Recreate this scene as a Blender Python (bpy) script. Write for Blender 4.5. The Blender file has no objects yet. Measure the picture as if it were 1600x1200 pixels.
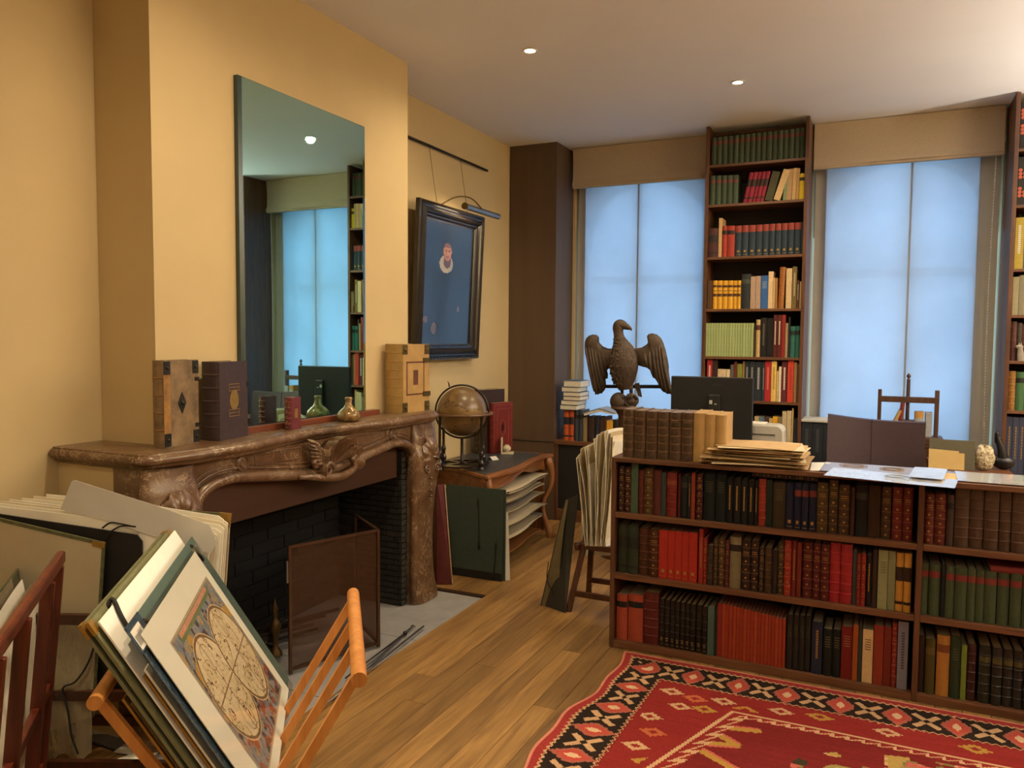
import bpy, math, random
import numpy as np
from mathutils import Vector, Matrix

random.seed(7)
S = bpy.context.scene
COL = S.collection
PI = math.pi

# ------------------------------------------------------------------ camera
F_PX = 1222.0
YAW, PITCH, ROLL = (math.radians(a) for a in (25.25, 3.4, 0.42))
EYE = Vector((0.0, 0.0, 1.55))
_f = Vector((-math.sin(YAW) * math.cos(PITCH), math.cos(YAW) * math.cos(PITCH), -math.sin(PITCH)))
_r = Vector((math.cos(YAW), math.sin(YAW), 0))
_u = _r.cross(_f)
CR = math.cos(ROLL) * _r + math.sin(ROLL) * _u
CU = -math.sin(ROLL) * _r + math.cos(ROLL) * _u
cam_d = bpy.data.cameras.new('camera')
cam = bpy.data.objects.new('camera', cam_d)
COL.objects.link(cam)
cam_d.sensor_width = 36.0
cam_d.lens = F_PX / 1600.0 * 36.0
cam_d.clip_start = 0.05
cam_d.clip_end = 200
cam.matrix_world = Matrix((
    (CR.x, CU.x, -_f.x, EYE.x), (CR.y, CU.y, -_f.y, EYE.y), (CR.z, CU.z, -_f.z, EYE.z), (0, 0, 0, 1)))
S.camera = cam

# ------------------------------------------------------------------ world, exposure
w = bpy.data.worlds.new('overcast_sky')
S.world = w
w.use_nodes = True
bg = w.node_tree.nodes['Background']
bg.inputs['Color'].default_value = (0.44, 0.70, 1.0, 1)
bg.inputs['Strength'].default_value = 2.25
S.view_settings.view_transform = 'Standard'
S.view_settings.look = 'None'
S.view_settings.exposure = 0.0
S.view_settings.gamma = 1.0
S.view_settings.use_curve_mapping = False
ADDED_UPLIGHT_W = 880.0  # added fill lamps that lift the ceiling
LAMP_W = 69.0            # each ceiling downlight
LAMP_COL = (1.0, 0.79, 0.50)

# ------------------------------------------------------------------ room dimensions
XW, XB, XR = -2.92, -2.60, 3.2      # left wall, chimney breast, right wall
YN, YK = -2.4, 6.62                 # near wall, window wall
ZC, ZS = 3.172, 1.112               # ceiling, mantel shelf


def W(px, py, x=None, y=None, z=None):
    """where the sight line of a picture point meets a wall, shelf or floor plane"""
    d = _f + CR * ((px - 800) / F_PX) - CU * ((py - 600) / F_PX)
    if x is not None: t = (x - EYE.x) / d.x
    elif y is not None: t = (y - EYE.y) / d.y
    else: t = (z - EYE.z) / d.z
    return EYE + d * t


# ------------------------------------------------------------------ colours and materials
def lin(c):
    return c / 12.92 if c <= 0.04045 else ((c + 0.055) / 1.055) ** 2.4


def hexc(h, gain=1.0, cap=0.85):
    h = h.lstrip('#')
    return tuple(min(cap, lin(int(h[i:i + 2], 16) / 255) * gain) for i in (0, 2, 4))


MATS = {}


class NT:
    def __init__(s, name):
        s.m = bpy.data.materials.new(name); s.m.use_nodes = True
        s.t = s.m.node_tree; s.n = s.t.nodes; s.b = s.n['Principled BSDF']; s.out = s.n['Material Output']
        MATS[name] = s.m

    def add(s, typ, **kw):
        n = s.n.new(typ)
        for k, v in kw.items():
            if k in n.inputs: n.inputs[k].default_value = v
            else: setattr(n, k, v)
        return n

    def l(s, a, b): s.t.links.new(a, b)

    def coord(s, scale=(1, 1, 1), kind='Object', rot=(0, 0, 0)):
        c = s.add('ShaderNodeTexCoord'); m = s.add('ShaderNodeMapping')
        m.inputs['Scale'].default_value = scale; m.inputs['Rotation'].default_value = rot
        s.l(c.outputs[kind], m.inputs['Vector'])
        return m.outputs['Vector']

    def ramp(s, fac, stops, interp='LINEAR'):
        r = s.add('ShaderNodeValToRGB'); e = r.color_ramp.elements; r.color_ramp.interpolation = interp
        while len(e) < len(stops): e.new(0.5)
        for i, (p, c) in enumerate(stops):
            e[i].position = p; e[i].color = (*c, 1) if len(c) == 3 else c
        s.l(fac, r.inputs['Fac'])
        return r.outputs['Color']

    def noise(s, vec, scale, detail=4, rough=0.55, dist=0.0):
        n = s.add('ShaderNodeTexNoise'); n.inputs['Scale'].default_value = scale
        n.inputs['Detail'].default_value = detail; n.inputs['Roughness'].default_value = rough
        n.inputs['Distortion'].default_value = dist
        s.l(vec, n.inputs['Vector'])
        return n.outputs['Fac']

    def mix(s, fac, a, b, blend='MIX'):
        n = s.add('ShaderNodeMix'); n.data_type = 'RGBA'; n.blend_type = blend
        for sock, v in ((n.inputs[0], fac), (n.inputs[6], a), (n.inputs[7], b)):
            if hasattr(v, 'is_linked'): s.l(v, sock)
            elif isinstance(v, (int, float)): sock.default_value = v
            else: sock.default_value = (*v, 1) if len(v) == 3 else v
        return n.outputs[2]

    def bump(s, h, strength=0.2, dist=0.01):
        b = s.add('ShaderNodeBump'); b.inputs['Strength'].default_value = strength; b.inputs['Distance'].default_value = dist
        s.l(h, b.inputs['Height']); s.l(b.outputs['Normal'], s.b.inputs['Normal'])

    def set(s, color=None, rough=None, metal=None, spec=None, coat=None):
        for k, v in (('Base Color', color), ('Roughness', rough), ('Metallic', metal), ('Specular IOR Level', spec), ('Coat Weight', coat)):
            if v is None: continue
            if hasattr(v, 'is_linked'): s.l(v, s.b.inputs[k])
            elif isinstance(v, tuple): s.b.inputs[k].default_value = (*v, 1)
            else: s.b.inputs[k].default_value = v
        return s.m


def plain(name, color, rough=0.6, metal=0.0, var=0.12, scale=14, bump=0.0, spec=0.5, stretch=(1, 1, 1), coat=0.0):
    """a painted, leather, paper or metal surface with a little uneven tone"""
    if name in MATS: return MATS[name]
    t = NT(name)
    f = t.noise(t.coord(stretch), scale, 5)
    c = t.ramp(f, [(0.25, tuple(x * (1 - var) for x in color)), (0.75, tuple(min(1, x * (1 + var)) for x in color))])
    if bump: t.bump(f, bump, 0.004)
    return t.set(c, rough, metal, spec, coat)


def wood(name, dark, light, scale=6, along='z', rough=0.45, random_tone=0.0, bump=0.05):
    if name in MATS: return MATS[name]
    t = NT(name)
    st = {'x': (0.08, 1, 1), 'y': (1, 0.08, 1), 'z': (1, 1, 0.08)}[along]
    v = t.coord(st)
    if random_tone:
        oi = t.add('ShaderNodeObjectInfo'); mm = t.add('ShaderNodeVectorMath', operation='SCALE')
        cb = t.add('ShaderNodeCombineXYZ')
        for i in range(3): t.l(oi.outputs['Random'], cb.inputs[i])
        t.l(cb.outputs[0], mm.inputs[0]); mm.inputs['Scale'].default_value = 37.0
        ad = t.add('ShaderNodeVectorMath', operation='ADD'); t.l(v, ad.inputs[0]); t.l(mm.outputs[0], ad.inputs[1]); v = ad.outputs[0]
    f = t.noise(v, scale * 6, 6, 0.6, 0.6)
    c = t.ramp(f, [(0.3, dark), (0.7, light)])
    if random_tone:
        hsv = t.add('ShaderNodeHueSaturation'); mr = t.add('ShaderNodeMapRange')
        t.l(oi.outputs['Random'], mr.inputs['Value']); mr.inputs['To Min'].default_value = 1 - random_tone; mr.inputs['To Max'].default_value = 1 + random_tone
        t.l(mr.outputs[0], hsv.inputs['Value']); t.l(c, hsv.inputs['Color']); c = hsv.outputs['Color']
    t.bump(f, bump, 0.002)
    return t.set(c, rough)


def objcolor(name, rough=0.5, var=0.25, scale=30, bump=0.15, spec=0.4):
    """cloth, leather or paper dyed with the object's own colour"""
    t = NT(name)
    oi = t.add('ShaderNodeObjectInfo')
    f = t.noise(t.coord((1, 1, 1)), scale, 5, 0.6)
    g = t.ramp(f, [(0.25, (1 - var,) * 3), (0.75, (1 + var * .3,) * 3)])
    c = t.mix(1.0, oi.outputs['Color'], g, 'MULTIPLY')
    if bump: t.bump(f, bump, 0.002)
    return t.set(c, rough, None, spec)


def painted(name, rough=0.8, spec=0.3, bump=0.0, coat=0.0, bscale=200):
    """dyed yarn or printed ink stored as the surface's colour attribute"""
    t = NT(name)
    a = t.add('ShaderNodeVertexColor'); a.layer_name = 'dye'
    f = t.noise(t.coord(), bscale, 3)
    c = t.mix(0.35, a.outputs['Color'], t.mix(1.0, a.outputs['Color'], t.ramp(f, [(0.3, (.6, .6, .6)), (0.7, (1.25, 1.25, 1.25))]), 'MULTIPLY'))
    if bump: t.bump(f, bump, 0.003)
    return t.set(c, rough, None, spec, coat)


# ------------------------------------------------------------------ mesh building
class G:
    def __init__(s): s.v = []; s.f = []

    def quad(s, *p):
        i = len(s.v); s.v += [tuple(q) for q in p]; s.f.append(tuple(range(i, i + len(p)))); return s

    def hexa(s, p):
        i = len(s.v); s.v += [tuple(q) for q in p]
        for f in ((0, 3, 2, 1), (4, 5, 6, 7), (0, 1, 5, 4), (1, 2, 6, 5), (2, 3, 7, 6), (3, 0, 4, 7)):
            s.f.append(tuple(i + k for k in f))
        return s

    def box(s, x0, x1, y0, y1, z0, z1):
        return s.hexa([(x0, y0, z0), (x1, y0, z0), (x1, y1, z0), (x0, y1, z0), (x0, y0, z1), (x1, y0, z1), (x1, y1, z1), (x0, y1, z1)])

    def obox(s, o, a, b, c):
        """box from corner o along the three edge vectors"""
        o, a, b, c = map(Vector, (o, a, b, c))
        return s.hexa([o, o + a, o + a + b, o + b, o + c, o + a + c, o + a + b + c, o + b + c])

    def bar(s, p, q, wd, th, up=(0, 0, 1)):
        """rectangular bar from p to q; th along 'up' as far as it is square to the bar"""
        p, q, up = Vector(p), Vector(q), Vector(up)
        d = (q - p).normalized(); a = d.cross(up)
        if a.length < 1e-5: a = d.cross(Vector((1, 0, 0)))
        a.normalize(); b = a.cross(d).normalized()
        return s.obox(p - a * wd / 2 - b * th / 2, a * wd, b * th, q - p)

    def prism(s, poly, fn, t0, t1):
        """polygon (a,b) swept from t0 to t1 through fn(a,b,t)"""
        i = len(s.v); n = len(poly)
        s.v += [tuple(fn(a, b, t0)) for a, b in poly] + [tuple(fn(a, b, t1)) for a, b in poly]
        s.f.append(tuple(range(i + n - 1, i - 1, -1))); s.f.append(tuple(range(i + n, i + 2 * n)))
        for k in range(n):
            m = (k + 1) % n; s.f.append((i + k, i + m, i + n + m, i + n + k))
        return s

    def grid(s, fn, nu, nv, cu=False, cv=False):
        i = len(s.v); mu = nu if cu else nu + 1; mv = nv if cv else nv + 1
        for a in range(mu):
            for b in range(mv): s.v.append(tuple(fn(a / nu, b / nv)))
        for a in range(nu):
            for b in range(nv):
                a2 = (a + 1) % mu; b2 = (b + 1) % mv
                s.f.append((i + a * mv + b, i + a2 * mv + b, i + a2 * mv + b2, i + a * mv + b2))
        return s

    def lathe(s, prof, c=(0, 0, 0), n=20, ax=None):
        c = Vector(c)
        if ax is None: X, Y, Z = Vector((1, 0, 0)), Vector((0, 1, 0)), Vector((0, 0, 1))
        else:
            Z = Vector(ax).normalized(); X = Z.orthogonal().normalized(); Y = Z.cross(X)
        m = len(prof) - 1

        def fn(u, v):
            r, h = prof[round(v * m)]; a = 2 * PI * u
            return c + X * (r * math.cos(a)) + Y * (r * math.sin(a)) + Z * h
        return s.grid(fn, n, m, cu=True)

    def tube(s, path, r, n=8, caps=True):
        path = [Vector(p) for p in path]; m = len(path)
        rr = r if isinstance(r, (list, tuple)) else [r] * m
        i = len(s.v); X = None
        for k, p in enumerate(path):
            d = (path[min(k + 1, m - 1)] - path[max(k - 1, 0)]).normalized()
            if X is None: X = d.orthogonal().normalized()
            else: X = (X - d * X.dot(d)).normalized()
            Y = d.cross(X)
            for j in range(n):
                a = 2 * PI * j / n; s.v.append(tuple(p + (X * math.cos(a) + Y * math.sin(a)) * rr[k]))
        for k in range(m - 1):
            for j in range(n):
                s.f.append((i + k * n + j, i + k * n + (j + 1) % n, i + (k + 1) * n + (j + 1) % n, i + (k + 1) * n + j))
        if caps:
            s.f.append(tuple(i + j for j in range(n - 1, -1, -1))); s.f.append(tuple(i + (m - 1) * n + j for j in range(n)))
        return s

    def ball(s, c, r, n=12, m=8, sq=(1, 1, 1)):
        c = Vector(c)
        return s.grid(lambda u, v: c + Vector((r * sq[0] * math.sin(PI * v) * math.cos(2 * PI * u), r * sq[1] * math.sin(PI * v) * math.sin(2 * PI * u), -r * sq[2] * math.cos(PI * v))), n, m, cu=True)

    def mesh(s, name, smooth=None):
        me = bpy.data.meshes.new(name); me.from_pydata(s.v, [], s.f); me.update()
        if smooth is not None:
            me.polygons.foreach_set('use_smooth', [True] * len(me.polygons))
            if smooth < PI: me.set_sharp_from_angle(angle=smooth)
        return me

    def build(s, name, mat, parent=None, smooth=None, bevel=0.0, **tags):
        return link(name, s.mesh(name, smooth), mat, parent, bevel, **tags)


def link(name, me, mat, parent=None, bevel=0.0, label=None, cat=None, group=None, kind=None, color=None):
    if mat is not None and not me.materials: me.materials.append(MATS[mat] if isinstance(mat, str) else mat)
    o = bpy.data.objects.new(name, me); COL.objects.link(o)
    if parent is not None:
        o.parent = parent
        o.matrix_parent_inverse = parent_matrix(parent).inverted()
    if bevel:
        b = o.modifiers.new('bevel', 'BEVEL'); b.width = bevel; b.segments = 2; b.limit_method = 'ANGLE'; b.angle_limit = 0.6
    tag(o, label, cat, group, kind)
    if color: o.color = (*color, 1)
    return o


def parent_matrix(o):
    m = Matrix.LocRotScale(o.location, o.rotation_euler, o.scale)
    return parent_matrix(o.parent) @ o.matrix_parent_inverse @ m if o.parent else m


def tag(o, label=None, cat=None, group=None, kind=None):
    for k, v in (('label', label), ('category', cat), ('group', group), ('kind', kind)):
        if v: o[k] = v
    return o


def thing(name, loc, label, cat, group=None, rotz=0.0):
    o = bpy.data.objects.new(name, None); COL.objects.link(o); o.location = loc; o.rotation_euler = (0, 0, rotz)
    o.empty_display_size = 0.1
    return tag(o, label, cat, group)


def structure(name, g, mat, parent=None, **kw):
    return g.build(name, mat, parent, kind='structure' if parent is None else None, **kw)


def paint_grid(name, fn, colfn, nu, nv, mat, parent=None, smooth=True, back=0.0, **tags):
    """a sheet fn(u,v) woven or printed with colfn(u,v); 'back' gives it a plain underside that far below"""
    us = (np.arange(nu + 1) / nu); vs = (np.arange(nv + 1) / nv)
    V = [tuple(fn(a, b)) for a in us for b in vs]
    idx = np.arange((nu + 1) * (nv + 1)).reshape(nu + 1, nv + 1)
    Fq = np.stack([idx[:-1, :-1], idx[1:, :-1], idx[1:, 1:], idx[:-1, 1:]], -1).reshape(-1, 4)
    uc = (us[:-1] + us[1:]) / 2; vc = (vs[:-1] + vs[1:]) / 2
    U, Vv = np.meshgrid(uc, vc, indexing='ij')
    C = colfn(U.ravel(), Vv.ravel())
    faces = Fq.tolist()
    if back:
        nrm = (Vector(V[idx[1, 0]]) - Vector(V[0])).cross(Vector(V[idx[0, 1]]) - Vector(V[0])).normalized() * -back
        n0 = len(V); ring = list(idx[:, 0]) + list(idx[-1, 1:]) + list(idx[-2::-1, -1]) + list(idx[0, -2:0:-1])
        V += [tuple(Vector(V[i]) + nrm) for i in ring]; m = len(ring)
        for k in range(m): faces.append([ring[k], n0 + k, n0 + (k + 1) % m, ring[(k + 1) % m]][::-1])
        faces.append([n0 + k for k in range(m)][::-1])
    me = bpy.data.meshes.new(name); me.from_pydata(V, [], faces); me.update()
    at = me.color_attributes.new('dye', 'FLOAT_COLOR', 'CORNER')
    nl = len(me.loops); cols = np.ones((nl, 4), dtype=np.float32)
    nq = len(Fq); cols[:nq * 4, :3] = np.repeat(C, 4, axis=0)
    if nl > nq * 4: cols[nq * 4:, :3] = C.mean(0)
    at.data.foreach_set('color', cols.ravel())
    if smooth: me.polygons.foreach_set('use_smooth', [k < nq for k in range(len(me.polygons))])
    return link(name, me, mat, parent, **tags)


def pnoise(x, y, seed=0, oct=3):
    """cheap value noise on arrays, 0..1"""
    out = np.zeros_like(x, dtype=float); amp = 1.0; tot = 0
    for o in range(oct):
        xi = np.floor(x).astype(np.int64); yi = np.floor(y).astype(np.int64); fx = x - xi; fy = y - yi
        fx = fx * fx * (3 - 2 * fx); fy = fy * fy * (3 - 2 * fy)

        def h(a, b):
            n = (a * 374761393 + b * 668265263 + (seed + o) * 1442695041) & 0xFFFFFFFF
            n = ((n ^ (n >> 13)) * 1274126177) & 0xFFFFFFFF
            return ((n ^ (n >> 16)) & 0xFFFF) / 65535.0
        v = h(xi, yi) * (1 - fx) * (1 - fy) + h(xi + 1, yi) * fx * (1 - fy) + h(xi, yi + 1) * (1 - fx) * fy + h(xi + 1, yi + 1) * fx * fy
        out += v * amp; tot += amp; amp *= 0.5; x = x * 2; y = y * 2
    return out / tot


def arr(h, gain=1.0): return np.array(hexc(h, gain))


def spline(pts, n):
    """smooth curve through points, n samples"""
    P = [Vector(p) for p in pts]; out = []
    m = len(P) - 1
    for k in range(n + 1):
        t = k / n * m; i = min(int(t), m - 1); t -= i
        p0, p1, p2, p3 = P[max(i - 1, 0)], P[i], P[i + 1], P[min(i + 2, m)]
        out.append(0.5 * ((2 * p1) + (p2 - p0) * t + (2 * p0 - 5 * p1 + 4 * p2 - p3) * t * t + (3 * p1 - p0 - 3 * p2 + p3) * t ** 3))
    return out


def nth(n): return f"{n}{'th' if 10 <= n % 100 <= 20 else {1: 'st', 2: 'nd', 3: 'rd'}.get(n % 10, 'th')}"

# ================================================================== MATERIALS OF THE ROOM
plain('wall_paint', (0.60, 0.47, 0.26), 0.85, var=0.035, scale=3, spec=0.2)
plain('ceiling_paint', (0.86, 0.855, 0.85), 0.75, var=0.02, scale=2, spec=0.25)
wood('oak_boards', hexc('#70502a'), hexc('#a07a46'), 5, 'y', 0.42, random_tone=0.28)
plain('sub_floor', (0.035, 0.022, 0.012), 0.9)
plain('hearth_stone', hexc('#8f8c8a'), 0.7, var=0.14, scale=9, bump=0.1)
plain('soot_brick', hexc('#282621'), 0.85, var=0.3, scale=40, bump=0.3)
plain('soot_black', (0.004, 0.0035, 0.003), 0.95, var=0.3)
plain('mortar_dark', hexc('#1d1a17'), 0.95, var=0.3)
wood('dark_strip', hexc('#2a1a10'), hexc('#3f291a'), 5, 'x')
plain('pilaster_veneer', hexc('#5a4634'), 0.6, var=0.16, scale=10, stretch=(1, 1, 0.06))
plain('shade_linen', hexc('#bfae96'), 0.95, var=0.06, scale=60, bump=0.1, spec=0.1)
plain('window_paint', hexc('#b9b6ab'), 0.6, var=0.04)
wood('case_wood', hexc('#45291a'), hexc('#6b452c'), 5, 'z', 0.45)
wood('case_wood_x', hexc('#54331c'), hexc('#774f33'), 5, 'x', 0.45)
plain('case_back', hexc('#241a14'), 0.85)


def marble():
    t = NT('rouge_marble')
    v = t.coord()
    big = t.noise(v, 4.0, 6, 0.6, 1.2)
    c = t.ramp(big, [(0.25, hexc('#43321f')), (0.45, hexc('#644830')), (0.6, hexc('#6f563f')), (0.75, hexc('#968268'))])
    fine = t.noise(v, 8, 8, 0.65, 2.0)
    vein = t.ramp(fine, [(0.485, (0, 0, 0)), (0.498, (.8, .8, .8)), (0.502, (.8, .8, .8)), (0.515, (0, 0, 0))])
    sel = t.ramp(t.noise(v, 6, 3), [(0.36, (0, 0, 0)), (0.52, (1, 1, 1))])
    fac = t.mix(1.0, vein, sel, 'MULTIPLY')
    c = t.mix(fac, c, hexc('#c4ac8d'))
    spots = t.ramp(t.noise(v, 30, 4, 0.6), [(0.66, (0, 0, 0)), (0.76, (.6, .6, .6))])
    c = t.mix(spots, c, hexc('#b59a7c'))
    return t.set(c, 0.28, None, 0.5)


marble()


def blind_cloth():
    t = NT('blind_screen')
    t.n.remove(t.b)
    f = t.noise(t.coord((1, 1, 1)), 2.2, 4)
    weave = t.noise(t.coord((300, 300, 300)), 1, 1)
    col = t.ramp(f, [(0.3, (0.70, 0.72, 0.74)), (0.7, (0.80, 0.82, 0.84))])
    tr = t.add('ShaderNodeBsdfTranslucent'); df = t.add('ShaderNodeBsdfDiffuse'); tp = t.add('ShaderNodeBsdfTransparent')
    t.l(col, tr.inputs['Color']); t.l(col, df.inputs['Color']); tp.inputs['Color'].default_value = (0.85, 0.9, 0.95, 1)
    m1 = t.add('ShaderNodeMixShader'); m1.inputs[0].default_value = 0.22
    t.l(tr.outputs[0], m1.inputs[1]); t.l(df.outputs[0], m1.inputs[2])
    m2 = t.add('ShaderNodeMixShader'); m2.inputs[0].default_value = 0.20
    t.l(m1.outputs[0], m2.inputs[1]); t.l(tp.outputs[0], m2.inputs[2])
    t.l(m2.outputs[0], t.out.inputs['Surface'])


blind_cloth()


def clear_glass(name, tint, gloss=0.08, rough=0.02):
    t = NT(name); t.n.remove(t.b)
    tp = t.add('ShaderNodeBsdfTransparent'); tp.inputs['Color'].default_value = (*tint, 1)
    gl = t.add('ShaderNodeBsdfGlossy'); gl.inputs['Roughness'].default_value = rough
    fr = t.add('ShaderNodeFresnel'); fr.inputs['IOR'].default_value = 1.45
    m = t.add('ShaderNodeMixShader'); mx = t.add('ShaderNodeMath', operation='MULTIPLY_ADD'); mx.inputs[1].default_value = gloss; mx.inputs[2].default_value = gloss * 0.15
    t.l(fr.outputs[0], mx.inputs[0]); t.l(mx.outputs[0], m.inputs[0])
    t.l(tp.outputs[0], m.inputs[1]); t.l(gl.outputs[0], m.inputs[2]); t.l(m.outputs[0], t.out.inputs['Surface'])


clear_glass('window_glass', (0.92, 0.96, 1.0))
clear_glass('clear_sleeve', (0.95, 0.95, 0.95), 0.20, 0.10)

# ================================================================== FLOOR
fl = structure('floor', G().box(XW - .1, XR + .1, YN - .1, YK + .3, -.06, -.016), 'sub_floor')
bw = 0.1025
x = -2.105
rngf = random.Random(3)
k = 0
while x < XR:
    cuts = [YN]; y = YN + rngf.uniform(.8, 2.4)
    while y < YK - .6: cuts.append(y); y += rngf.uniform(2.2, 3.8)
    cuts.append(YK)
    for a, b in zip(cuts, cuts[1:]):
        G().box(x + .0009, x + bw - .0009, a + .0008, b - .0008, -.016, rngf.uniform(-.0006, .0004)).build('board', 'oak_boards', fl, bevel=.0012)
    x += bw
x = -2.105 - bw
while x > XW - bw:      # short boards beside the hearth
    for a, b in ((YN, .4), (.4, 1.93), (4.115, YK)):
        G().box(max(x, XW) + .0009, x + bw - .0009, a + .0008, b - .0008, -.016, rngf.uniform(-.0006, .0004)).build('board', 'oak_boards', fl, bevel=.0012)
    x -= bw

hearth = structure('trim_1', G().box(-2.93, -2.105, 1.93, 4.075, -.05, -.014), 'mortar_dark')
hearth['label'] = 'grey stone hearth slabs in front of the fireplace'
for (a, b, c, d) in ((-2.45, -2.108, 1.95, 2.62), (-2.45, -2.108, 2.624, 3.34), (-2.45, -2.108, 3.344, 4.07), (-2.92, -2.453, 1.95, 2.9), (-2.92, -2.453, 2.904, 4.07)):
    G().box(a, b, c, d, -.014, -.003).build('stone_slab', 'hearth_stone', hearth, bevel=.002)
structure('trim_2', G().box(-2.62, -2.105, 4.077, 4.113, -.03, .004), 'dark_strip')

# ================================================================== CEILING AND WALLS
structure('ceiling', G().box(XW - .2, XR + .2, YN - .2, YK + .4, ZC, ZC + .1), 'ceiling_paint')
structure('wall_left', G().box(XW - .15, XW, YN - .1, YK + .3, -.05, ZC), 'wall_paint')
structure('wall_right', G().box(XR, XR + .15, YN - .1, YK + .3, -.05, ZC), 'wall_paint')
structure('wall_near', G().box(XW, XR, YN - .15, YN, -.05, ZC), 'wall_paint')
BY0, BY1 = 2.20, 4.027              # chimney breast
g = G()
g.box(XW, XB, BY0, BY1, .90, ZC)                 # above the fire opening
g.box(XW, XB, BY0, 2.30, -.02, .90); g.box(XW, XB, 3.75, BY1, -.02, .90)
structure('wall_chimney', g, 'wall_paint')

# firebox lining
fb = structure('wall_firebox', G().box(-2.918, -2.905, 2.30, 3.75, -.01, .9), 'soot_black')
g = G(); g.box(-2.905, XB, 2.30, 2.315, 0, .9); g.box(-2.905, XB, 2.30, 3.75, .885, .9)
g.build('sooted_lining', 'soot_black', fb)
# brick pier at the far side: mortar core and single bricks on both faces
G().box(-2.905, -2.462, 3.742, 3.99, -.003, .9).build('pier_core', 'mortar_dark', fb)
G().box(-2.60, -2.462, 2.02, 2.285, -.003, .9).build('pier_core', 'mortar_dark', fb)
nb = 27; bh = .9 / nb
for i in range(nb):
    z0 = i * bh + .003; z1 = (i + 1) * bh - .003
    G().box(-2.475, -2.450, 3.732, 3.86, z0, z1).build('brick', 'soot_brick', fb, bevel=.002)
    off = (i % 2) * .055
    for j in range(4):
        a = -2.90 + j * .115 + off; b = min(a + .11, -2.478)
        if b - a > .02: G().box(a, b, 3.730, 3.745, z0, z1).build('brick', 'soot_brick', fb)
# back courses, barely lit
for i in range(0, 13):
    for j in range(6):
        a = 2.32 + j * .235 + (i % 2) * .11; b = min(a + .228, 3.73)
        if b > a: G().box(-2.905, -2.893, a, b, i * .068 + .004, i * .068 + .062).build('brick', 'soot_black', fb)
# brown smoke hood plate under the marble frieze
wood('hood_plate', hexc('#3a200e'), hexc('#4a2a14'), 1, 'y', 0.5, bump=0.0)
G().box(-2.485, -2.468, 2.16, 3.705, .755, 1.06).build('smoke_plate', 'hood_plate', fb)

# window wall with two openings and an added third
WIN = [(-2.462, -1.262), (-.520, .742), (1.52, 2.75)]  # third opening is added out of view to let in more daylight
ZSILL, ZTOP = .70, 2.95
g = G()
for a, b in ((XW, -2.462), (-1.262, -.520), (.742, 1.52), (2.75, XR)): g.box(a, b, YK - .12, YK + .25, -.05, ZC)
for a, b in WIN: g.box(a, b, YK - .12, YK + .25, -.05, ZSILL - .02); g.box(a, b, YK - .12, YK + .25, ZTOP, ZC)
structure('wall_back', g, 'wall_paint')

for n, (a, b) in enumerate(WIN):
    y0 = YK - .10
    g = G(); s0 = .022; sl_, sr_ = ((.078, .07), (.085, .135), (.08, .08))[n]
    for xa, xb in ((a + s0, a + s0 + sl_), (b - s0 - sr_, b - s0)): g.box(xa, xb, y0, y0 + .07, ZSILL, ZTOP)
    g.box(a + s0, b - s0, y0, y0 + .07, ZSILL, ZSILL + .05)
    wi = structure(f'window_{n + 1}', g, 'window_paint')
    xm = (a + b) / 2 + (-.03 if n == 0 else .05)
    G().box(xm - .007, xm + .007, y0 - .034, y0 + .05, ZSILL, ZTOP).build('meeting_stile', 'window_paint', wi)
    G().box(a + .09, b - .09, YK + .10, YK + .14, 2.03, 2.10).build('transom', 'window_paint', wi)
    # arched head further out
    R = (b - a) / 2 - .06; cz = 2.36; cx = (a + b) / 2
    poly = [(a, ZTOP), (a, cz)] + [(cx - R * math.cos(PI * k / 20), cz + (ZTOP - cz) * .92 * math.sin(PI * k / 20)) for k in range(21)] + [(b, cz), (b, ZTOP)]
    G().prism(poly, lambda p, q, t: (p, t, q), YK + .10, YK + .16).build('arched_head', 'window_paint', wi)
    for xa, xb in ((a + .02, xm - .012), (xm + .012, b - .02)):
        G().box(xa, xb, YK + .045, YK + .051, ZSILL, ZTOP).build('pane', 'window_glass', wi)
    G().box(a, b, YK - .14, YK + .25, ZSILL - .02, ZSILL).build('sill', 'window_paint', wi)

# dark veneer pilaster in the corner
g = G().box(-2.915, -2.485, 6.11, 6.53, 0, ZC)
pil = structure('trim_3', g, 'pilaster_veneer')
G().box(-2.918, -2.482, 6.107, 6.5, .662, .668).build('joint_strip', 'case_back', pil)

# ================================================================== CEILING DOWNLIGHTS
plain('lamp_ring', (.75, .72, .68), .4)
t = NT('lamp_lens'); t.b.inputs['Base Color'].default_value = (1, 1, 1, 1)
t.b.inputs['Emission Color'].default_value = (1, .9, .74, 1); t.b.inputs['Emission Strength'].default_value = 9.0
SPOTS = [(-1.85, 4.13, 'recessed ceiling downlight above the fireplace hearth'), (-.875, 5.165, 'recessed ceiling downlight nearer the windows'),
         (-1.60, 2.2, None), (-1.75, .25, None), (.75, 4.2, None), (1.9, 5.16, None), (-1.40, 1.30, None)]  # these five are unseen; the narrow last one is added to brighten the papers
for i, (lx, ly, lab) in enumerate(SPOTS):
    d = thing('ceiling_downlight', (lx, ly, ZC), lab or f'unseen recessed ceiling downlight, {nth(i)} of its row', 'light', 'recessed ceiling downlights')
    G().lathe([(.030, -.001), (.044, -.001), (.047, -.006), (.044, -.009), (.032, -.006), (.030, -.001)], (lx, ly, ZC), 24).build('ring', 'lamp_ring', d, smooth=.6)
    G().lathe([(.0001, -.004), (.029, -.004)], (lx, ly, ZC), 24).build('lens', 'lamp_lens', d)
    ld = bpy.data.lights.new('downlight', 'SPOT'); ld.energy = LAMP_W * (1.35 if i == 2 else 2.4 if i == 6 else 1); ld.color = LAMP_COL
    ld.spot_size = math.radians(62 if i == 6 else 168); ld.spot_blend = .9; ld.shadow_soft_size = .035
    lo = bpy.data.objects.new('bulb', ld); COL.objects.link(lo); lo.location = (lx, ly, ZC - .015)
    lo.parent = d; lo.matrix_parent_inverse = parent_matrix(d).inverted()

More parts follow.
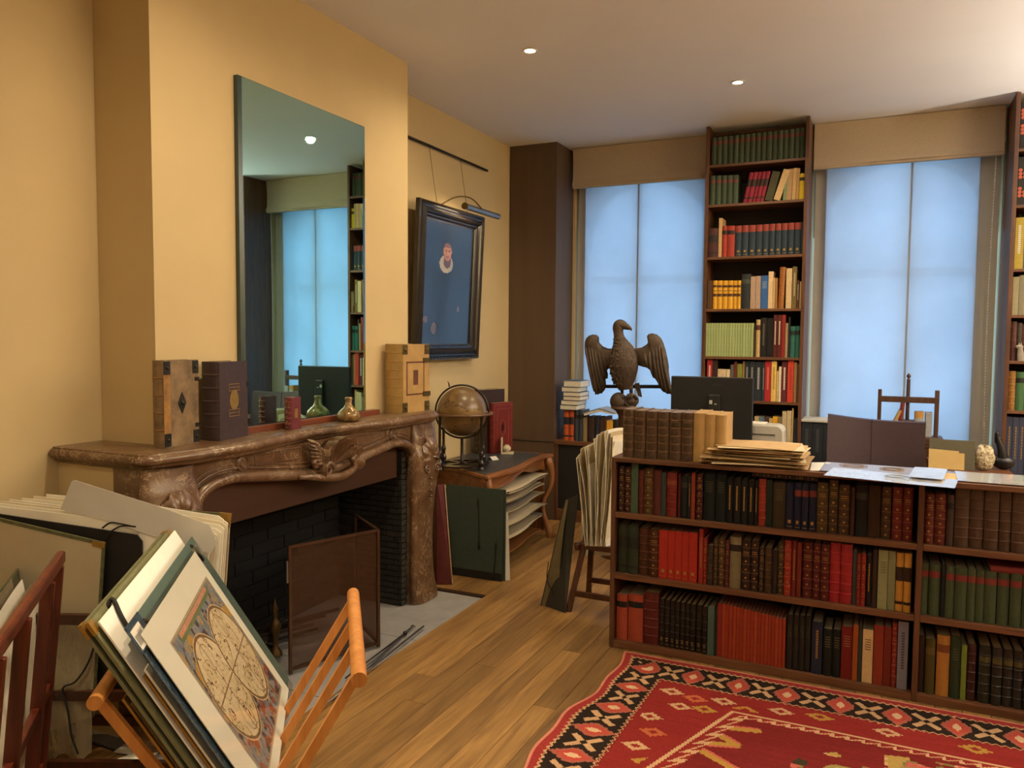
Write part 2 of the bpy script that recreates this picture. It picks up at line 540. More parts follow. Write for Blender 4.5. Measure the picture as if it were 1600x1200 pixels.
# three unseen fill uplighters, added to brighten the ceiling
plain('added_uplighter_metal', hexc('#8a8478'), .4, .6)
for i, (lx, ly) in enumerate(((2.7, 3.3), (2.7, 5.3), (1.6, -1.7))):
    d = thing('added_uplighter', (lx, ly, 0), ('tall metal fill uplighter added out of view, the nearer one by the right wall', 'tall metal fill uplighter added out of view, the one nearest the windows', 'tall metal fill uplighter added out of view, the one behind the viewer')[i], 'lamp', 'added fill uplighters')
    G().lathe([(.0001, 0), (.14, 0), (.14, .015), (.02, .03), (.012, .05), (.012, 1.72), (.02, 1.74)], (lx, ly, 0), 20).build('stand', 'added_uplighter_metal', d, smooth=.7)
    G().lathe([(.02, 1.73), (.08, 1.76), (.15, 1.83), (.145, 1.832), (.075, 1.765), (.0001, 1.75)], (lx, ly, 0), 24).build('bowl', 'added_uplighter_metal', d, smooth=.7)
    ld = bpy.data.lights.new('added_uplight', 'SPOT'); ld.energy = ADDED_UPLIGHT_W * (.9, .95, .33)[i]; ld.color = (1, .92, .82); ld.spot_size = math.radians(150); ld.spot_blend = 1.0; ld.shadow_soft_size = .08
    lo = bpy.data.objects.new('bulb', ld); COL.objects.link(lo); lo.location = (lx, ly, 1.80); lo.rotation_euler = (PI, 0, 0)
    lo.parent = d; lo.matrix_parent_inverse = parent_matrix(d).inverted()

# ================================================================== BLINDS AND VALANCES
for n, (a, b) in enumerate(WIN):
    side = ('beside the dark pilaster', 'behind the wooden book press', 'added out of view beyond the right-hand bookcase')[n]
    bl = thing('roller_blind', ((a + b) / 2, YK - .14, ZSILL), f'pale blue translucent roller blind {side}', 'blind', 'roller blinds')
    xl_, xr_ = ((a + .098, b - .004), (a + .103, b - .152), (a + .1, b - .1))[n]
    G().box(xl_, xr_, YK - .1365, YK - .135, ZSILL + .012, 2.95).build('screen_cloth', 'blind_screen', bl)
    G().box(xl_, xr_, YK - .142, YK - .130, ZSILL + .003, ZSILL + .018).build('bottom_bar', 'window_paint', bl)
    # fabric valance
    z0 = 2.853; z1 = ZC - .004; yv = 6.385
    xa, xb = a + .012, b - (.012 if n == 0 else .02)

    def vf(u, v, xa=xa, xb=xb, z0=z0, z1=z1):
        zz = z1 + (z0 - z1) * v
        return (xa + (xb - xa) * u, yv + .004 * math.sin(u * 9) * v + (.012 * math.sin(v * PI) if v < .8 else .010 * math.cos((v - .8) * 16)), zz + (.006 * math.sin(u * 5.1) if .5 < v < .95 else 0))
    vo = thing('window_valance', ((a + b) / 2, yv, z0), f'beige linen valance over the window {side}', 'valance', 'linen valances')
    g = G().grid(vf, 28, 16); g.box(xa, xb, yv + .02, yv + .05, z0 + .004, z1)
    g.build('fabric', 'shade_linen', vo, smooth=1.0)
    G().box(xa - .002, xb + .002, yv - .004, yv + .03, z0 - .022, z0 + .004).build('hem_fold', 'shade_linen', vo, bevel=.008)
# bead chain of the right blind
plain('white_bead', (.8, .8, .78), .4)
g = G(); p0 = W(1557, 240, y=6.40); p0.z = 2.87; p1 = W(1549, 690, y=6.40)
for i in range(95):
    s = i / 94; g.ball((p0.x + .012 * math.sin(s * PI) * -1, 6.40, p0.z + (p1.z - p0.z) * s), .0052, 6, 4)
g.tube([(p0.x, 6.40, p0.z), (p0.x - .012, 6.4, (p0.z + p1.z) / 2), (p0.x, 6.4, p1.z)], .002, 5)
g.build('blind_chain', 'white_bead', None, smooth=PI, label='white beaded pull chain hanging at the right window', cat='chain')

# ================================================================== BOOK KIT
objcolor('book_cloth', 0.62, .22, 40, .12, .3)
objcolor('book_leather', 0.42, .35, 26, .2, .45)
objcolor('book_print', 0.55, .15, 60, 0)
plain('page_block', hexc('#a08c66'), 0.9, var=.18, scale=60, stretch=(6, .3, .3))
plain('page_white', hexc('#d8d2c2'), 0.9, var=.1, scale=60)
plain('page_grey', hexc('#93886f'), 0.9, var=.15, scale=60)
plain('gilt', hexc('#a8874a'), 0.42, 0.6, var=.3, scale=60)
plain('brass_old', hexc('#6b5a35'), 0.45, .8, var=.3, scale=40)
plain('iron_old', hexc('#33302b'), 0.5, .6, var=.35, scale=50)
_bm = {}


def arcy(x, w, rb): return rb * (2 * x / w) ** 2


def spine_patch(g, w, rb, z0, z1, x0f=-1, x1f=1, off=.0007, n=4):
    h = w / 2 * .97
    xs = [h * (x0f + (x1f - x0f) * i / n) for i in range(n + 1)]
    for a, b in zip(xs, xs[1:]):
        ya, yb = arcy(a, w, rb) - off, arcy(b, w, rb) - off
        g.quad((a, ya, z0), (b, yb, z0), (b, yb, z1), (a, ya, z1))


def spine_band(g, w, rb, z, hh=.004, out=.0022, n=4):
    h = w / 2
    for i in range(n):
        a = -h + 2 * h * i / n; b = -h + 2 * h * (i + 1) / n
        ya, yb = arcy(a, w, rb), arcy(b, w, rb)
        g.quad((a, ya - out, z - hh * .5), (b, yb - out, z - hh * .5), (b, yb - out, z + hh * .5), (a, ya - out, z + hh * .5))
        g.quad((a, ya, z - hh), (b, yb, z - hh), (b, yb - out, z - hh * .5), (a, ya - out, z - hh * .5))
        g.quad((a, ya - out, z + hh * .5), (b, yb - out, z + hh * .5), (b, yb, z + hh), (a, ya, z + hh))


def cover_mesh(w, h, d, rb, t):
    k = ('c', round(w, 4), round(h, 4), round(d, 4), round(rb, 4))
    if k in _bm: return _bm[k]
    n = 6; hw = w / 2
    outer = [(-hw, d)] + [(-hw + w * i / n, arcy(-hw + w * i / n, w, rb)) for i in range(n + 1)] + [(hw, d)]
    inner = [(hw - t, d), (hw - t, rb + t), (-hw + t, rb + t), (-hw + t, d)]
    m = G().prism(outer + inner, lambda a, b, z: (a, b, z), 0, h).mesh('cover')
    _bm[k] = m
    return m


def book(loc, w, h, d, col, label, style='', rotz=0.0, lean=0.0, name='book', group=None, flat=False, rb=None, pages=None, labcol=None,
         bands=None, rotx=0.0, cat='book', t=.0028):
    """a closed book, spine towards local -y; style letters: L leather, g gilt ornaments, t title patch, T tall title block,
    v vertical gilt title, r red top band, b bars of small print, f flat spine, p pale print lines"""
    if rb is None: rb = 0.0008 if 'f' in style else min(.009, w * .22)
    lea = 'L' in style
    root = link(name, cover_mesh(w, h, d, rb, t), None, label=label, cat=cat, group=group, color=col)
    if not root.data.materials: root.data.materials.append(None)
    root.material_slots[0].link = 'OBJECT'; root.material_slots[0].material = MATS['book_leather' if lea else 'book_cloth']
    root.location = loc
    root.rotation_mode = 'XYZ'
    if flat: root.rotation_euler = Matrix.Rotation(rotz, 3, 'Z').to_4x4().to_3x3().__matmul__(Matrix.Rotation(PI / 2, 3, 'Y')).to_euler()
    else: root.rotation_euler = (rotx, lean, rotz)

    def part(nm, key, make, mat, color=None):
        k = (nm,) + key
        if k not in _bm:
            g = G(); make(g); _bm[k] = g.mesh(nm)
        me = _bm[k]
        o = bpy.data.objects.new(nm, me); COL.objects.link(o); o.parent = root
        if not me.materials: me.materials.append(MATS[mat])
        if me.materials[0] != MATS[mat]:
            o.material_slots[0].link = 'OBJECT'; o.material_slots[0].material = MATS[mat]
        if color: o.color = (*color, 1)
        if nm in ('raised_bands', 'gilt_tooling', 'gilt_title', 'printed_title', 'gilt_emblem') or key[-1] in ('k', 'T'): o['kind'] = 'stuff'   # marks of a few pixels
        return o
    dim = (round(w, 4), round(h, 4), round(d, 4), round(rb, 4))
    ins = .0025
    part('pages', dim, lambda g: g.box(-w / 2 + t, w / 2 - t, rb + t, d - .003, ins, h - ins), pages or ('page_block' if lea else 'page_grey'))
    if lea:
        nb = 5 if bands is None else bands
        if nb:
            part('raised_bands', dim + (nb,), lambda g: [spine_band(g, w, rb, h * (i + 1) / (nb + 1)) for i in range(nb)], 'book_leather', tuple(c * 1.25 for c in col))
    if 'g' in style:
        def mk(g):
            nb = 5
            for i in range(nb + 1):
                zc = h * (i + .5) / (nb + 1)
                if i == nb - 1: spine_patch(g, w, rb, zc - .006, zc - .003, -.7, .7); spine_patch(g, w, rb, zc + .003, zc + .006, -.7, .7); continue
                r = min(.0058, w * .17)
                g.quad((-r, -.001, zc), (0, -.001, zc - r), (r, -.001, zc), (0, -.001, zc + r))
            for i in range(nb):
                zc = h * (i + 1) / (nb + 1); spine_patch(g, w, rb, zc + .0055, zc + .0067)
        part('gilt_tooling', dim, mk, 'gilt')
    if 't' in style: part('title_label', dim + ('t',), lambda g: spine_patch(g, w, rb, h * .72, h * .85), 'book_print', labcol or (.01, .01, .01))
    if 'k' in style: part('title_label', dim + ('k',), lambda g: (spine_patch(g, w, rb, h * .76, h * .84), spine_patch(g, w, rb, h * .63, h * .65), spine_patch(g, w, rb, h * .44, h * .54)), 'book_print', labcol or (.03, .012, .006))
    if 'T' in style: part('title_label', dim + ('T',), lambda g: (spine_patch(g, w, rb, h * .52, h * .76), spine_patch(g, w, rb, h * .12, h * .17)), 'book_print', labcol or (.01, .01, .01))
    if 'r' in style: part('title_band', dim + ('r',), lambda g: spine_patch(g, w, rb, h * .74, h * .86), 'book_print', labcol or (.12, .02, .015))
    if 'R' in style: part('title_band', dim + ('R',), lambda g: spine_patch(g, w, rb, h * .78, h * .995), 'book_print', labcol or (.17, .03, .02))
    if 'v' in style: part('gilt_title', dim + ('v',), lambda g: [spine_patch(g, w, rb, h * (.3 + .05 * i), h * (.3 + .05 * i) + h * .04, -.22, .22, n=1) for i in range(11)], 'gilt')
    if 'V' in style: part('printed_title', dim + ('V',), lambda g: [spine_patch(g, w, rb, h * (.3 + .04 * i), h * (.3 + .04 * i) + h * .028, -.3, .3, n=1) for i in range(14)], 'book_print', labcol or (.6, .56, .5))
    if 'p' in style: part('printed_title', dim + ('p',), lambda g: [spine_patch(g, w, rb, h * .62 + i * .011, h * .62 + i * .011 + .004, -.6, .6, n=2) for i in range(5)], 'book_print', labcol or (.3, .24, .14))
    if 'e' in style: part('gilt_emblem', dim + ('e',), lambda g: (spine_patch(g, w, rb, h * .13, h * .2, -.4, .4, n=2), spine_patch(g, w, rb, h * .05, h * .06, -.8, .8)), 'gilt')
    return root


def shelf_row(ent, crop, y, z, place, gain=2.2, depth=.19, ymid=None, group=None, start=1, zmax=None):
    """stand a row of books on a shelf: every entry gives the left and right edge and the top as read off a detail of the photograph"""
    ox, oy, sc = crop
    n = start
    for e in ent:
        c0, c1, ct, hx, st, desc = e[:6]; kw = dict(e[6]) if len(e) > 6 else {}
        cm = ymid if ymid is not None else ct + 200
        if callable(cm): cm = cm((c0 + c1) / 2)
        x0 = W(ox + c0 * sc, oy + cm * sc, y=y).x; x1 = W(ox + c1 * sc, oy + cm * sc, y=y).x
        zt = W(ox + (c0 + c1) / 2 * sc, oy + ct * sc, y=y).z
        wd = max(.004, x1 - x0 - .0012); hh = zt - z - .001
        if zmax: hh = min(hh, zmax - z - .004)
        lb = kw.pop('lab', None) or f"{desc}, {nth(n)} from left on {place}"
        ln = kw.pop('lean', 0.0); g_ = kw.pop('gain', gain); dd = kw.pop('d', depth * random.uniform(.92, 1.04)); yo = kw.pop('yo', random.uniform(0, .008))
        for q in ('labcol',):
            if q in kw: kw[q] = hexc(kw[q], g_)
        book(((x0 + x1) / 2, y + yo, z + .0008 + wd / 2 * abs(math.sin(ln))), wd, hh, dd, hexc(hx, g_), lb, st, lean=ln, group=group, **kw)
        n += 1
    return n

# ================================================================== MARBLE MANTELPIECE
MC = 3.0


def xfront(y):          # serpentine front of the shelf
    return -2.412 - .034 * math.cos(2 * PI * (y - 3.02) / 1.3) + max(0, y - 3.75) * .18


mp = thing('mantelpiece', (-2.5, MC, 0), 'carved red-brown marble mantelpiece with a scrolled shell cartouche', 'fireplace')
# shelf path: near end, front, far end
path = [(-2.915, 1.985), (-2.75, 1.985), (-2.56, 1.985)]
for k in range(7):
    a = PI / 2 * k / 6; path.append((-2.47 + .055 * math.sin(a), 1.985 + .055 - .055 * math.cos(a)))
for k in range(1, 40):
    y = 2.05 + (3.93 - 2.05) * k / 39; path.append((xfront(y) if y > 2.15 else xfront(2.15) + (-2.415 - xfront(2.15)) * (2.15 - y) / .11, y))
xe = xfront(3.93)
for k in range(1, 8):
    a = PI / 2 * k / 7; path.append((xe - .11 + .11 * math.cos(a), 3.93 + .11 * math.sin(a)))
path += [(-2.595, 4.04)]
prof = [(-.02, 1.12), (0, 1.12), (.006, 1.118), (.007, 1.113), (.016, 1.110), (.022, 1.102), (.024, 1.093), (.021, 1.084), (.012, 1.077), (.003, 1.074), (.0, 1.066), (-.010, 1.058), (-.03, 1.054)]
pts = [Vector((a, b, 0)) for a, b in path]


def pn(i):
    d = (pts[min(i + 1, len(pts) - 1)] - pts[max(i - 1, 0)]).normalized()
    return Vector((d.y, -d.x, 0))


g = G()
N = len(pts) - 1; M_ = len(prof) - 1


def shf(u, v):
    i = round(u * N); o, zz = prof[round(v * M_)]
    p = pts[i] + pn(i) * o
    return (p.x, p.y, zz)


g.grid(shf, N, M_)
inner = [(pts[i] - pn(i) * .019) for i in range(N + 1)]
poly = [(p.x, p.y) for p in inner] + [(-2.595, 4.02), (-2.595, 2.2), (-2.915, 2.2)]
g.prism(poly, lambda a, b, t: (a, b, t), 1.056, 1.12)
g.v = [(a, b, c - 1.12 + ZS) for a, b, c in g.v]
g.build('shelf', 'rouge_marble', mp, smooth=.7)

half = [(0, .885), (.12, .887), (.24, .900), (.35, .915), (.47, .932), (.58, .946), (.67, .941), (.735, .917), (.775, .872), (.79, .80), (.787, .70), (.785, .55), (.785, 0)]
hs = [(p.x, p.y) for p in spline([(a, b, 0) for a, b in half], 48)]
arch = [(MC - a, b) for a, b in hs[::-1]] + [(MC + a, b) for a, b in hs[1:]]
# frieze: the front skin follows the shelf's serpentine lightly
poly = [(2.0, 0), (2.0, 1.052)] + [(2.0 + 2.03 * k / 24, 1.052) for k in range(1, 24)] + [(4.03, 1.052), (4.03, 0)] + arch[::-1]
g = G().prism(poly, lambda a, b, t: (t, a, b), -2.60, -2.425)
g.build('frieze', 'rouge_marble', mp)


def along_arch(off, xx, r, s0=0.0, n=8):
    P = []
    A = [Vector((a, b, 0)) for a, b in arch]
    for i, p in enumerate(A):
        d = (A[min(i + 1, len(A) - 1)] - A[max(i - 1, 0)]).normalized(); nn = Vector((-d.y, d.x, 0))
        q = p + nn * off
        if q.y >= s0: P.append((xx, q.x, q.y))
    return G().tube(P, r, n)


along_arch(.016, -2.415, .024, 0, 12).build('roll_moulding', 'rouge_marble', mp, smooth=PI)
along_arch(.052, -2.424, .0065, .45, 8).build('fillet', 'rouge_marble', mp, smooth=PI)
along_arch(.070, -2.425, .0035, .45, 6).build('fillet', 'rouge_marble', mp, smooth=PI)

# jambs: swelling console at the top, plain below
for sgn in (-1, 1):
    yc = MC + sgn * .905

    def jf(u, v, yc=yc, sgn=sgn):
        z = v * 1.046
        bul = math.exp(-((z - .84) / .16) ** 2)
        dx = .03 + .035 * bul + .022 * math.exp(-((z - .0) / .08) ** 2) + .012 * math.cos(z * 9)
        hw = .112 + .028 * bul + .012 * math.exp(-((z - .03) / .06) ** 2)
        a = PI * u
        cx = math.copysign(abs(math.cos(a)) ** .6, math.cos(a)); sx = abs(math.sin(a)) ** .7
        return (-2.425 + dx * sx + .004 * math.sin(z * 60) * (bul > .3) * math.sin(a), yc - cx * hw, z)
    G().grid(jf, 16, 44).build('jamb', 'rouge_marble', mp, smooth=PI)
    # small shell on the console
    G().grid(lambda u, v: (-2.372 + .028 * math.sin(PI * min(1, v * .8 + .15)) + .006 * v * math.cos(u * PI * 12), yc + (.012 + .075 * v * (1 + .08 * abs(math.sin(u * PI * 6)))) * math.cos(PI * (1.1 - 1.2 * u)), .855 + (.012 + .095 * v * (1 + .08 * abs(math.sin(u * PI * 6)))) * math.sin(PI * (1.1 - 1.2 * u))), 60, 8).build('carved_shell', 'rouge_marble', mp, smooth=1.2)
    for sg in (-1, 1):
        pth = [(-2.352 + .006 * math.cos(k), yc + sg * (.055 + .03 * (1 - k / 14) * math.cos(k * .75)), .80 + .03 * (1 - k / 14) * math.sin(k * .75) - .02) for k in range(14)]
        G().tube(pth, .007, 6).build('carved_volute', 'rouge_marble', mp, smooth=PI)
    for k in range(6): G().ball((-2.362, yc, .76 - k * .035), .010, 8, 6, (1, 1, .7)).build('carved_bead', 'rouge_marble', mp, smooth=PI)

# shell cartouche in the middle
g = G()
cy, cz = 3.075, .905


def shell(u, v):
    a = PI * (1.06 - 1.12 * u); r = .006 + .138 * v
    r *= 1 + .10 * abs(math.sin(u * PI * 7)) * v * v
    ridge = .026 * v * abs(math.sin(u * PI * 7)) - .010
    return (-2.418 + .055 * v ** 1.3 + ridge + (.012 if v > .9 else 0), cy + r * math.cos(a) * .95, cz + r * math.sin(a))


g.grid(shell, 90, 12)
g.grid(lambda u, v: (shell(u, 1)[0] - .06 * v, shell(u, 1)[1], shell(u, 1)[2]), 90, 2)
g.build('shell_carving', 'rouge_marble', mp, smooth=1.2)
for (ya, za, r0, sg, ax) in ((2.975, .915, .034, 1, -2.375), (3.19, .925, .030, -1, -2.38), (2.90, .95, .022, -1, -2.39), (2.915, 1.005, .020, 1, -2.39)):
    pth = [(ax + .012 * (1 - k / 22), ya + sg * r0 * (1 - k / 24) * math.cos(k * .55), za + r0 * (1 - k / 24) * math.sin(k * .55)) for k in range(23)]
    G().tube(pth, [.012 - .0003 * k for k in range(23)], 8).build('carved_volute', 'rouge_marble', mp, smooth=PI)
G().tube(spline([(-2.39, 2.79, .905), (-2.375, 2.88, .892), (-2.365, 2.97, .876), (-2.36, 3.06, .868), (-2.365, 3.13, .875), (-2.38, 3.21, .895), (-2.40, 3.29, .912)], 24), [.010 + .012 * math.sin(PI * k / 24) for k in range(25)], 9).build('carved_swag', 'rouge_marble', mp, smooth=PI)
for q in range(7):
    y0 = 2.90 - q * .006; pth = spline([(-2.40, 2.965, .935 + q * .012), (-2.375, 2.92 - q * .004, .95 + q * .016), (-2.39, 2.885 - q * .006, .945 + q * .021)], 8)
    G().tube(pth, [.004 + .008 * math.sin(PI * k / 8) for k in range(9)], 6).build('carved_leaf', 'rouge_marble', mp, smooth=PI)
# corner acanthus near the opening's left shoulder, roundels, panel lines
G().grid(lambda u, v: (-2.412 + .03 * math.sin(PI * min(1, v * .75 + .2)) + .007 * v * math.cos(u * PI * 10), 2.165 + (.014 + .06 * v * (1 + .16 * abs(math.sin(u * PI * 5)))) * math.cos(2 * PI * u), .865 + (.014 + .06 * v * (1 + .16 * abs(math.sin(u * PI * 5)))) * math.sin(2 * PI * u)), 80, 8).build('carved_rosette', 'rouge_marble', mp, smooth=1.2)
for yr, zr in ((2.475, 1.012), (3.60, 1.012)):
    G().lathe([(.0001, .010), (.016, .012), (.020, .006), (.026, .004), (.032, .010), (.037, .006), (.038, -.002)], (-2.425, yr, zr), 24, (1, 0, 0)).build('roundel', 'rouge_marble', mp, smooth=.9)
for ya, yb in ((2.55, 2.84), (3.27, 3.53)):
    G().tube([(-2.424, ya, 1.035), (-2.424, yb, 1.035), (-2.424, yb, .985), (-2.424, ya, .99), (-2.424, ya, 1.036)], .003, 6).build('panel_fillet', 'rouge_marble', mp, smooth=PI)
structure('trim_4', G().box(XW + .001, -2.427, 2.003, 2.199, 0, 1.047), 'wall_paint')

# ================================================================== MIRROR ON ITS PLINTH
t = NT('old_mirror'); t.set((.53, .90, .87), .015, 1.0)
plain('mirror_edge', hexc('#1f3a3a'), .25, var=.1, spec=.8)
wood('plinth_wood', hexc('#5c2b16'), hexc('#7a4024'), 4, 'y', .4)
mi = thing('wall_mirror', (-2.585, 3.1, ZS), 'large frameless wall mirror with a green tint above the mantel shelf', 'mirror')
my0, my1, mz1 = 2.634, 3.563, 2.686
mz0 = ZS + .028
G().box(-2.599, -2.577, my0, my1, mz0, mz1).build('edge_glass', 'mirror_edge', mi)
bv = .022
G().quad((-2.574, my0 + bv, mz0 + .004), (-2.574, my1 - bv, mz0 + .004), (-2.574, my1 - bv, mz1 - .003), (-2.574, my0 + bv, mz1 - .003)).build('mirror_glass', 'old_mirror', mi)
G().quad((-2.5765, my0, mz0), (-2.574, my0 + bv, mz0 + .004), (-2.574, my0 + bv, mz1 - .003), (-2.5765, my0, mz1)).build('bevel', 'mirror_edge', mi)
G().quad((-2.574, my1 - bv, mz0 + .004), (-2.5765, my1, mz0), (-2.5765, my1, mz1), (-2.574, my1 - bv, mz1 - .003)).build('bevel', 'old_mirror', mi)
G().box(-2.599, -2.545, 2.60, 3.655, ZS, ZS + .028).build('plinth', 'plinth_wood', mi, bevel=.002)

# ================================================================== THINGS ON THE MANTEL SHELF


def face_x(g, x, ya, yb, za, zb): g.quad((x, ya, za), (x, yb, za), (x, yb, zb), (x, ya, zb))


def stand_book(corner, ang, w, h, d, col, label, **kw):
    """book whose right-hand spine corner stands at 'corner', depth axis turned by ang degrees from +y"""
    a = math.radians(ang); ex = Vector((math.cos(a), math.sin(a), 0))
    c = Vector(corner) - ex * (w / 2)
    return book(c, w, h, d, col, label, rotz=a, **kw), (w, h, d)


def child(root, nm, g, mat, smooth=None, color=None):
    o = bpy.data.objects.new(nm, g.mesh(nm, smooth)); o.data.materials.append(MATS[mat]); COL.objects.link(o); o.parent = root
    if color: o.color = (*color, 1)
    return o


plain('vellum_brown', hexc('#7d674a'), .5, var=.6, scale=16, bump=.15)
plain('vellum_warm', hexc('#9a7038'), .5, var=.5, scale=22, bump=.15)
plain('vellum_pale', hexc('#b08d55'), .5, var=.16, scale=18, bump=.1)
# 1 brown vellum folio with iron corners
ztop = W(254, 564, y=2.13).z
b1, (w_, h_, d_) = stand_book((-2.485, 2.132, ZS + .001), 7, .055, ztop - ZS, .197, hexc('#7d5a33'), 'worn brown vellum book with iron corners and central boss on the mantel', style='L', bands=4, name='antique_book')
b1.material_slots[0].material = MATS['vellum_brown']
for (ya, yb, za, zb) in ((.008, .04, h_ - .055, h_ - .004), (d_ - .032, d_, h_ - .055, h_ - .004), (.008, .04, .004, .055), (d_ - .032, d_, .004, .055)):
    g = G().box(w_ / 2 - .001, w_ / 2 + .0025, ya, yb, za, zb); g.ball((w_ / 2 + .002, (ya + yb) / 2, (za + zb) / 2), .007, 8, 6); child(b1, 'corner_mount', g, 'iron_old', .6)
g = G().prism([(-.022, 0), (0, -.042), (.022, 0), (0, .042)], lambda a, b, t: (t, d_ * .52 + a, h_ * .5 + b), w_ / 2 - .001, w_ / 2 + .003); g.ball((w_ / 2 + .003, d_ * .52, h_ * .5), .010, 8, 6)
child(b1, 'centre_boss', g, 'iron_old', .6)
for z in (h_ * .22, h_ * .77): child(b1, 'clasp', G().box(w_ / 2 - .001, w_ / 2 + .003, d_ - .02, d_ + .003, z - .008, z + .008), 'iron_old')
child(b1, 'worn_edge', G().box(w_ / 2, w_ / 2 + .0006, .005, .04, .055, h_ - .055), 'vellum_warm')
# 2 dark purple folio with gilt oval
ztop = W(341, 566, y=2.395).z
b2, (w_, h_, d_) = stand_book((-2.47, 2.395, ZS + .001), 9, .085, ztop - ZS, .20, hexc('#463738'), 'dark purple leather book with a gilt oval on its cover', style='L', bands=5, name='antique_book')
g = G(); g.prism([(.030 * math.cos(2 * PI * k / 28), .043 * math.sin(2 * PI * k / 28)) for k in range(28)], lambda a, b, t: (t, d_ * .53 + a, h_ * .5 + b), w_ / 2, w_ / 2 + .0012)
child(b2, 'gilt_oval', g, 'gilt')
g = G()
for zc in (h_ * .335, h_ * .665):
    for i in range(3): g.box(w_ / 2, w_ / 2 + .0008, d_ * .53 - .034, d_ * .53 + .034, zc - .016 + i * .014, zc - .013 + i * .014)
    for sg in (-1, 1): g.box(w_ / 2, w_ / 2 + .0008, d_ * .53 + sg * .034 - .001, d_ * .53 + sg * .034 + .001, zc - .016, zc + .015)
child(b2, 'gilt_tooling', g, 'gilt')['kind'] = 'stuff'
child(b2, 'clasp', G().box(w_ / 2 - .02, w_ / 2 + .003, d_ - .006, d_ + .004, h_ * .66, h_ * .72), 'iron_old')
# 3 small red book
ztop = W(454, 622, y=2.835).z
b3, (w_, h_, d_) = stand_book((-2.475, 2.835, ZS + .001), 4, .040, ztop - ZS, .080, hexc('#6b2f34', 1.1), 'small dark red gilt book standing before the mirror', style='Lg', name='antique_book')
g = G().prism([(.012 * math.cos(2 * PI * k / 8) * (1 + .35 * (k % 2)), .022 * math.sin(2 * PI * k / 8) * (1 + .35 * (k % 2))) for k in range(8)], lambda a, b, t: (t, d_ * .55 + a, h_ * .5 + b), w_ / 2, w_ / 2 + .0008)
child(b3, 'gilt_ornament', g, 'gilt')
# 4 large pale vellum book at the far end
ztop = W(627, 538, y=3.74).z
b4, (w_, h_, d_) = stand_book((-2.455, 3.735, ZS + .001), -6, .130, ztop - ZS, .258, hexc('#a88348'), 'large pale vellum book with metal corners and clasps at the mantel end', style='L', bands=7, name='antique_book', rb=.016)
b4.material_slots[0].material = MATS['vellum_pale']
for (ya, yb, za, zb) in ((.012, .055, h_ - .06, h_ - .003), (d_ - .045, d_, h_ - .06, h_ - .003), (.012, .055, .003, .06), (d_ - .045, d_, .003, .06)):
    g = G().box(w_ / 2 - .001, w_ / 2 + .002, ya, yb, za, zb); g.ball((w_ / 2 + .002, (ya + yb) / 2, (za + zb) / 2), .008, 8, 6); child(b4, 'corner_mount', g, 'brass_old', .6)
for z in (h_ * .26, h_ * .76): child(b4, 'clasp', G().box(w_ / 2 - .02, w_ / 2 + .006, d_ - .06, d_ + .006, z - .014, z + .014), 'brass_old')
g = G(); x = w_ / 2
for (ya, yb, za, zb) in ((.045, .055, .10, h_ - .10), (d_ - .055, d_ - .047, .10, h_ - .10), (.045, d_ - .047, .10, .109), (.045, d_ - .047, h_ - .109, h_ - .10), (d_ * .42, d_ * .42 + .045, h_ * .40, h_ * .62)):
    g.box(x - .0005, x + .0008, ya, yb, za, zb)
child(b4, 'brown_tooling', g, 'book_leather', color=hexc('#6d4430'))['kind'] = 'stuff'
# 5 onion bottle
t = NT('patinated_glass')
f = t.noise(t.coord(), 22, 5, .6, .8)
t.set(t.ramp(f, [(.3, hexc('#3d3420')), (.45, hexc('#7b6038')), (.6, hexc('#9c7f52')), (.75, hexc('#c2b08c'))]), .22, .15)
bc = Vector((-2.475, 3.275, ZS))
prof = [(.0001, .006), (.030, .002), (.048, .003), (.058, .016), (.060, .032), (.054, .048), (.040, .062), (.026, .073), (.019, .086), (.0165, .104), (.0155, .116), (.0185, .118), (.0185, .123), (.015, .126), (.010, .126), (.010, .115)]
bo = thing('onion_bottle', bc, 'squat patinated glass onion bottle beside the mirror', 'bottle')
G().lathe(prof, bc, 28).build('body', 'patinated_glass', bo, smooth=.9)
G().lathe([(.0162, .112), (.0198, .113), (.0198, .1175), (.0162, .119)], bc, 20).build('string_rim', 'patinated_glass', bo, smooth=.9)

# ================================================================== LOW BOOKCASE
YF, LX0, LX1, LD = 3.70, -1.195, 1.50, .30
LZ = [.036, .377, .686]          # shelf surfaces
lc = thing('low_bookcase', ((LX0 + LX1) / 2, YF + LD / 2, 0), 'long low three-shelf oak bookcase standing across the room', 'bookcase')
TH = .022
G().box(LX0, LX1, YF, YF + LD, .961 - TH, .961).build('top_board', 'case_wood_x', lc, bevel=.002)
for xa in (LX0, .163, LX1 - TH): G().box(xa, xa + TH, YF + .001, YF + LD, 0, .961 - TH).build('upright', 'case_wood', lc, bevel=.0015)
for z in LZ:
    for xa, xb in ((LX0 + TH, .163), (.163 + TH, LX1 - TH)):
        G().box(xa + .0005, xb - .0005, YF + .002, YF + LD - .01, z - (TH + .004 if z > .1 else .034), z).build('shelf', 'case_wood_x', lc, bevel=.0015)
G().box(LX0 + TH, LX1 - TH, YF + LD - .01, YF + LD - .002, .01, .94).build('back_panel', 'case_back', lc)
BY = YF + .022                   # book spines stand a little back

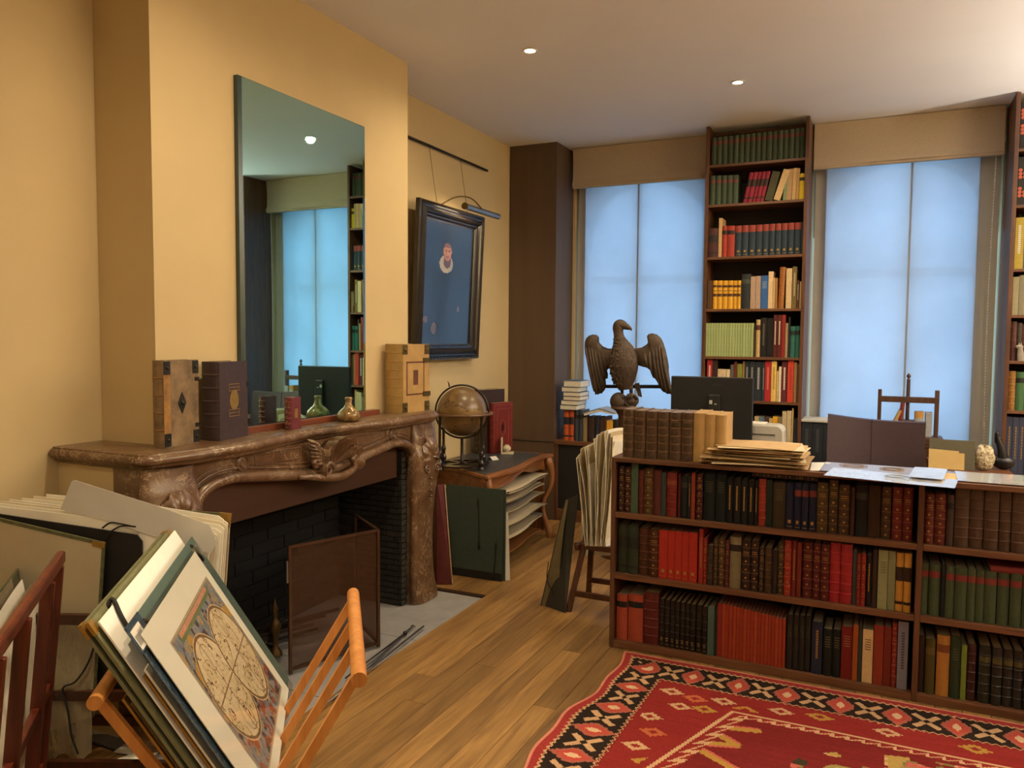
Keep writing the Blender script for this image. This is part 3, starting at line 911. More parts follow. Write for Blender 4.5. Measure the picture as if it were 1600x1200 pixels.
A1 = (950, 715, .15625); A2 = (1180, 730, .1625); A3 = (1410, 740, .16667)
pl = "low bookcase's top shelf"
n = shelf_row([
    (98, 158, 84, '#2c1613', 'Lg', 'black-brown gilt leather book'), (160, 228, 95, '#361b14', 'Lg', 'dark brown gilt leather book'), (228, 298, 55, '#41543f', 'f', 'green cloth book'),
    (298, 350, 130, '#501c16', 'L', 'red-brown leather book'), (350, 447, 110, '#4a3519', 'Lg', 'olive brown gilt leather book'), (450, 526, 125, '#4f2219', '', 'russet cloth book'),
    (528, 577, 152, '#2f3833', 'f', 'slate green cloth book'), (580, 682, 152, '#6a1f17', 'Lt', 'red banded leather book', dict(labcol='#7d4023')), (694, 722, 165, '#4a1614', '', 'thin dark red book'),
    (725, 796, 185, '#121b19', 't', 'black-green cloth book', dict(labcol='#2c2c22')), (797, 830, 190, '#17181a', 'v', 'thin black book with gilt title'), (831, 869, 155, '#7d2f19', 'f', 'thin orange-red book'),
    (878, 942, 170, '#3c1614', 'Lg', 'maroon gilt leather book'), (948, 1066, 165, '#101916', 'p', 'broad black-green cloth book', dict(labcol='#3a3a2a')), (1070, 1178, 168, '#101916', 'p', 'second broad black-green cloth book', dict(labcol='#3a3a2a')),
    (1182, 1250, 205, '#10100f', 'v', 'black book with vertical gilt title'), (1252, 1323, 213, '#10100f', 'v', 'black book with vertical gilt title'), (1325, 1394, 222, '#10100f', 'v', 'black book with vertical gilt title'),
    (1396, 1458, 230, '#10100f', 'v', 'black book with vertical gilt title'), (1462, 1499, 235, '#10100f', 'v', 'slim black book with vertical gilt title'), (1503, 1577, 214, '#852d1d', 'L', 'bright red leather book'),
], A1, BY, LZ[2], pl, 1.2, .20, lambda c: 350 + c * .07)
n = shelf_row([
    (100, 160, 128, '#15201a', 'f', 'black-green book'), (160, 286, 150, '#332817', 'p', 'broad olive brown cloth book', dict(labcol='#4c3d20')), (288, 370, 152, '#171930', 'e', 'navy cloth book'),
    (372, 441, 155, '#161a30', 'te', 'navy book with red title patch', dict(labcol='#6e2a20')), (444, 509, 158, '#161a30', 'te', 'navy book with red title patch', dict(labcol='#6e2a20')), (512, 586, 160, '#161a30', 'te', 'navy book with red title patch', dict(labcol='#6e2a20')),
    (589, 697, 150, '#45331b', 'Lg', 'brown gilt leather book'), (703, 792, 128, '#3b2a18', 'Lg', 'tall brown gilt leather book'), (798, 911, 172, '#3c2818', 'Lg', 'broad brown gilt leather book'), (915, 956, 195, '#3a2016', '', 'thin brown book'),
    (960, 1081, 175, '#131618', 't', 'broad black book', dict(labcol='#2c2c28')), (1083, 1202, 178, '#332115', '', 'broad dark brown cloth book'), (1208, 1306, 195, '#402b19', 'Lg', 'dark tan gilt leather book'), (1314, 1416, 195, '#661f1b', 'Lg', 'red gilt leather book'), (1419, 1516, 200, '#601e1a', 'Lg', 'second red gilt leather book'),
], A2, BY, LZ[2], pl, 1.2, .20, lambda c: 400 + c * .07, start=n)
# ornamented book lying across the row
p0 = W(1175, 741, y=BY); p1 = W(1278, 752, y=BY)
book(((p0.x + p1.x) / 2 - (p1.x - p0.x) / 2, BY + .006, p0.z), .024, p1.x - p0.x, .16, hexc('#211c18', 2), 'black book with patterned spine lying flat across the top-shelf books', 'g', flat=True)
pl2 = "low bookcase's top right shelf"
n = shelf_row([
    (146, 196, 150, '#1a241c', 'f', 'dark green book'), (204, 297, 190, '#5c231b', 'Lg', 'red gilt leather book'), (300, 412, 195, '#5c231b', 'Lg', 'red gilt leather book'), (416, 484, 202, '#44342c', 't', 'grey-brown book with black label'),
    (490, 626, 140, '#4a3527', 'L', 'tall grey-brown leather volume'), (628, 766, 145, '#4a3527', 'L', 'tall grey-brown leather volume'), (768, 906, 150, '#4a3527', 'L', 'tall grey-brown leather volume'), (910, 1026, 155, '#4a3527', 'L', 'tall grey-brown leather volume'),
    (1029, 1160, 160, '#4a3527', 'L', 'tall grey-brown leather volume'), (1163, 1290, 165, '#4a3527', 'L', 'tall grey-brown leather volume')], A3, BY, LZ[2], pl2, 1.2, .21, lambda c: 400 + c * .07, zmax=.939)

M1 = (950, 815, .15625); M2 = (1180, 830, .1625)
pm = "low bookcase's middle shelf"
n = shelf_row([
    (85, 185, 30, '#293021', 'T', 'dark green cloth volume', dict(labcol='#15180f')), (187, 296, 45, '#2b3224', 'T', 'second dark green cloth volume', dict(labcol='#15180f')), (299, 399, 68, '#442413', 'L', 'brown leather volume with gilt bands'), (401, 503, 82, '#442413', 'Lg', 'brown leather volume with gilt bands'),
    (505, 593, 86, '#ab2c1d', 'fe', 'scarlet cloth volume', dict(gain=.95)), (594, 661, 94, '#ab2c1d', 'fe', 'scarlet cloth volume', dict(gain=.95)), (662, 734, 98, '#ab2c1d', 'fe', 'scarlet cloth volume', dict(gain=.95)), (735, 803, 106, '#ab2c1d', 'fe', 'scarlet cloth volume', dict(gain=.95)), (804, 889, 112, '#ab2c1d', 'fe', 'scarlet cloth volume', dict(gain=.95)),
    (903, 946, 75, '#9a2f20', 'fv', 'tall thin scarlet book', dict(gain=.95)), (947, 985, 165, '#7d2119', 'Lg', 'thin red gilt book'), (986, 1047, 240, '#33271c', 'L', 'short dark brown leather book'), (1050, 1092, 168, '#3a2c1c', 'Lg', 'thin brown gilt book'), (1095, 1166, 168, '#46341f', 'Lg', 'tan gilt leather book'),
    (1168, 1207, 190, '#4a191a', 'Lg', 'thin maroon gilt book'), (1209, 1326, 156, '#71674c', 't', 'broad khaki book with black label', dict(labcol='#20160f')), (1334, 1421, 190, '#2a1914', 'Lg', 'black-brown gilt leather book'), (1424, 1502, 192, '#2a1914', 'Lg', 'black-brown gilt leather book'), (1510, 1557, 255, '#33261a', 'Lg', 'short brown gilt book'),
], M1, BY, LZ[1], pm, 1.2, .19, lambda c: 350 + c * .08)
n = shelf_row([
    (86, 156, 160, '#3d2a1a', 'L', 'brown leather book'), (158, 209, 185, '#241b15', '', 'dark brown book'), (211, 274, 112, '#40301c', 'Lg', 'olive brown gilt book'), (275, 342, 92, '#8e2c1f', 'Lg', 'bright red gilt book'), (345, 396, 92, '#611c16', 'v', 'dark red cloth book'), (398, 441, 110, '#642317', 'f', 'thin russet book'),
    (444, 552, 112, '#4c1615', 'Lg', 'oxblood leather volume'), (554, 623, 118, '#4c1615', 'Lg', 'oxblood leather volume'), (625, 711, 130, '#4c1615', 'Lg', 'oxblood leather volume'), (713, 816, 115, '#8d1d22', 'L', 'crimson leather volume'), (818, 930, 128, '#8d1d22', 'L', 'crimson leather volume'), (934, 972, 175, '#323a36', 'f', 'thin slate book'),
    (974, 1013, 218, '#6f1e19', 'g', 'thin red gilt book'), (1015, 1061, 214, '#7a211b', 'g', 'thin red gilt book'), (1064, 1121, 235, '#1b1512', 'v', 'black book with gilt title'), (1124, 1176, 185, '#33211a', '', 'dark brown book'), (1178, 1272, 185, '#80815a', 'fp', 'pale green cloth book', dict(labcol='#5c5c3a')), (1273, 1346, 195, '#74744f', 'f', 'narrower pale green cloth book'),
    (1348, 1426, 212, '#b07e32', 'T', 'golden tan book with black label', dict(labcol='#2a1a10')), (1428, 1502, 216, '#b07e32', 'T', 'golden tan book with black label', dict(labcol='#2a1a10'))], M2, BY, LZ[1], pm, 1.2, .19, lambda c: 400 + c * .07, start=n)
pm2 = "low bookcase's middle right shelf"
gr = [(138, 246), (248, 362), None, (403, 492), (494, 610), (612, 689), (691, 772), (774, 888), (894, 1010), (1014, 1128), (1130, 1240)]
ent = []
for i, q in enumerate(gr):
    if q is None: ent.append((364, 401, 850, '#0f1512', 'f', 'thin black book'))
    else: ent.append((q[0], q[1], 842 + i * 11, '#39442c', 'r', 'green cloth volume with red title band', dict(labcol='#6a2620')))
shelf_row(ent, A3, BY, LZ[1], pm2, 1.35, .19, lambda c: 1010 + c * .09)
p0 = W(1548, 889, y=BY); p1 = W(1622, 900, y=BY)
book((p0.x, BY + .004, p0.z), .026, p1.x - p0.x, .16, hexc('#5c221e', 2.2), 'dark red book lying flat on the green volumes', flat=True)

B1 = (950, 910, .15625); B2 = (1180, 930, .1625); B3 = (1410, 930, .16667)
pb = "low bookcase's bottom shelf"
ent = [(75, 186, 122, '#94402a', 't', 'orange-red cloth book with black label'), (190, 343, 128, '#94402a', 't', 'broad orange-red cloth book with black label'), (348, 501, 108, '#531a17', 'L', 'broad dark red leather book')]
bx = [504, 558, 612, 665, 713, 766, 816, 871, 940, 991]
ent += [(a, b - 2, 172 + i * 9, '#17130f', 'Le', 'slim black leather volume with gilt tail') for i, (a, b) in enumerate(zip(bx, bx[1:]))]
ent += [(993, 1061, 248, '#42554b', 'f', 'sea green cloth book'), (1063, 1086, 255, '#1c241d', 'f', 'thin dark green book'), (1088, 1136, 212, '#7b2419', 'f', 'red cloth book')]
n = shelf_row(ent, B1, BY, LZ[0], pb, 1.2, .19, lambda c: 400 + c * .08)
ent = [(1136 + i * 35.5, 1136 + (i + 1) * 35.5 - 1, 216 + i * 9.3, '#8f331b' if i % 3 else '#963a1e', 'f', 'thin brick red volume') for i in range(18)]
n = shelf_row(ent, B1, BY, LZ[0], pb, 1.15, .19, lambda c: 400 + c * .085, start=n)
n = shelf_row([(298, 355, 192, '#1f1b14', 'p', 'black-green volume', dict(labcol='#3c3a24')), (357, 413, 197, '#1f1b14', 'p', 'black-green volume', dict(labcol='#3c3a24')), (415, 470, 202, '#1f1b14', 'p', 'black-green volume', dict(labcol='#3c3a24')), (472, 529, 207, '#1f1b14', 'p', 'black-green volume', dict(labcol='#3c3a24')),
    (540, 643, 258, '#1d2233', 'fv', 'navy cloth book'), (648, 737, 330, '#121611', 'p', 'black book with gilt title', dict(labcol='#5a5232')), (739, 822, 338, '#121611', 'p', 'black book with gilt title', dict(labcol='#5a5232')), (825, 931, 305, '#66150f', 'fp', 'dark red cloth book', dict(labcol='#8a5a40')), (934, 986, 287, '#8e4519', 'f', 'thin orange book'), (988, 1026, 296, '#2c3129', 'f', 'thin slate book'),
    (1029, 1131, 335, '#c0a171', 'fp', 'cream book with brown title', dict(labcol='#6d5430')), (1135, 1231, 292, '#7d2d18', 'f', 'brick red cloth book'), (1233, 1306, 308, '#6a2116', 'f', 'darker brick red book'), (1309, 1363, 272, '#7d281b', 'Lg', 'red gilt banded book'), (1365, 1467, 257, '#716f7a', 'fV', 'tall lavender grey book', dict(labcol='#3f3d45'))], B2, BY, LZ[0], pb, 1.2, .19, lambda c: 480 + c * .09, start=n)
shelf_row([(130, 207, 388, '#30201a', '', 'dark brown book'), (211, 306, 412, '#453c17', 't', 'olive green book', dict(labcol='#55481c')), (317, 442, 382, '#a06e2f', 't', 'tan book with brown label', dict(labcol='#6a3a1a')), (446, 546, 388, '#252f1c', 'p', 'dark green book', dict(labcol='#3f4530')), (549, 602, 474, '#65752c', 'f', 'lime green book'),
    (606, 690, 468, '#371c18', 'L', 'maroon leather book'), (716, 832, 482, '#22251a', 'Lt', 'dark green leather volume', dict(labcol='#4c4624')), (838, 936, 500, '#22221c', 'Lt', 'dark green leather volume', dict(labcol='#4c4624')), (940, 1040, 518, '#22221c', 'Lt', 'dark green leather volume', dict(labcol='#4c4624')), (1044, 1140, 535, '#22221c', 'Lt', 'dark green leather volume', dict(labcol='#4c4624')), (1144, 1250, 550, '#22221c', 'Lt', 'dark green leather volume', dict(labcol='#4c4624'))], B3, BY, LZ[0], "low bookcase's bottom right shelf", 1.2, .19, lambda c: 640 + c * .12)

# ================================================================== TALL BOOKCASES BETWEEN THE WINDOWS


def tall_case(x0, x1, yf, zs, label, dep=.27):
    c = thing('tall_bookcase', ((x0 + x1) / 2, yf + dep / 2, 0), label, 'bookcase', 'tall bookcases by the windows')
    t = .026
    for xa in (x0, x1 - t): G().box(xa, xa + t, yf, yf + dep + .1, 0, ZC - .006).build('upright', 'case_wood', c, bevel=.002)
    for z in zs: G().box(x0 + t, x1 - t, yf + .004, yf + dep, z - .02, z).build('shelf', 'case_wood_x', c, bevel=.0015)
    G().box(x0 + t, x1 - t, yf + dep - .001, yf + dep + .008, .02, ZC - .01).build('back_panel', 'case_back', c)
    G().box(x0 + t, x1 - t, yf + dep - .05, yf + dep - .002, ZC - .03, ZC - .008).build('cornice_lath', 'case_wood_x', c)
    return c


MX0, MX1, MY = -1.262, -.520, 6.12
mz = [2.874, 2.575, 2.177, 1.780, 1.416, 1.083, .755, .42, .08]
tall_case(MX0, MX1, MY, mz, 'tall dark oak bookcase filled with books between the two windows')
Y1 = MY + .02
C1 = (1090, 170, .13333); C2 = (1090, 320, .14167); C3 = (1090, 480, .18339)
tp = 'between the windows'
w0, w1 = 157, 1262; st = (w1 - w0) / 17
shelf_row([(w0 + i * st, w0 + (i + 1) * st - 3, 335 - i * 7.2, '#3a4434', 'r', 'green cloth volume with red band', dict(labcol='#5c302a')) for i in range(17)], C1, Y1, mz[0], "tall bookcase's topmost shelf", 1.5, .17, lambda c: 500 - (c - 157) * .085, zmax=ZC - .03)
ent = [(142 + i * 66, 205 + i * 67, 785 - i * 3, '#384434', 'r', 'green cloth volume with red band', dict(labcol='#5c302a')) for i in range(5)]
rx = [497, 546, 600, 647, 692, 742]
ent += [(a + 36, b + 34, 745 - i * 3, '#7b2233', 'T', 'leaning crimson book with black label', dict(lean=.20, labcol='#2a1a14')) for i, (a, b) in enumerate(zip(rx, rx[1:]))]
ent += [(788, 878, 738, '#3f3e2a', 'f', 'leaning olive book', dict(lean=.24)), (890, 968, 712, '#b69a6f', 'f', 'leaning cream book', dict(lean=.30)), (1000, 1040, 735, '#6d7a5a', 'f', 'pale green book', dict(lean=.07)), (1040, 1098, 705, '#9a7c58', 'f', 'beige book', dict(lean=.05)), (1102, 1148, 695, '#a88a5e', 'f', 'cream book', dict(lean=.04)), (1151, 1185, 697, '#96774e', 'f', 'thin tan book', dict(lean=.03)), (1187, 1256, 757, '#b89f28', 't', 'yellow book with black label', dict(labcol='#2c2618'))]
shelf_row(ent, C1, Y1, mz[1], "tall bookcase's second shelf", 1.5, .17, 940, zmax=mz[0] - .02)
ent = [(117, 227, 258, '#45292a', 'T', 'brown book with black label', dict(labcol='#1e1c1e')), (229, 266, 145, '#ab8c62', 'f', 'tall cream book'), (270, 321, 232, '#8a3228', 't', 'red book with black label'), (322, 407, 230, '#8a3228', 't', 'broad red book with black label')]
nx = [410, 485, 558, 638, 713, 784, 854, 921, 992, 1063, 1140]
ent += [(a + 1, b - 2, 228 - i * 4, '#26323d', 'Re', 'navy volume with red top band', dict(labcol='#7d3228')) for i, (a, b) in enumerate(zip(nx, nx[1:]))]
ent += [(1142, 1158, 185, '#1e2a34', 'f', 'thin navy book')]
shelf_row(ent, C2, Y1, mz[2], "tall bookcase's third shelf", 1.5, .17, lambda c: 420 - c * .03, zmax=mz[1] - .02)
yx = [165, 216, 269, 331, 389, 436, 476]
ent = [(107, 162, 835, '#4a3320', 'f', 'thin brown book')] + [(a + 1, b - 1, 835, '#c08f2c', 'k', 'golden yellow volume with brown labels', dict(labcol='#4a2c18')) for a, b in zip(yx, yx[1:])]
ent += [(480, 579, 762, '#252a2c', 't', 'broad charcoal book', dict(labcol='#3c4038')), (581, 637, 790, '#9a8270', 'f', 'greyish beige book'), (638, 694, 784, '#9a8270', 'f', 'greyish beige book'), (696, 776, 780, '#2f5488', 'fp', 'blue book', dict(labcol='#7f96b0')), (777, 830, 735, '#bfa680', 'f', 'tall cream book'), (831, 852, 805, '#b09468', 'f', 'thin cream book'), (853, 879, 806, '#8a6438', 'f', 'thin ochre book'), (886, 950, 686, '#8a5420', 'L', 'orange-brown leather book', dict(lean=.03)), (972, 1036, 700, '#b8a07a', 'f', 'tall ivory book'), (1040, 1090, 680, '#6a5a34', 'fV', 'olive book with white title', dict(labcol='#b4a888')), (1092, 1120, 830, '#4a3024', 'fV', 'brown book'), (1124, 1152, 845, '#a08454', 'f', 'thin buff book')]
shelf_row(ent, C2, Y1, mz[3], "tall bookcase's fourth shelf", 1.5, .17, lambda c: 980, zmax=mz[2] - .02)
ent = [(64 + i * 22.9, 64 + (i + 1) * 22.9 - .8, 135, '#8d9a68', 'f', 'thin pale green volume') for i in range(18)]
ent += [(478, 492, 185, '#3f2a1a', 'f', 'thin brown book'), (495, 533, 105, '#ab9266', 't', 'cream book with maroon label', dict(labcol='#4a2020')), (536, 586, 90, '#1d1a19', 'fV', 'black book', dict(labcol='#5a5648')), (588, 641, 93, '#1a1716', 'f', 'broad black book'), (643, 676, 64, '#471b18', 'fV', 'maroon book with white title', dict(labcol='#c9bda6')), (677, 713, 64, '#501c1a', 'fV', 'dark red book with white title', dict(labcol='#c9bda6')), (714, 745, 64, '#7d251c', 'f', 'red book'), (746, 768, 135, '#8a7658', 'f', 'mottled beige book'), (770, 785, 85, '#25221f', 'f', 'thin black book'), (787, 830, 162, '#2c5f56', 't', 'teal book with black label', dict(labcol='#1a2422')), (832, 873, 160, '#2c5f56', 't', 'teal book with black label', dict(labcol='#1a2422'))]
shelf_row(ent, C3, Y1, mz[4], "tall bookcase's fifth shelf", 1.5, .17, 280, zmax=mz[3] - .02)
ent = [(75, 122, 445, '#8f2428', 'fV', 'red book with white title', dict(labcol='#c8b8a8')), (124, 165, 450, '#33221c', 'f', 'dark brown book'), (167, 239, 527, '#b3a180', 'f', 'cream book'), (241, 272, 530, '#c0b090', 'f', 'ivory book'), (276, 304, 490, '#55504a', 'f', 'grey book'), (306, 330, 466, '#5a2a1c', 'f', 'russet book'), (332, 378, 482, '#6f7434', 'f', 'olive green book'), (380, 394, 462, '#8a6a3a', 'f', 'thin tan book'),
    (396, 436, 460, '#282d33', 'fV', 'slate book with pale title', dict(labcol='#8a8a86')), (438, 482, 462, '#24292e', 'fV', 'slate book with pale title', dict(labcol='#8a8a86')), (484, 545, 465, '#24292e', 'fV', 'broad slate book with pale title', dict(labcol='#9a9a94')), (547, 568, 468, '#2c3238', 'fV', 'thin slate book', dict(labcol='#8a8a86')), (570, 622, 460, '#9a2426', 'fV', 'red book', dict(labcol='#b86a5a')), (624, 668, 460, '#c4a258', 'fV', 'golden cream book', dict(labcol='#8a6a30')), (670, 685, 545, '#b09a6c', 'f', 'thin cream book'), (687, 709, 507, '#c8b898', 'f', 'thin ivory book'), (711, 761, 462, '#562229', 'fV', 'maroon book with white title', dict(labcol='#c8bcae')), (763, 815, 452, '#b23a2a', 'fV', 'scarlet book', dict(labcol='#8a3020')), (817, 842, 470, '#8f6e4a', 'f', 'tan book'), (844, 866, 480, '#5c4434', 'f', 'brown book')]
shelf_row(ent, C3, Y1, mz[5], "tall bookcase's sixth shelf", 1.5, .17, 700, zmax=mz[4] - .02)
ent = [(482, 519, 932, '#a8946a', 'f', 'cream book'), (521, 561, 935, '#4f6470', 'f', 'grey-blue book'), (565, 604, 940, '#43342c', 'f', 'brown book'), (606, 634, 945, '#a88f5c', 'f', 'buff book'), (636, 681, 932, '#c08f1e', 'f', 'yellow book'), (683, 715, 935, '#70644a', 'f', 'drab book'), (717, 755, 887, '#ab9a78', 'f', 'tall beige book'), (757, 796, 882, '#b3a07c', 'f', 'tall cream book'), (799, 812, 862, '#c0a468', 'f', 'thin cream book'), (817, 861, 950, '#2a2c36', 'f', 'dark blue book')]
shelf_row(ent, C3, Y1, mz[6], "tall bookcase's lowest visible shelf", 1.5, .17, 1060, zmax=mz[5] - .02)
p0 = W(1178, 652, y=Y1); p1 = W(1228, 648, y=Y1)
book((p0.x, Y1 + .01, p0.z - .012), .022, p1.x - p0.x, .17, hexc('#1b1c20', 2), 'long black book lying flat on the lowest row of the tall bookcase', 'fV', flat=True, labcol=(.4, .4, .38))

# right-hand tall bookcase, cut by the picture's edge
RX0, RY = .742, 6.09
rz = [2.805, 2.441, 2.025, 1.723, 1.420, 1.090, .645, .1]
tall_case(RX0, 1.46, RY, rz, 'tall dark oak bookcase at the right edge of the picture', .29)
D1 = (1480, 130, .275); D2 = (1480, 440, .26667)
Y2 = RY + .02
rp = "right-hand bookcase's"


def rrow(z, items, shelf):
    xx = RX0 + .03
    for i, (wd, hh, hx, st, desc) in enumerate(items):
        book((xx + wd / 2, Y2 + random.uniform(0, .008), z + .0008), wd - .0015, hh, .19, hexc(hx, 2.0), f"{desc}, {nth(i + 1)} from left on {rp} {shelf}", st); xx += wd


plain('red_disc', hexc('#b4553a'), .6)


def disc_file(z, x, h, rows, lab):
    f = book((x, Y2, z + .0008), .052, h, .19, hexc('#1a1816', 2), lab, 'f', name='file_box', cat='box', rb=.0005)
    for r in rows:
        for sx in (-.013, .013):
            for k in range(3 if sx < 0 else 2):
                child(f, 'red_disc', G().lathe([(.0001, -.0022), (.0105, -.0018), (.0118, -.0005)], (sx, 0, r + k * .023 - .02), 12, (0, 1, 0)), 'red_disc')


for i in range(3):
    disc_file(rz[0], RX0 + .056 + i * .056, .30, (.12, .22), f'black file box with red discs, {nth(i + 1)} on the right-hand bookcase\'s topmost shelf')
    disc_file(rz[1], RX0 + .056 + i * .056, .31, (.08, .20), f'black file box with red discs, {nth(i + 1)} on the right-hand bookcase\'s second shelf')
rrow(rz[2], [(.05, .335, '#7a6a26', 'fV', 'tall olive yellow book'), (.04, .30, '#3a3c3c', 'f', 'grey book'), (.05, .31, '#5a2a1c', '', 'russet book'), (.04, .3, '#2a3a4a', '', 'blue book')], 'third shelf')
rrow(rz[3], [(.035, .25, '#6a644a', 'f', 'drab book'), (.03, .26, '#5a5646', 'f', 'grey-green book'), (.04, .25, '#8a7a5a', 'f', 'beige book'), (.05, .26, '#3a2a22', '', 'brown book')], 'fourth shelf')
rrow(rz[4], [(.035, .26, '#3a201c', 'L', 'dark maroon leather book'), (.03, .25, '#2a2420', 'L', 'black leather book'), (.05, .24, '#4a2a20', 'L', 'brown leather book')], 'fifth shelf')
rrow(rz[5], [(.042, .26, '#6b4a24', 'Lg', 'tan gilt leather book'), (.05, .255, '#2f4a2e', 't', 'green cloth book'), (.05, .26, '#33482e', 't', 'second green cloth book')], 'sixth shelf')
rrow(rz[6], [(.036, .40, '#262a3a', 'fv', 'tall navy volume'), (.036, .40, '#262a3a', 'fv', 'tall navy volume'), (.036, .40, '#262a3a', 'fv', 'tall navy volume'), (.036, .40, '#262a3a', 'fv', 'tall navy volume'), (.036, .4, '#262a3a', 'fv', 'tall navy volume')], 'seventh shelf')
# small stone animal head on the fifth shelf
plain('grey_stone_small', hexc('#8f877a'), .8, var=.2, scale=40, bump=.2)
p = W(1592, 556, y=Y2 - .012)
an = thing('stone_figurine', (p.x + .015, Y2 - .014, rz[4]), 'small grey stone animal figurine on the right-hand bookcase', 'figurine')
g = G(); cx, cy_ = p.x + .015, Y2 - .008
g.grid(lambda u, v: (cx + (.024 - .010 * v) * math.cos(2 * PI * u) - .010 * v, cy_ + .010 * math.sin(2 * PI * u), rz[4] + .001 + .085 * v), 14, 8, cu=True)
g.build('body', 'grey_stone_small', an, smooth=PI)
G().ball((cx - .014, cy_, rz[4] + .092), .017, 12, 8, (1.3, .6, .9)).build('head', 'grey_stone_small', an, smooth=PI)
for s_ in (-1, 1): G().lathe([(.005, 0), (.003, .012), (.0002, .018)], (cx - .010 + s_ * .006, cy_, rz[4] + .104), 8).build('ear', 'grey_stone_small', an, smooth=PI)

# ================================================================== UNDER THE LEFT WINDOW: SHELF, BOOKS
SX0, SX1, SY = -2.483, -1.264, 6.13
sc_ = thing('window_shelf', ((SX0 + SX1) / 2, SY + .12, 0), 'low dark wooden shelf unit under the left window', 'shelf')
sz = .686
plain('grille_black', (.012, .012, .013), .6)
G().box(SX0, SX1, SY - .02, SY + .24, sz - .035, sz).build('shelf', 'case_wood_x', sc_, bevel=.002)
G().box(SX0, SX0 + .03, SY - .015, SY + .24, 0, sz - .035).build('upright', 'case_wood', sc_)
G().box(SX1 - .03, SX1, SY - .015, SY + .24, 0, sz - .035).build('upright', 'case_wood', sc_)
G().box(SX0 + .03, SX1 - .03, SY, SY + .02, .10, sz - .036).build('grille_panel', 'grille_black', sc_)
G().box(SX0 + .03, SX1 - .03, SY - .012, SY + .22, .0, .10).build('plinth', 'case_wood_x', sc_)
E1 = (860, 570, .125)
ent = [(156, 224, 562, '#8f4422', 'T', 'orange book with black title block', dict(labcol='#171a20')), (226, 286, 562, '#8a3a1e', 'T', 'orange-red book with black title block', dict(labcol='#171a20')), (290, 346, 566, '#2a3038', 't', 'slate book'), (347, 404, 566, '#2c323a', 't', 'grey-blue book'), (406, 452, 660, '#6a5a3c', 'f', 'short drab book'), (456, 545, 650, '#2c1e1c', '', 'dark brown book'), (548, 606, 655, '#1f2028', '', 'black-blue book'), (608, 662, 668, '#332422', '', 'brown book'), (664, 695, 650, '#3a2218', 'f', 'thin brown book'), (700, 775, 700, '#a87a24', 'f', 'mustard book'), (780, 860, 690, '#26221f', '', 'black book'), (862, 940, 680, '#3a2a20', '', 'umber book')]
shelf_row(ent, E1, SY, sz, 'the shelf under the left window', 2.0, .17, 800)
# stack of six lying books
zt = W(878, 641, y=SY).z
ztop0 = zt
stack = [(120, 330, 483, 545), (133, 342, 433, 492), (160, 375, 392, 442), (160, 375, 343, 398), (138, 350, 290, 352), (162, 380, 222, 302)]
bx0 = W(878, 620, y=SY).x
zz = max(ztop0, sz + .262)
for i, (a, b, c, d_) in enumerate(stack):
    xa = W(860 + a * .125, 610, y=SY - .02).x; xb = W(860 + b * .125, 610, y=SY - .02).x
    th = (d_ - c) * .125 / 1222 * 6.75 * .95
    o = book((xb, SY - .02 + .21, zz), th, xb - xa, .21, hexc(('#20303a', '#3a4650', '#5a3a34', '#3f4a52', '#34404a', '#40566a')[i], 2), f'pale-paged book lying in the stack by the pilaster, {nth(i + 1)} from the bottom', 'f', pages='page_white')
    o.rotation_euler = Matrix(((0, 0, -1), (0, -1, 0), (-1, 0, 0))).to_euler()
    o.location = (xb, SY - .02 + .21, zz + th / 2)
    zz += th + .0008
# open book lying face down on the row
p0 = W(913, 641, y=SY - .01); p1 = W(946, 654, y=SY - .01)
ob = thing('open_book', (p0.x, SY, p0.z), 'open white-paged book laid over the row under the left window', 'book')
zc = sz + .245
xl, xr = W(912, 645, y=SY).x, W(962, 645, y=SY).x
g = G().prism([(xl, zc), ((xl + xr) / 2, zc + .045), (xr, zc + .012), (xr, zc + .008), ((xl + xr) / 2, zc + .037), (xl, zc - .006)], lambda a, b, t: (a, t, b), SY - .02, SY + .20)
g.build('cover', plain('grey_cover', hexc('#8f9299'), .6), ob)
g = G().prism([(xl + .006, zc - .008), ((xl + xr) / 2, zc + .035), (xr - .004, zc + .006), (xr - .006, zc - .003), ((xl + xr) / 2, zc + .014), (xl + .010, zc - .026)], lambda a, b, t: (a, t, b), SY - .017, SY + .195)
g.build('pages', 'page_white', ob)

# binders under the right window
bs = thing('window_shelf', (.11, SY + .12, 0), 'low dark wooden shelf unit under the right window', 'shelf')
G().box(-.519, .741, SY - .02, SY + .24, .60, .635).build('shelf', 'case_wood_x', bs, bevel=.002)
G().box(-.519, -.49, SY - .015, SY + .24, 0, .60).build('upright', 'case_wood', bs); G().box(.71, .741, SY - .015, SY + .24, 0, .60).build('upright', 'case_wood', bs)
G().box(-.49, .71, SY, SY + .02, .02, .599).build('grille_panel', 'grille_black', bs)
xx = -.515
for i in range(5):
    book((xx + .037, SY - .01, .636), .072, .305, .22, hexc('#1b1d21', 2), f'black ring binder, {nth(i + 1)} from left under the right window', 'fV', name='ring_binder', cat='binder', labcol=hexc('#45484a')); xx += .074

G().box(-.519, -.22, SY - .02, SY + .26, .946, .962).build('ledge', 'window_paint', bs, bevel=.002)

# ================================================================== DESK
wood('desk_wood', hexc('#4a2a16'), hexc('#6e4426'), 5, 'x', .4)
dk = thing('desk', (-.25, 5.05, 0), 'broad wooden desk behind the low bookcase', 'desk')
G().box(-1.30, .55, 4.78, 5.38, .70, .735).build('desk_top', 'desk_wood', dk, bevel=.004)
for a in (-1.27, .46):
    for b in (4.80, 5.30): G().box(a, a + .06, b, b + .06, 0, .70).build('leg', 'desk_wood', dk, bevel=.004)
G().box(-1.21, .46, 4.81, 4.83, .30, .70).build('modesty_panel', 'desk_wood', dk)

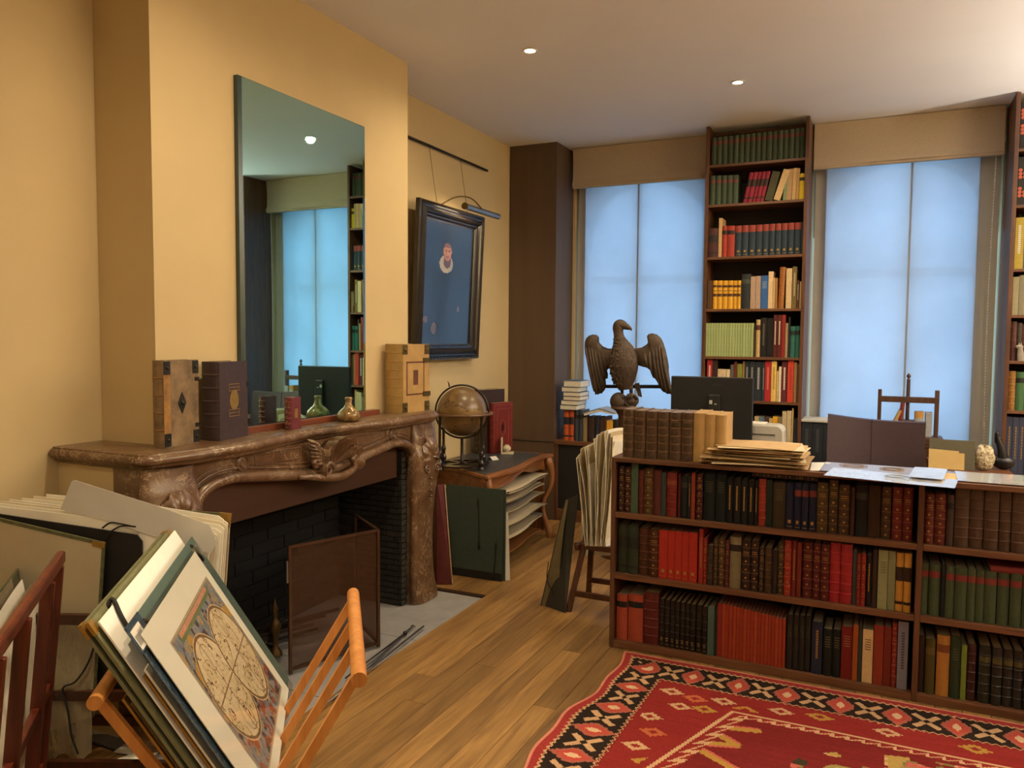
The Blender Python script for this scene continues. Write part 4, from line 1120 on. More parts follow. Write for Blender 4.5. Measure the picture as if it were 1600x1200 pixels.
# monitor seen from behind
plain('black_plastic', (.016, .017, .018), .42, var=.1)
plain('black_gloss', (.02, .022, .024), .2)
plain('pale_print', hexc('#b8bab0'), .6)
mo = thing('computer_monitor', (-1.0, 5.16, .735), 'black computer monitor seen from behind on the desk', 'monitor')
mx0, mx1 = W(1048, 640, y=5.16).x, W(1176, 640, y=5.16).x
mt, mb = W(1115, 589, y=5.16).z, W(1140, 690, y=5.16).z
G().box(mx0, mx1, 5.155, 5.183, mb, mt).build('shell', 'black_plastic', mo, bevel=.006)
G().box(mx0 + .008, mx1 - .008, 5.183, 5.186, mb + .012, mt - .008).build('screen', 'black_gloss', mo)
cx = (mx0 + mx1) / 2 - .0
G().box(cx - .012, cx + .062, 5.13, 5.156, mb + .02, mt - .115).build('mount_column', 'black_plastic', mo, bevel=.006)
G().box(cx - .01, cx + .06, 5.132, 5.15, .75, mb + .03).build('stand_neck', 'black_plastic', mo)
G().box(cx - .11, cx + .16, 5.06, 5.24, .736, .750).build('stand_foot', 'black_plastic', mo, bevel=.005)
G().box(cx - .005, cx + .014, 5.1285, 5.131, mt - .175, mt - .150).build('rating_label', 'pale_print', mo)
G().box(cx + .028, cx + .042, 5.1285, 5.131, mt - .178, mt - .171).build('rating_label', 'pale_print', mo)
plain('embossed_grey', hexc('#2f3233'), .4)
for k in range(4): G().box(cx + .005 + k * .016, cx + .017 + k * .016, 5.1538, 5.156, mt - .055, mt - .043).build('embossed_letter', 'embossed_grey', mo)

# printer behind the monitor
plain('printer_white', hexc('#b9b4a8'), .45, var=.04)
pr = thing('printer', (-.52, 5.28, .735), 'white rounded office printer beside the monitor', 'printer')
a, b = W(1172, 690, y=5.22).x, W(1224, 690, y=5.22).x
zt = W(1200, 664, y=5.22).z
poly = []
for k in range(13):
    th = PI * k / 12 * .5
    poly.append((b - .05 + .05 * math.sin(th + 0), zt - .05 + .05 * math.cos(th)))
poly = [(a - .12, .74), (a - .12, zt - .005), (a, zt)] + poly + [(b, .74)]
G().prism(poly, lambda p, q, t: (p, t, q), 5.20, 5.37).build('body', 'printer_white', pr, bevel=.008)
G().box(a - .11, b - .05, 5.194, 5.201, zt - .062, zt - .058).build('paper_slot', 'embossed_grey', pr)
G().box(a - .10, a + .09, 5.21, 5.36, zt, zt + .006).build('lid', 'page_white', pr, bevel=.003)
# white papers on the desk beyond the books
for i, (px, py, wd, hh, hx) in enumerate(((1085, 706, .13, .10, '#a8a8a4'), (1240, 712, .20, .05, '#b0aca0'))):
    p = W(px, py, y=4.86)
    G().box(p.x - wd / 2, p.x + wd / 2, 4.80, 4.92, .736, .736 + hh).build('paper_stack', plain('desk_paper_%d' % i, hexc(hx), .85, var=.2, scale=90, stretch=(.1, .1, 8)), label=('tall stack of white papers on the desk under the monitor', 'low stack of pale papers on the desk beside the monitor')[i], cat='paper', bevel=.003)

# chair on the far side of the desk
plain('plum_leather', hexc('#3c2a2f'), .45, var=.12, scale=50, bump=.1)
plain('chair_metal', (.05, .05, .055), .35, .8)
ch = thing('desk_chair', (-.02, 5.55, 0), 'dark plum leather chair with a broad back beyond the desk', 'chair')
ca, cb = W(1292, 690, y=5.68).x, W(1446, 690, y=5.68).x
czl, czr = W(1294, 648, y=5.68).z, W(1446, 661, y=5.68).z


def cbk(u, v):
    z = .46 + (czl + (czr - czl) * u - .018 * math.sin(PI * u) - .46) * v
    return (ca + (cb - ca) * u + .01 * (1 - v) * (1 - 2 * u), 5.69 + .05 * math.sin(PI * u) - .10 * (1 - v), z)


g = G().grid(cbk, 16, 12); g.grid(lambda u, v: (cbk(1 - u, v)[0], cbk(1 - u, v)[1] + .055, cbk(1 - u, v)[2] - .004), 16, 12)
for f_ in (lambda u, v: (cbk(u, 1)[0], cbk(u, 1)[1] + .055 * v, cbk(u, 1)[2] + .006 * math.sin(PI * v)), lambda u, v: (cbk(0, u)[0], cbk(0, u)[1] + .055 * (1 - v), cbk(0, u)[2]), lambda u, v: (cbk(1, u)[0], cbk(1, u)[1] + .055 * v, cbk(1, u)[2])): g.grid(f_, 16, 3)
g.build('backrest', 'plum_leather', ch, smooth=1.0)
xm = (ca + cb) / 2
G().tube([(xm - .02, 5.737, czl - .025), (xm - .02, 5.69, .75), (xm - .02, 5.645, .50)], .0022, 6).build('back_seam', 'plum_leather', ch)
G().box(ca + .01, cb - .01, 5.22, 5.62, .38, .46).build('seat', 'plum_leather', ch, bevel=.02)
for a in (ca + .03, cb - .05):
    for b in (5.24, 5.60): G().box(a, a + .022, b, b + .022, 0, .41).build('leg', 'chair_metal', ch)

# ================================================================== BOOK PRESS, FOLDER AND SMALL THINGS BY THE RIGHT WINDOW
wood('press_wood', hexc('#3a2418'), hexc('#5a3c2a'), 6, 'z', .45)
tb = thing('side_table', (.52, 5.72, 0), 'plain wooden side table below the right window', 'table')
G().box(.30, .735, 5.42, 5.98, .73, .76).build('table_top', 'desk_wood', tb, bevel=.003)
for a in (.31, .675):
    for b in (5.44, 5.91): G().box(a, a + .05, b, b + .05, 0, .73).build('leg', 'desk_wood', tb)
PY = 6.27
wb = thing('wooden_box', (.19, PY, .636), 'plain wooden box under the book press', 'box')
G().box(-.05, .44, PY - .13, PY + .09, .6365, .80).build('body', 'press_wood', wb, bevel=.003)
G().box(-.055, .445, PY - .135, PY + .095, .801, .815).build('lid', 'press_wood', wb, bevel=.002)
pq = thing('book_press', (.17, PY, .816), 'dark wooden book press with a threaded screw before the right window', 'press')
for a, b, top in ((1371, 1377, 608), (1460, 1467, 610)):
    x0, x1 = W(a, 640, y=PY).x, W(b, 640, y=PY).x
    zt = W((a + b) / 2, top, y=PY).z
    G().box(x0, x1, PY - .02, PY + .02, .86, zt).build('post', 'press_wood', pq, bevel=.003)
xa, xb = W(1371, 640, y=PY).x, W(1467, 640, y=PY).x
zb0, zb1 = W(1420, 629, y=PY).z, W(1420, 620, y=PY).z
G().box(xa, xb, PY - .022, PY + .022, zb0, zb1).build('crossbeam', 'press_wood', pq, bevel=.003)
G().box(xa - .03, xb + .03, PY - .11, PY + .085, .8155, .87).build('base_board', 'press_wood', pq, bevel=.006)
xs = W(1418, 640, y=PY).x; zs0, zs1 = W(1418, 656, y=PY).z, W(1418, 593, y=PY).z
prof = []; k = 0; z = zs0
while z < zs1: prof += [(.014, z), (.011, z + .004)]; z += .008
prof += [(.010, zs1), (.006, zs1 + .008), (.013, zs1 + .018), (.015, zs1 + .026), (.009, zs1 + .038), (.0005, zs1 + .046)]
G().lathe(prof, (xs, PY, 0), 14).build('screw', 'press_wood', pq, smooth=.8)
G().box(xs - .05, xs + .05, PY - .05, PY + .05, zs0 - .03, zs0).build('platen', 'press_wood', pq, bevel=.004)
# books in the press
x0 = W(1429, 660, y=PY - .05).x
book((x0 + .028, PY - .07, .872), .056, W(1430, 643, y=PY - .05).z - .872, .13, hexc('#a87c3c', 1.3), 'tan book with pale boards standing in the book press', 'T', labcol=hexc('#9a9e9a'))
book((x0 + .088, PY - .07, .872), .042, W(1430, 644, y=PY - .05).z - .872, .13, hexc('#8f9292', 1.2), 'pale grey book standing in the book press', 'f')
book((W(1404, 660, y=PY).x, PY - .06, .8735), .026, .235, .12, hexc('#6a2a20', 1.4), 'dark red book leaning in the book press', 'L', lean=.10)
book((W(1388, 660, y=PY).x, PY - .06, .8765), .020, .19, .12, hexc('#9a7a4a', 1.4), 'buff book leaning steeply in the book press', 'f', lean=.42)
# open grey-green folder with cardboard
fo = thing('folder', (.42, 5.50, .76), 'olive grey cardboard folder standing behind the chair', 'folder')
plain('olive_board', hexc('#57513d'), .8, var=.12, scale=60); plain('card_buff', hexc('#c2a468'), .85, var=.06)
a, b = W(1452, 710, y=5.48).x, W(1524, 710, y=5.48).x; zt0, zt1 = W(1450, 686, y=5.48).z, W(1524, 690, y=5.48).z
G().prism([(a, .762), (b, .762), (b, zt1), (a, zt0)], lambda p, q, t: (p, t + (q - .76) * .15, q), 5.475, 5.481).build('board', 'olive_board', fo)
a, b = W(1451, 720, y=5.46).x, W(1507, 720, y=5.46).x; zt0 = W(1470, 704, y=5.46).z
G().prism([(a, .762), (b, .762), (b, zt0 - .012), (b - .03, zt0 - .012), (b - .03, zt0), (a, zt0 + .006)], lambda p, q, t: (p, t + (q - .76) * .15, q), 5.455, 5.460).build('card_sheet', 'card_buff', fo)
# crumpled cellophane packet
t = NT('cellophane'); f = t.noise(t.coord(), 45, 4, .6, 1.0); t.bump(f, 1.0, .02)
t.set(t.ramp(f, [(.35, hexc('#8a7348')), (.65, hexc('#d8cba8'))]), .12, None, .8)
p = W(1537, 715, y=5.52)
pk = G().grid(lambda u, v: (p.x + (.055 + .008 * math.sin(u * 23 + v * 9)) * math.cos(2 * PI * u) * math.sin(PI * v) ** .6, 5.52 + .04 * math.sin(2 * PI * u) * math.sin(PI * v) ** .6, .762 + .075 * (1 - math.cos(PI * v)) * (1 + .05 * math.sin(u * 31))), 24, 12, cu=True)
pk.build('cellophane_packet', 'cellophane', smooth=1.0, label='crumpled glittering cellophane packet on the side table', cat='packet')
# black figurine with upright neck
plain('black_bronze', (.014, .012, .013), .35, .3)
p0 = W(1558, 738, y=5.62); p1 = W(1554, 687, y=5.62)
fg = thing('black_figurine', (p0.x, 5.62, .76), 'small black figurine with an upraised neck by the right window', 'figurine')
z1 = p1.z
G().tube(spline([(p0.x + .03, 5.62, .81), (p0.x + .02, 5.62, .88), (p0.x - .005, 5.62, .95), (p0.x - .012, 5.62, .99), (p0.x - .008, 5.62, z1 - .02), (p0.x - .004, 5.62, z1)], 14), [.034, .032, .028, .024, .020, .017, .014, .012, .011, .011, .011, .012, .013, .013, .011], 10).build('neck', 'black_bronze', fg, smooth=PI)
G().ball((p0.x - .002, 5.62, z1 + .006), .015, 10, 8, (1.35, .9, .8)).build('head', 'black_bronze', fg, smooth=PI)
G().ball((p0.x + .03, 5.62, .803), .052, 14, 8, (1.2, .8, .8)).build('body', 'black_bronze', fg, smooth=PI)

# ================================================================== CARVED EAGLE
plain('eagle_wood', hexc('#4a3a2c'), .6, var=.4, scale=30, bump=.5)
EY = 5.32
K = (890, 480, .15)


def ek(c, d, dy=0.0):
    p = W(K[0] + c * K[2], K[1] + d * K[2], y=EY); return Vector((p.x, EY + dy, p.z))


pxm = (ek(1000, 500) - ek(0, 500)).length / 1000
base = ek(560, 1040)
ea = thing('eagle_sculpture', (base.x, EY, 0.735), 'carved wooden eagle with spread wings perched before the left window', 'sculpture')
pth = [(578, 860, 62), (572, 800, 92), (568, 720, 122), (566, 620, 142), (564, 520, 138), (556, 445, 112), (536, 375, 74), (516, 315, 54), (508, 262, 50), (506, 222, 56), (516, 186, 56), (548, 184, 48), (585, 200, 34), (615, 214, 24), (638, 228, 13), (640, 246, 4)]
cp = spline([ek(a, b) for a, b, r in pth], 56); rr = [v.x for v in spline([Vector((r * pxm, 0, 0)) for a, b, r in pth], 56)]
g = G().tube(cp, [max(.002, r) for r in rr], 22)
g.v = [(x, EY + (y - EY) * .85, z) for x, y, z in g.v]
body = g.build('body', 'eagle_wood', ea, smooth=PI)
wl = [(450, 432), (380, 430), (330, 410), (295, 375), (275, 345), (285, 312), (265, 290), (230, 283), (190, 295), (160, 325), (145, 365), (143, 420), (150, 490), (170, 560), (195, 640), (220, 720), (235, 800), (245, 870), (255, 915), (268, 905), (280, 914), (300, 898), (315, 902), (330, 885), (350, 860), (360, 820), (355, 750), (378, 745), (380, 700), (370, 655), (400, 635), (430, 615), (460, 600)]
wr = [(660, 432), (740, 420), (790, 390), (818, 350), (800, 330), (795, 300), (815, 278), (850, 272), (895, 285), (935, 320), (960, 370), (985, 450), (1005, 540), (1018, 620), (1017, 670), (1030, 760), (1050, 850), (1065, 900), (1050, 915), (1030, 903), (1010, 908), (985, 890), (965, 885), (935, 850), (915, 800), (880, 745), (855, 735), (845, 660), (815, 645), (790, 630), (760, 624), (700, 605)]
for wo, s_ in ((wl, -1), (wr, 1)):
    pts_ = [ek(a, b) for a, b in wo]; cen = sum(pts_, Vector()) / len(pts_)
    g = G(); n_ = len(pts_)

    def wf(u, v, pts_=pts_, cen=cen, n_=n_):
        p = pts_[round(u * n_) % n_]; k_ = (0, .0, .12, .3, 1)[round(v * 4)] ; yy = (.024, .004, -.012, -.020, -.026)[round(v * 4)]
        q = p + (cen - p) * k_
        return (q.x, EY + .02 + yy, q.z)
    g.grid(wf, n_, 4, cu=True)
    g.grid(lambda u, v: (wf(u, 0)[0] + (cen.x - wf(u, 0)[0]) * v, EY + .044, wf(u, 0)[2] + (cen.z - wf(u, 0)[2]) * v), n_, 1, cu=True)
    wg = g.build('wing', 'eagle_wood', ea, smooth=1.0)
    tips = [(255, 880), (285, 890), (315, 875), (340, 840), (362, 735), (385, 665)] if s_ < 0 else [(1050, 885), (1015, 885), (975, 865), (940, 830), (870, 725), (835, 650)]
    root_ = [(165, 420), (195, 415), (225, 425), (258, 440), (300, 460), (345, 480)] if s_ < 0 else [(960, 420), (930, 415), (900, 425), (868, 440), (830, 460), (780, 480)]
    for (a, b), (c, d) in zip(root_, tips):
        G().tube(spline([ek(a, b, .004), ek((a + c) / 2 - s_ * 6, (b + d) / 2, -.012), ek(c, d, .004)], 8), [.006, .009, .011, .012, .012, .012, .011, .009, .005], 6).build('feather', 'eagle_wood', wg, smooth=PI)
# breast scales
rs = random.Random(5); g = G()
for i in range(260):
    b = rs.uniform(330, 800); hw = float(np.interp(b, [315, 375, 445, 520, 620, 720, 800], [54, 74, 112, 138, 142, 122, 92])); a = float(np.interp(b, [315, 375, 445], [516, 536, 560])) + rs.uniform(-.9, .9) * hw; xc = float(np.interp(b, [315, 375, 445], [516, 536, 560]))
    q = max(0.0, 1 - ((a - xc) / max(1, hw * 1.04)) ** 2) ** .5
    g.ball(ek(a, b, -hw * pxm * .85 * q + .002), .010, 6, 4, (.8, .5, 1.25))
g.build('breast_feathers', 'eagle_wood', ea, smooth=PI, kind='stuff')
for a in (545, 640):
    G().tube([ek(a - 4, 800), ek(a, 850), ek(a + 2, 905)], [.020, .013, .011], 10).build('leg', 'eagle_wood', ea, smooth=PI)
    for dx in (-22, 0, 22): G().tube([ek(a, 900, -.01), ek(a + dx, 915, -.03), ek(a + dx * 1.1, 950, -.042)], [.008, .009, .004], 7).build('talon', 'eagle_wood', ea, smooth=PI)
G().prism([(ek(660, 800).x, ek(660, 800).z), (ek(705, 790).x, ek(705, 790).z), (ek(735, 940).x, ek(735, 940).z), (ek(700, 930).x, ek(700, 930).z)], lambda p, q, t: (p, t, q), EY + .03, EY + .05).build('tail', 'eagle_wood', ea)
G().ball(ek(510, 985, .0), .078 * .75, 18, 12, (1.05, 1, 1.15)).build('rock', 'eagle_wood', ea, smooth=PI)
G().tube([ek(650 + 62 * math.cos(k * .4), 972 + 62 * math.sin(k * .4), -.03 + k * .0015) for k in range(18)], [.008 + .003 * math.sin(k / 17 * PI) for k in range(18)], 8).build('coiled_snake', 'eagle_wood', ea, smooth=PI)
G().ball(ek(640, 985, .01), .045, 12, 8).build('rock', 'eagle_wood', ea, smooth=PI)
z0 = ek(560, 1030).z
G().lathe([(.0001, z0), (.085, z0), (.09, z0 - .015), (.055, z0 - .03), (.035, z0 - .07), (.035, z0 - .3), (.06, z0 - .5), (.05, .5), (.05, .12), (.13, .05), (.15, .0), (.0001, 0.0)], (base.x, EY, 0), 20).build('pedestal', 'press_wood', ea, smooth=.8)
G().tube([ek(350, 830, .06), ek(930, 832, .06)], .017 * .75, 8).build('support_bar', 'black_bronze', ea, smooth=PI)

# ================================================================== ON TOP OF THE LOW BOOKCASE
TZ = .9615
a0 = W(974, 718, z=TZ); a1 = W(1099, 721, z=TZ)
# six tooled volumes, three vellum ones; spines face the viewer's side
dirv = Vector((1, .05, 0)).normalized(); dep = Vector((-dirv.y, dirv.x, 0)); rot = math.atan2(dirv.y, dirv.x)
o0 = Vector((-1.150, 3.722, TZ))
hgt = W(980, 641, y=3.72).z - TZ
edges = [974, 1000, 1017, 1034, 1051, 1068, 1086]
wbk = .0595
plain('tooled_tan', hexc('#5e4834'), .5, var=.35, scale=60, bump=.3)
pos = 0.0
for i in range(6):
    wd = .058
    b_ = book(o0 + dirv * (pos + wd / 2), wd - .003, hgt + random.uniform(-.003, .004), .20, hexc('#5b4531', 1.25), f'brown tooled leather folio, {nth(i + 1)} from left on top of the low bookcase', 'L', rotz=rot, bands=5, rb=.013, pages='vellum_brown')
    g = G(); h_ = hgt
    for k in range(6):
        zc = h_ * (k + .5) / 6
        if k == 4: [g.box(-.018, .018, -.0012, .0, zc - .012 + j * .008, zc - .009 + j * .008) for j in range(3)]
        else:
            for r in (.015, .008): g.tube([(r * math.cos(2 * PI * q / 12), -.0008 + .0008 * 0, zc + r * math.sin(2 * PI * q / 12)) for q in range(13)], .0011, 4, False)
    child(b_, 'tooled_rosettes', g, 'book_leather', color=hexc('#33241a'))['kind'] = 'stuff'
    pos += wd
for i, wd in enumerate((.056, .048, .05)):
    b_ = book(o0 + dirv * (pos + wd / 2), wd - .001, hgt + (.0, -.004, -.006)[i], (.24, .24, .25)[i], hexc('#a98d58', 1.25), f'pale vellum folio, {("leftmost", "middle", "rightmost")[i]} of three at the end of the row on the low bookcase', '', rotz=rot, rb=.010, bands=0, pages='vellum_pale')
    b_.material_slots[0].material = MATS['vellum_pale']
    pos += wd

# heap of loose brown papers
plain('paper_tan', hexc('#b99a6c'), .9, var=.10, scale=20); plain('paper_brown', hexc('#96774c'), .9, var=.12, scale=20); plain('paper_cream', hexc('#cdbb95'), .9, var=.06, scale=20)
plain('paper_white2', hexc('#ccc9c0'), .75, var=.05, scale=10)


def sheet(name, cx, cy, z, lx, ly, rot, mat, label=None, cat='paper', group=None, curl=.0, th=.0012, parent=None, seed=0, n=8, lift=.0):
    r = random.Random(seed); c, s = math.cos(rot), math.sin(rot); ph = r.uniform(0, 6)

    def f(u, v, dz=0):
        a = (u - .5) * lx; b = (v - .5) * ly
        h = curl * (math.sin(u * 4.2 + ph) * .5 + .5) * (.4 + .6 * v) + lift * u
        return (cx + a * c - b * s, cy + a * s + b * c, z + h + dz)
    g = G().grid(lambda u, v: f(u, v, th), n, n)
    g.grid(lambda u, v: f(1 - u, v, 0), n, n)
    for ff in (lambda u, v: f(u, 0, th * v), lambda u, v: f(1 - u, 1, th * v), lambda u, v: f(0, 1 - u, th * v), lambda u, v: f(1, u, th * v)): g.grid(ff, n, 1)
    return g.build(name, mat, parent, smooth=.6, **(dict(label=label, cat=cat, group=group) if parent is None else {}))


rs = random.Random(11)
z = TZ + .0005
for i in range(24):
    t_ = i / 23
    lx = .44 - .06 * t_ + rs.uniform(-.03, .03); ly = .26 + rs.uniform(-.04, .03)
    cx = -.53 + .02 * t_ + rs.uniform(-.03, .03); cy = 3.85 + rs.uniform(-.02, .02)
    sheet('loose_paper', cx, cy, z, lx, ly, rs.uniform(-.12, .16), ('paper_tan', 'paper_brown', 'paper_cream', 'paper_tan', 'paper_tan')[i % 5], f'curling old paper sheet in the heap on the low bookcase, {nth(i + 1)} from the bottom', group='old papers heaped on the low bookcase', curl=.006 + .004 * rs.random(), th=.0022, seed=i)
    z += .0034 + (.0012 if i % 4 == 0 else 0)
# plastic-sleeved print hanging over the edge, with papers beside it
plain('print_paper_c2', hexc('#8f7a5c'), .25, var=.15, scale=14, coat=.6)
sl = thing('sleeved_print', (.02, 3.85, TZ), 'engraved map in a glossy plastic sleeve lying over the bookcase edge', 'print')
sheet('print_sheet', -.0, 3.86, TZ + .004, .46, .28, -.03, 'print_paper_c2', parent=sl, curl=.002)
t = NT('sleeve_gloss'); f = t.noise(t.coord(), 5, 4, .5, .5); t.bump(f, .35, .02)
t.set((.62, .62, .62), .10, None, .9, 1.0); t.b.inputs['Coat Roughness'].default_value = .06
sheet('white_mount', .05, 3.645, TZ + .0075, .49, .22, -.13, 'sleeve_gloss', parent=sl, curl=.006, seed=3)
sheet('mount_corner', .20, 3.80, TZ + .0165, .13, .30, -.12, 'sleeve_gloss', parent=sl, curl=.002)
plain('ink_brown', hexc('#7d6546'), .6, var=.4, scale=40)
for (cx, cy, rx_, ry_) in ((-.10, 3.93, .06, .045), (.06, 3.90, .05, .04)):
    g = G()
    for q in (1, .75): g.tube([(cx + rx_ * q * math.cos(2 * PI * k / 20), cy + ry_ * q * math.sin(2 * PI * k / 20), TZ + .0088) for k in range(21)], .0012, 4, False)
    g.build('engraved_figure', 'ink_brown', sl, kind='stuff')
G().tube([(.075 + .045 * math.cos(k * .42), 3.645 + .03 * math.sin(k * .42), TZ + .0165) for k in range(14)], .0022, 5).build('drawn_curl', plain('ink_grey', hexc('#8f959b'), .5), sl)
sheet('loose_paper', .26, 3.80, TZ + .0005, .10, .27, -.35, 'paper_tan', 'tan card strip beside the sleeved map', curl=.003)
sheet('loose_paper', -.225, 3.86, TZ + .0005, .11, .25, .05, 'paper_white2', 'white paper between the heap and the sleeved map', curl=.004)
s2 = thing('sleeved_print', (.55, 3.85, TZ), 'pale print in a glossy sleeve at the right end of the bookcase top', 'print')
sheet('print_sheet', .58, 3.86, TZ + .001, .60, .26, -.03, 'print_paper_c2', parent=s2)
sheet('clear_cover', .44, 3.86, TZ + .004, .26, .27, -.03, 'sleeve_gloss', parent=s2, curl=.003, seed=5)

# ================================================================== PAINTING, RAIL AND PICTURE LAMP
plain('ebony_frame', hexc('#17110d'), .30, var=.25, scale=20, spec=.6, coat=.3)
plain('rail_dark', hexc('#2a2019'), .4, .3)
g = G().tube([(-2.902, 4.10, 2.883), (-2.902, 5.66, 2.883)], .010, 8)
g.build('picture_rail', 'rail_dark', smooth=PI, label='dark picture rail rod on the recess wall', cat='rail')
xb_ = -2.885
BL, BR = W(640, 558, x=xb_), W(741, 565, x=xb_)
zb = (BL.z + BR.z) / 2


def at_y(px, py, yy):
    return W(px, py, y=yy)


TL = at_y(650, 302, BL.y); TR = at_y(751, 345, BR.y)
ztop = (TL.z + TR.z) / 2; xt = max(-2.87, min(-2.78, (TL.x + TR.x) / 2))
O = Vector((xb_, BL.y, zb)); eu = Vector((0, 1, 0)); Lu = BR.y - BL.y
ev = Vector((xt - xb_, 0, ztop - zb)); Lv = ev.length; ev.normalize(); en = eu.cross(ev).normalized()
if en.x < 0: en = -en


def pf(u, v, n=0.0): return O + eu * u + ev * v + en * n


pa = thing('framed_painting', (xb_, BL.y + Lu / 2, zb), 'dark portrait painting in a black ripple-moulded frame on the recess wall', 'painting')
fw = .115
mould = [(0, 0), (0, .03), (.008, .042), (.022, .044), (.030, .034), (.040, .030), (.052, .046), (.066, .050), (.078, .040), (.086, .028), (.096, .026), (.104, .018), (fw, .012), (fw, 0)]
for nm, fn in (('left', lambda a, b, t: pf(a, a + (Lv - 2 * a) * t, b)), ('right', lambda a, b, t: pf(Lu - a, a + (Lv - 2 * a) * t, b)), ('bottom', lambda a, b, t: pf(a + (Lu - 2 * a) * t, a, b)), ('top', lambda a, b, t: pf(a + (Lu - 2 * a) * t, Lv - a, b))):
    G().prism(mould, fn, 0, 1).build('frame_rail', 'ebony_frame', pa)
# ripple studs along the lower rail
g = G(); k = 0.03
while k < Lu - .03:
    for a, b in ((.016, .046), (.100, .024)): g.obox(pf(k, a - .004, b - .004), eu * .022, ev * .008, en * .005)
    k += .045
g.build('ripple_moulding', 'ebony_frame', pa, kind='stuff')


def portrait(u, v):
    base = arr('#1b2027')[None] * np.ones((len(u), 1)); n = pnoise(u * 9, v * 12, 3)[:, None]
    c = base * (.6 + .8 * n)
    # doublet slightly different from ground
    bodym = ((u - .47) ** 2 / .13 + (v - .25) ** 2 / .16) < 1
    c[bodym] = c[bodym] * .6
    ruff = (((u - .44) / .135) ** 2 + ((v - .665) / .075) ** 2) < 1
    c[ruff] = arr('#a9a08c') * (.55 + .6 * pnoise(u[ruff] * 60, v[ruff] * 20, 5)[:, None])
    beard = (((u - .455) / .075) ** 2 + ((v - .69) / .06) ** 2) < 1
    face = (((u - .455) / .082) ** 2 + ((v - .765) / .075) ** 2) < 1
    c[beard] = arr('#5c3a26')
    c[face] = arr('#a06c48') * (.7 + .5 * pnoise(u[face] * 30, v[face] * 30, 8)[:, None])
    hair = face & (v > .80); c[hair] = arr('#6a3f22')
    br = face & (np.abs(v - .775) < .008) & (np.abs(np.abs(u - .46) - .032) < .018); c[br] = arr('#6b4530')
    mouth = face & (np.abs(v - .725) < .005) & (np.abs(u - .46) < .025); c[mouth] = arr('#74422e')
    nose = face & (np.abs(u - .468) < .008) & (v > .735) & (v < .77); c[nose] = arr('#b07c56')
    for cu, cv, ru, rv in ((.24, .13, .05, .05), (.07, .2, .05, .03), (.72, .30, .02, .025)):
        h = (((u - cu) / ru) ** 2 + ((v - cv) / rv) ** 2) < 1; c[h] = arr('#6d5647') * .8
    return c


painted('oil_canvas', .16, .75, 0.0, coat=.5, bscale=60)
paint_grid('canvas', lambda a, b: pf(fw - .002 + (Lu - 2 * fw + .004) * a, fw - .002 + (Lv - 2 * fw + .004) * b, .008), portrait, 70, 110, 'oil_canvas', pa)
plain('gilt_slip', hexc('#7a6238'), .4, .5)
for a, b, c_, d in ((fw - .006, Lu - fw + .006, fw - .006, fw), (fw - .006, Lu - fw + .006, Lv - fw, Lv - fw + .006)):
    G().obox(pf(a, c_, .009), eu * (b - a), ev * (d - c_), en * .004).build('gilt_slip', 'gilt_slip', pa)
for q in (.30, .78):
    u_ = Lu * q; G().tube([pf(u_, Lv - .02, .0), (-2.902, O.y + u_, 2.875)], .0016, 5).build('hanging_wire', 'rail_dark', pa)
plain('lamp_steel', hexc('#8f9296'), .35, .8)
pl_ = thing('picture_lamp', pf(Lu * .62, Lv, .05), 'steel tubular picture lamp over the portrait', 'lamp')
c0 = pf(Lu * .42, Lv + .0, .16); c1 = pf(Lu * .98, Lv + .0, .16)
G().tube([c0, c1], .022, 14).build('tube_shade', 'lamp_steel', pl_, smooth=1.0)
G().tube([c0 - eu * .012, c0 + eu * .004], .024, 14).build('end_cap', 'brass_old', pl_, smooth=1.0)
G().tube(spline([pf(Lu * .30, Lv - .01, .02), pf(Lu * .40, Lv + .06, .09), pf(Lu * .52, Lv + .07, .15), pf(Lu * .64, Lv + .01, .185)], 14), .005, 7).build('arm', 'brass_old', pl_, smooth=PI)
ld = bpy.data.lights.new('picture_bulb', 'AREA'); ld.shape = 'RECTANGLE'; ld.size = .30; ld.size_y = .02; ld.energy = 2.2; ld.color = (1, .72, .42)
lo = bpy.data.objects.new('bulb', ld); COL.objects.link(lo)
mid = (c0 * .65 + c1 * .35) - en * .004 - ev * .025
zax = (en * .55 + ev * 1.0).normalized(); xax = eu; yax = zax.cross(xax)
lo.matrix_world = Matrix(((xax.x, yax.x, zax.x, mid.x), (xax.y, yax.y, zax.y, mid.y), (xax.z, yax.z, zax.z, mid.z), (0, 0, 0, 1)))
lo.parent = pl_; lo.matrix_parent_inverse = parent_matrix(pl_).inverted()

# ================================================================== PRINT TABLE WITH OPEN SHELVES
wood('walnut', hexc('#6b3f1f'), hexc('#96633a'), 5, 'y', .35)
wood('walnut_v', hexc('#6b3f1f'), hexc('#96633a'), 5, 'z', .35)
plain('slate_leather', hexc('#3a3c3d'), .45, var=.15, scale=30)
TT = .65
ta = thing('print_table', (-2.58, 5.05, 0), 'bow-fronted walnut table with open shelves of prints', 'table')
tyn, tyf = 4.47, 5.60


def tfront(y):          # serpentine front edge
    s = (y - tyn) / (tyf - tyn)
    return -2.275 + .03 * math.sin(s * 2 * PI - .6) * (1 if 0 < s < 1 else 0)


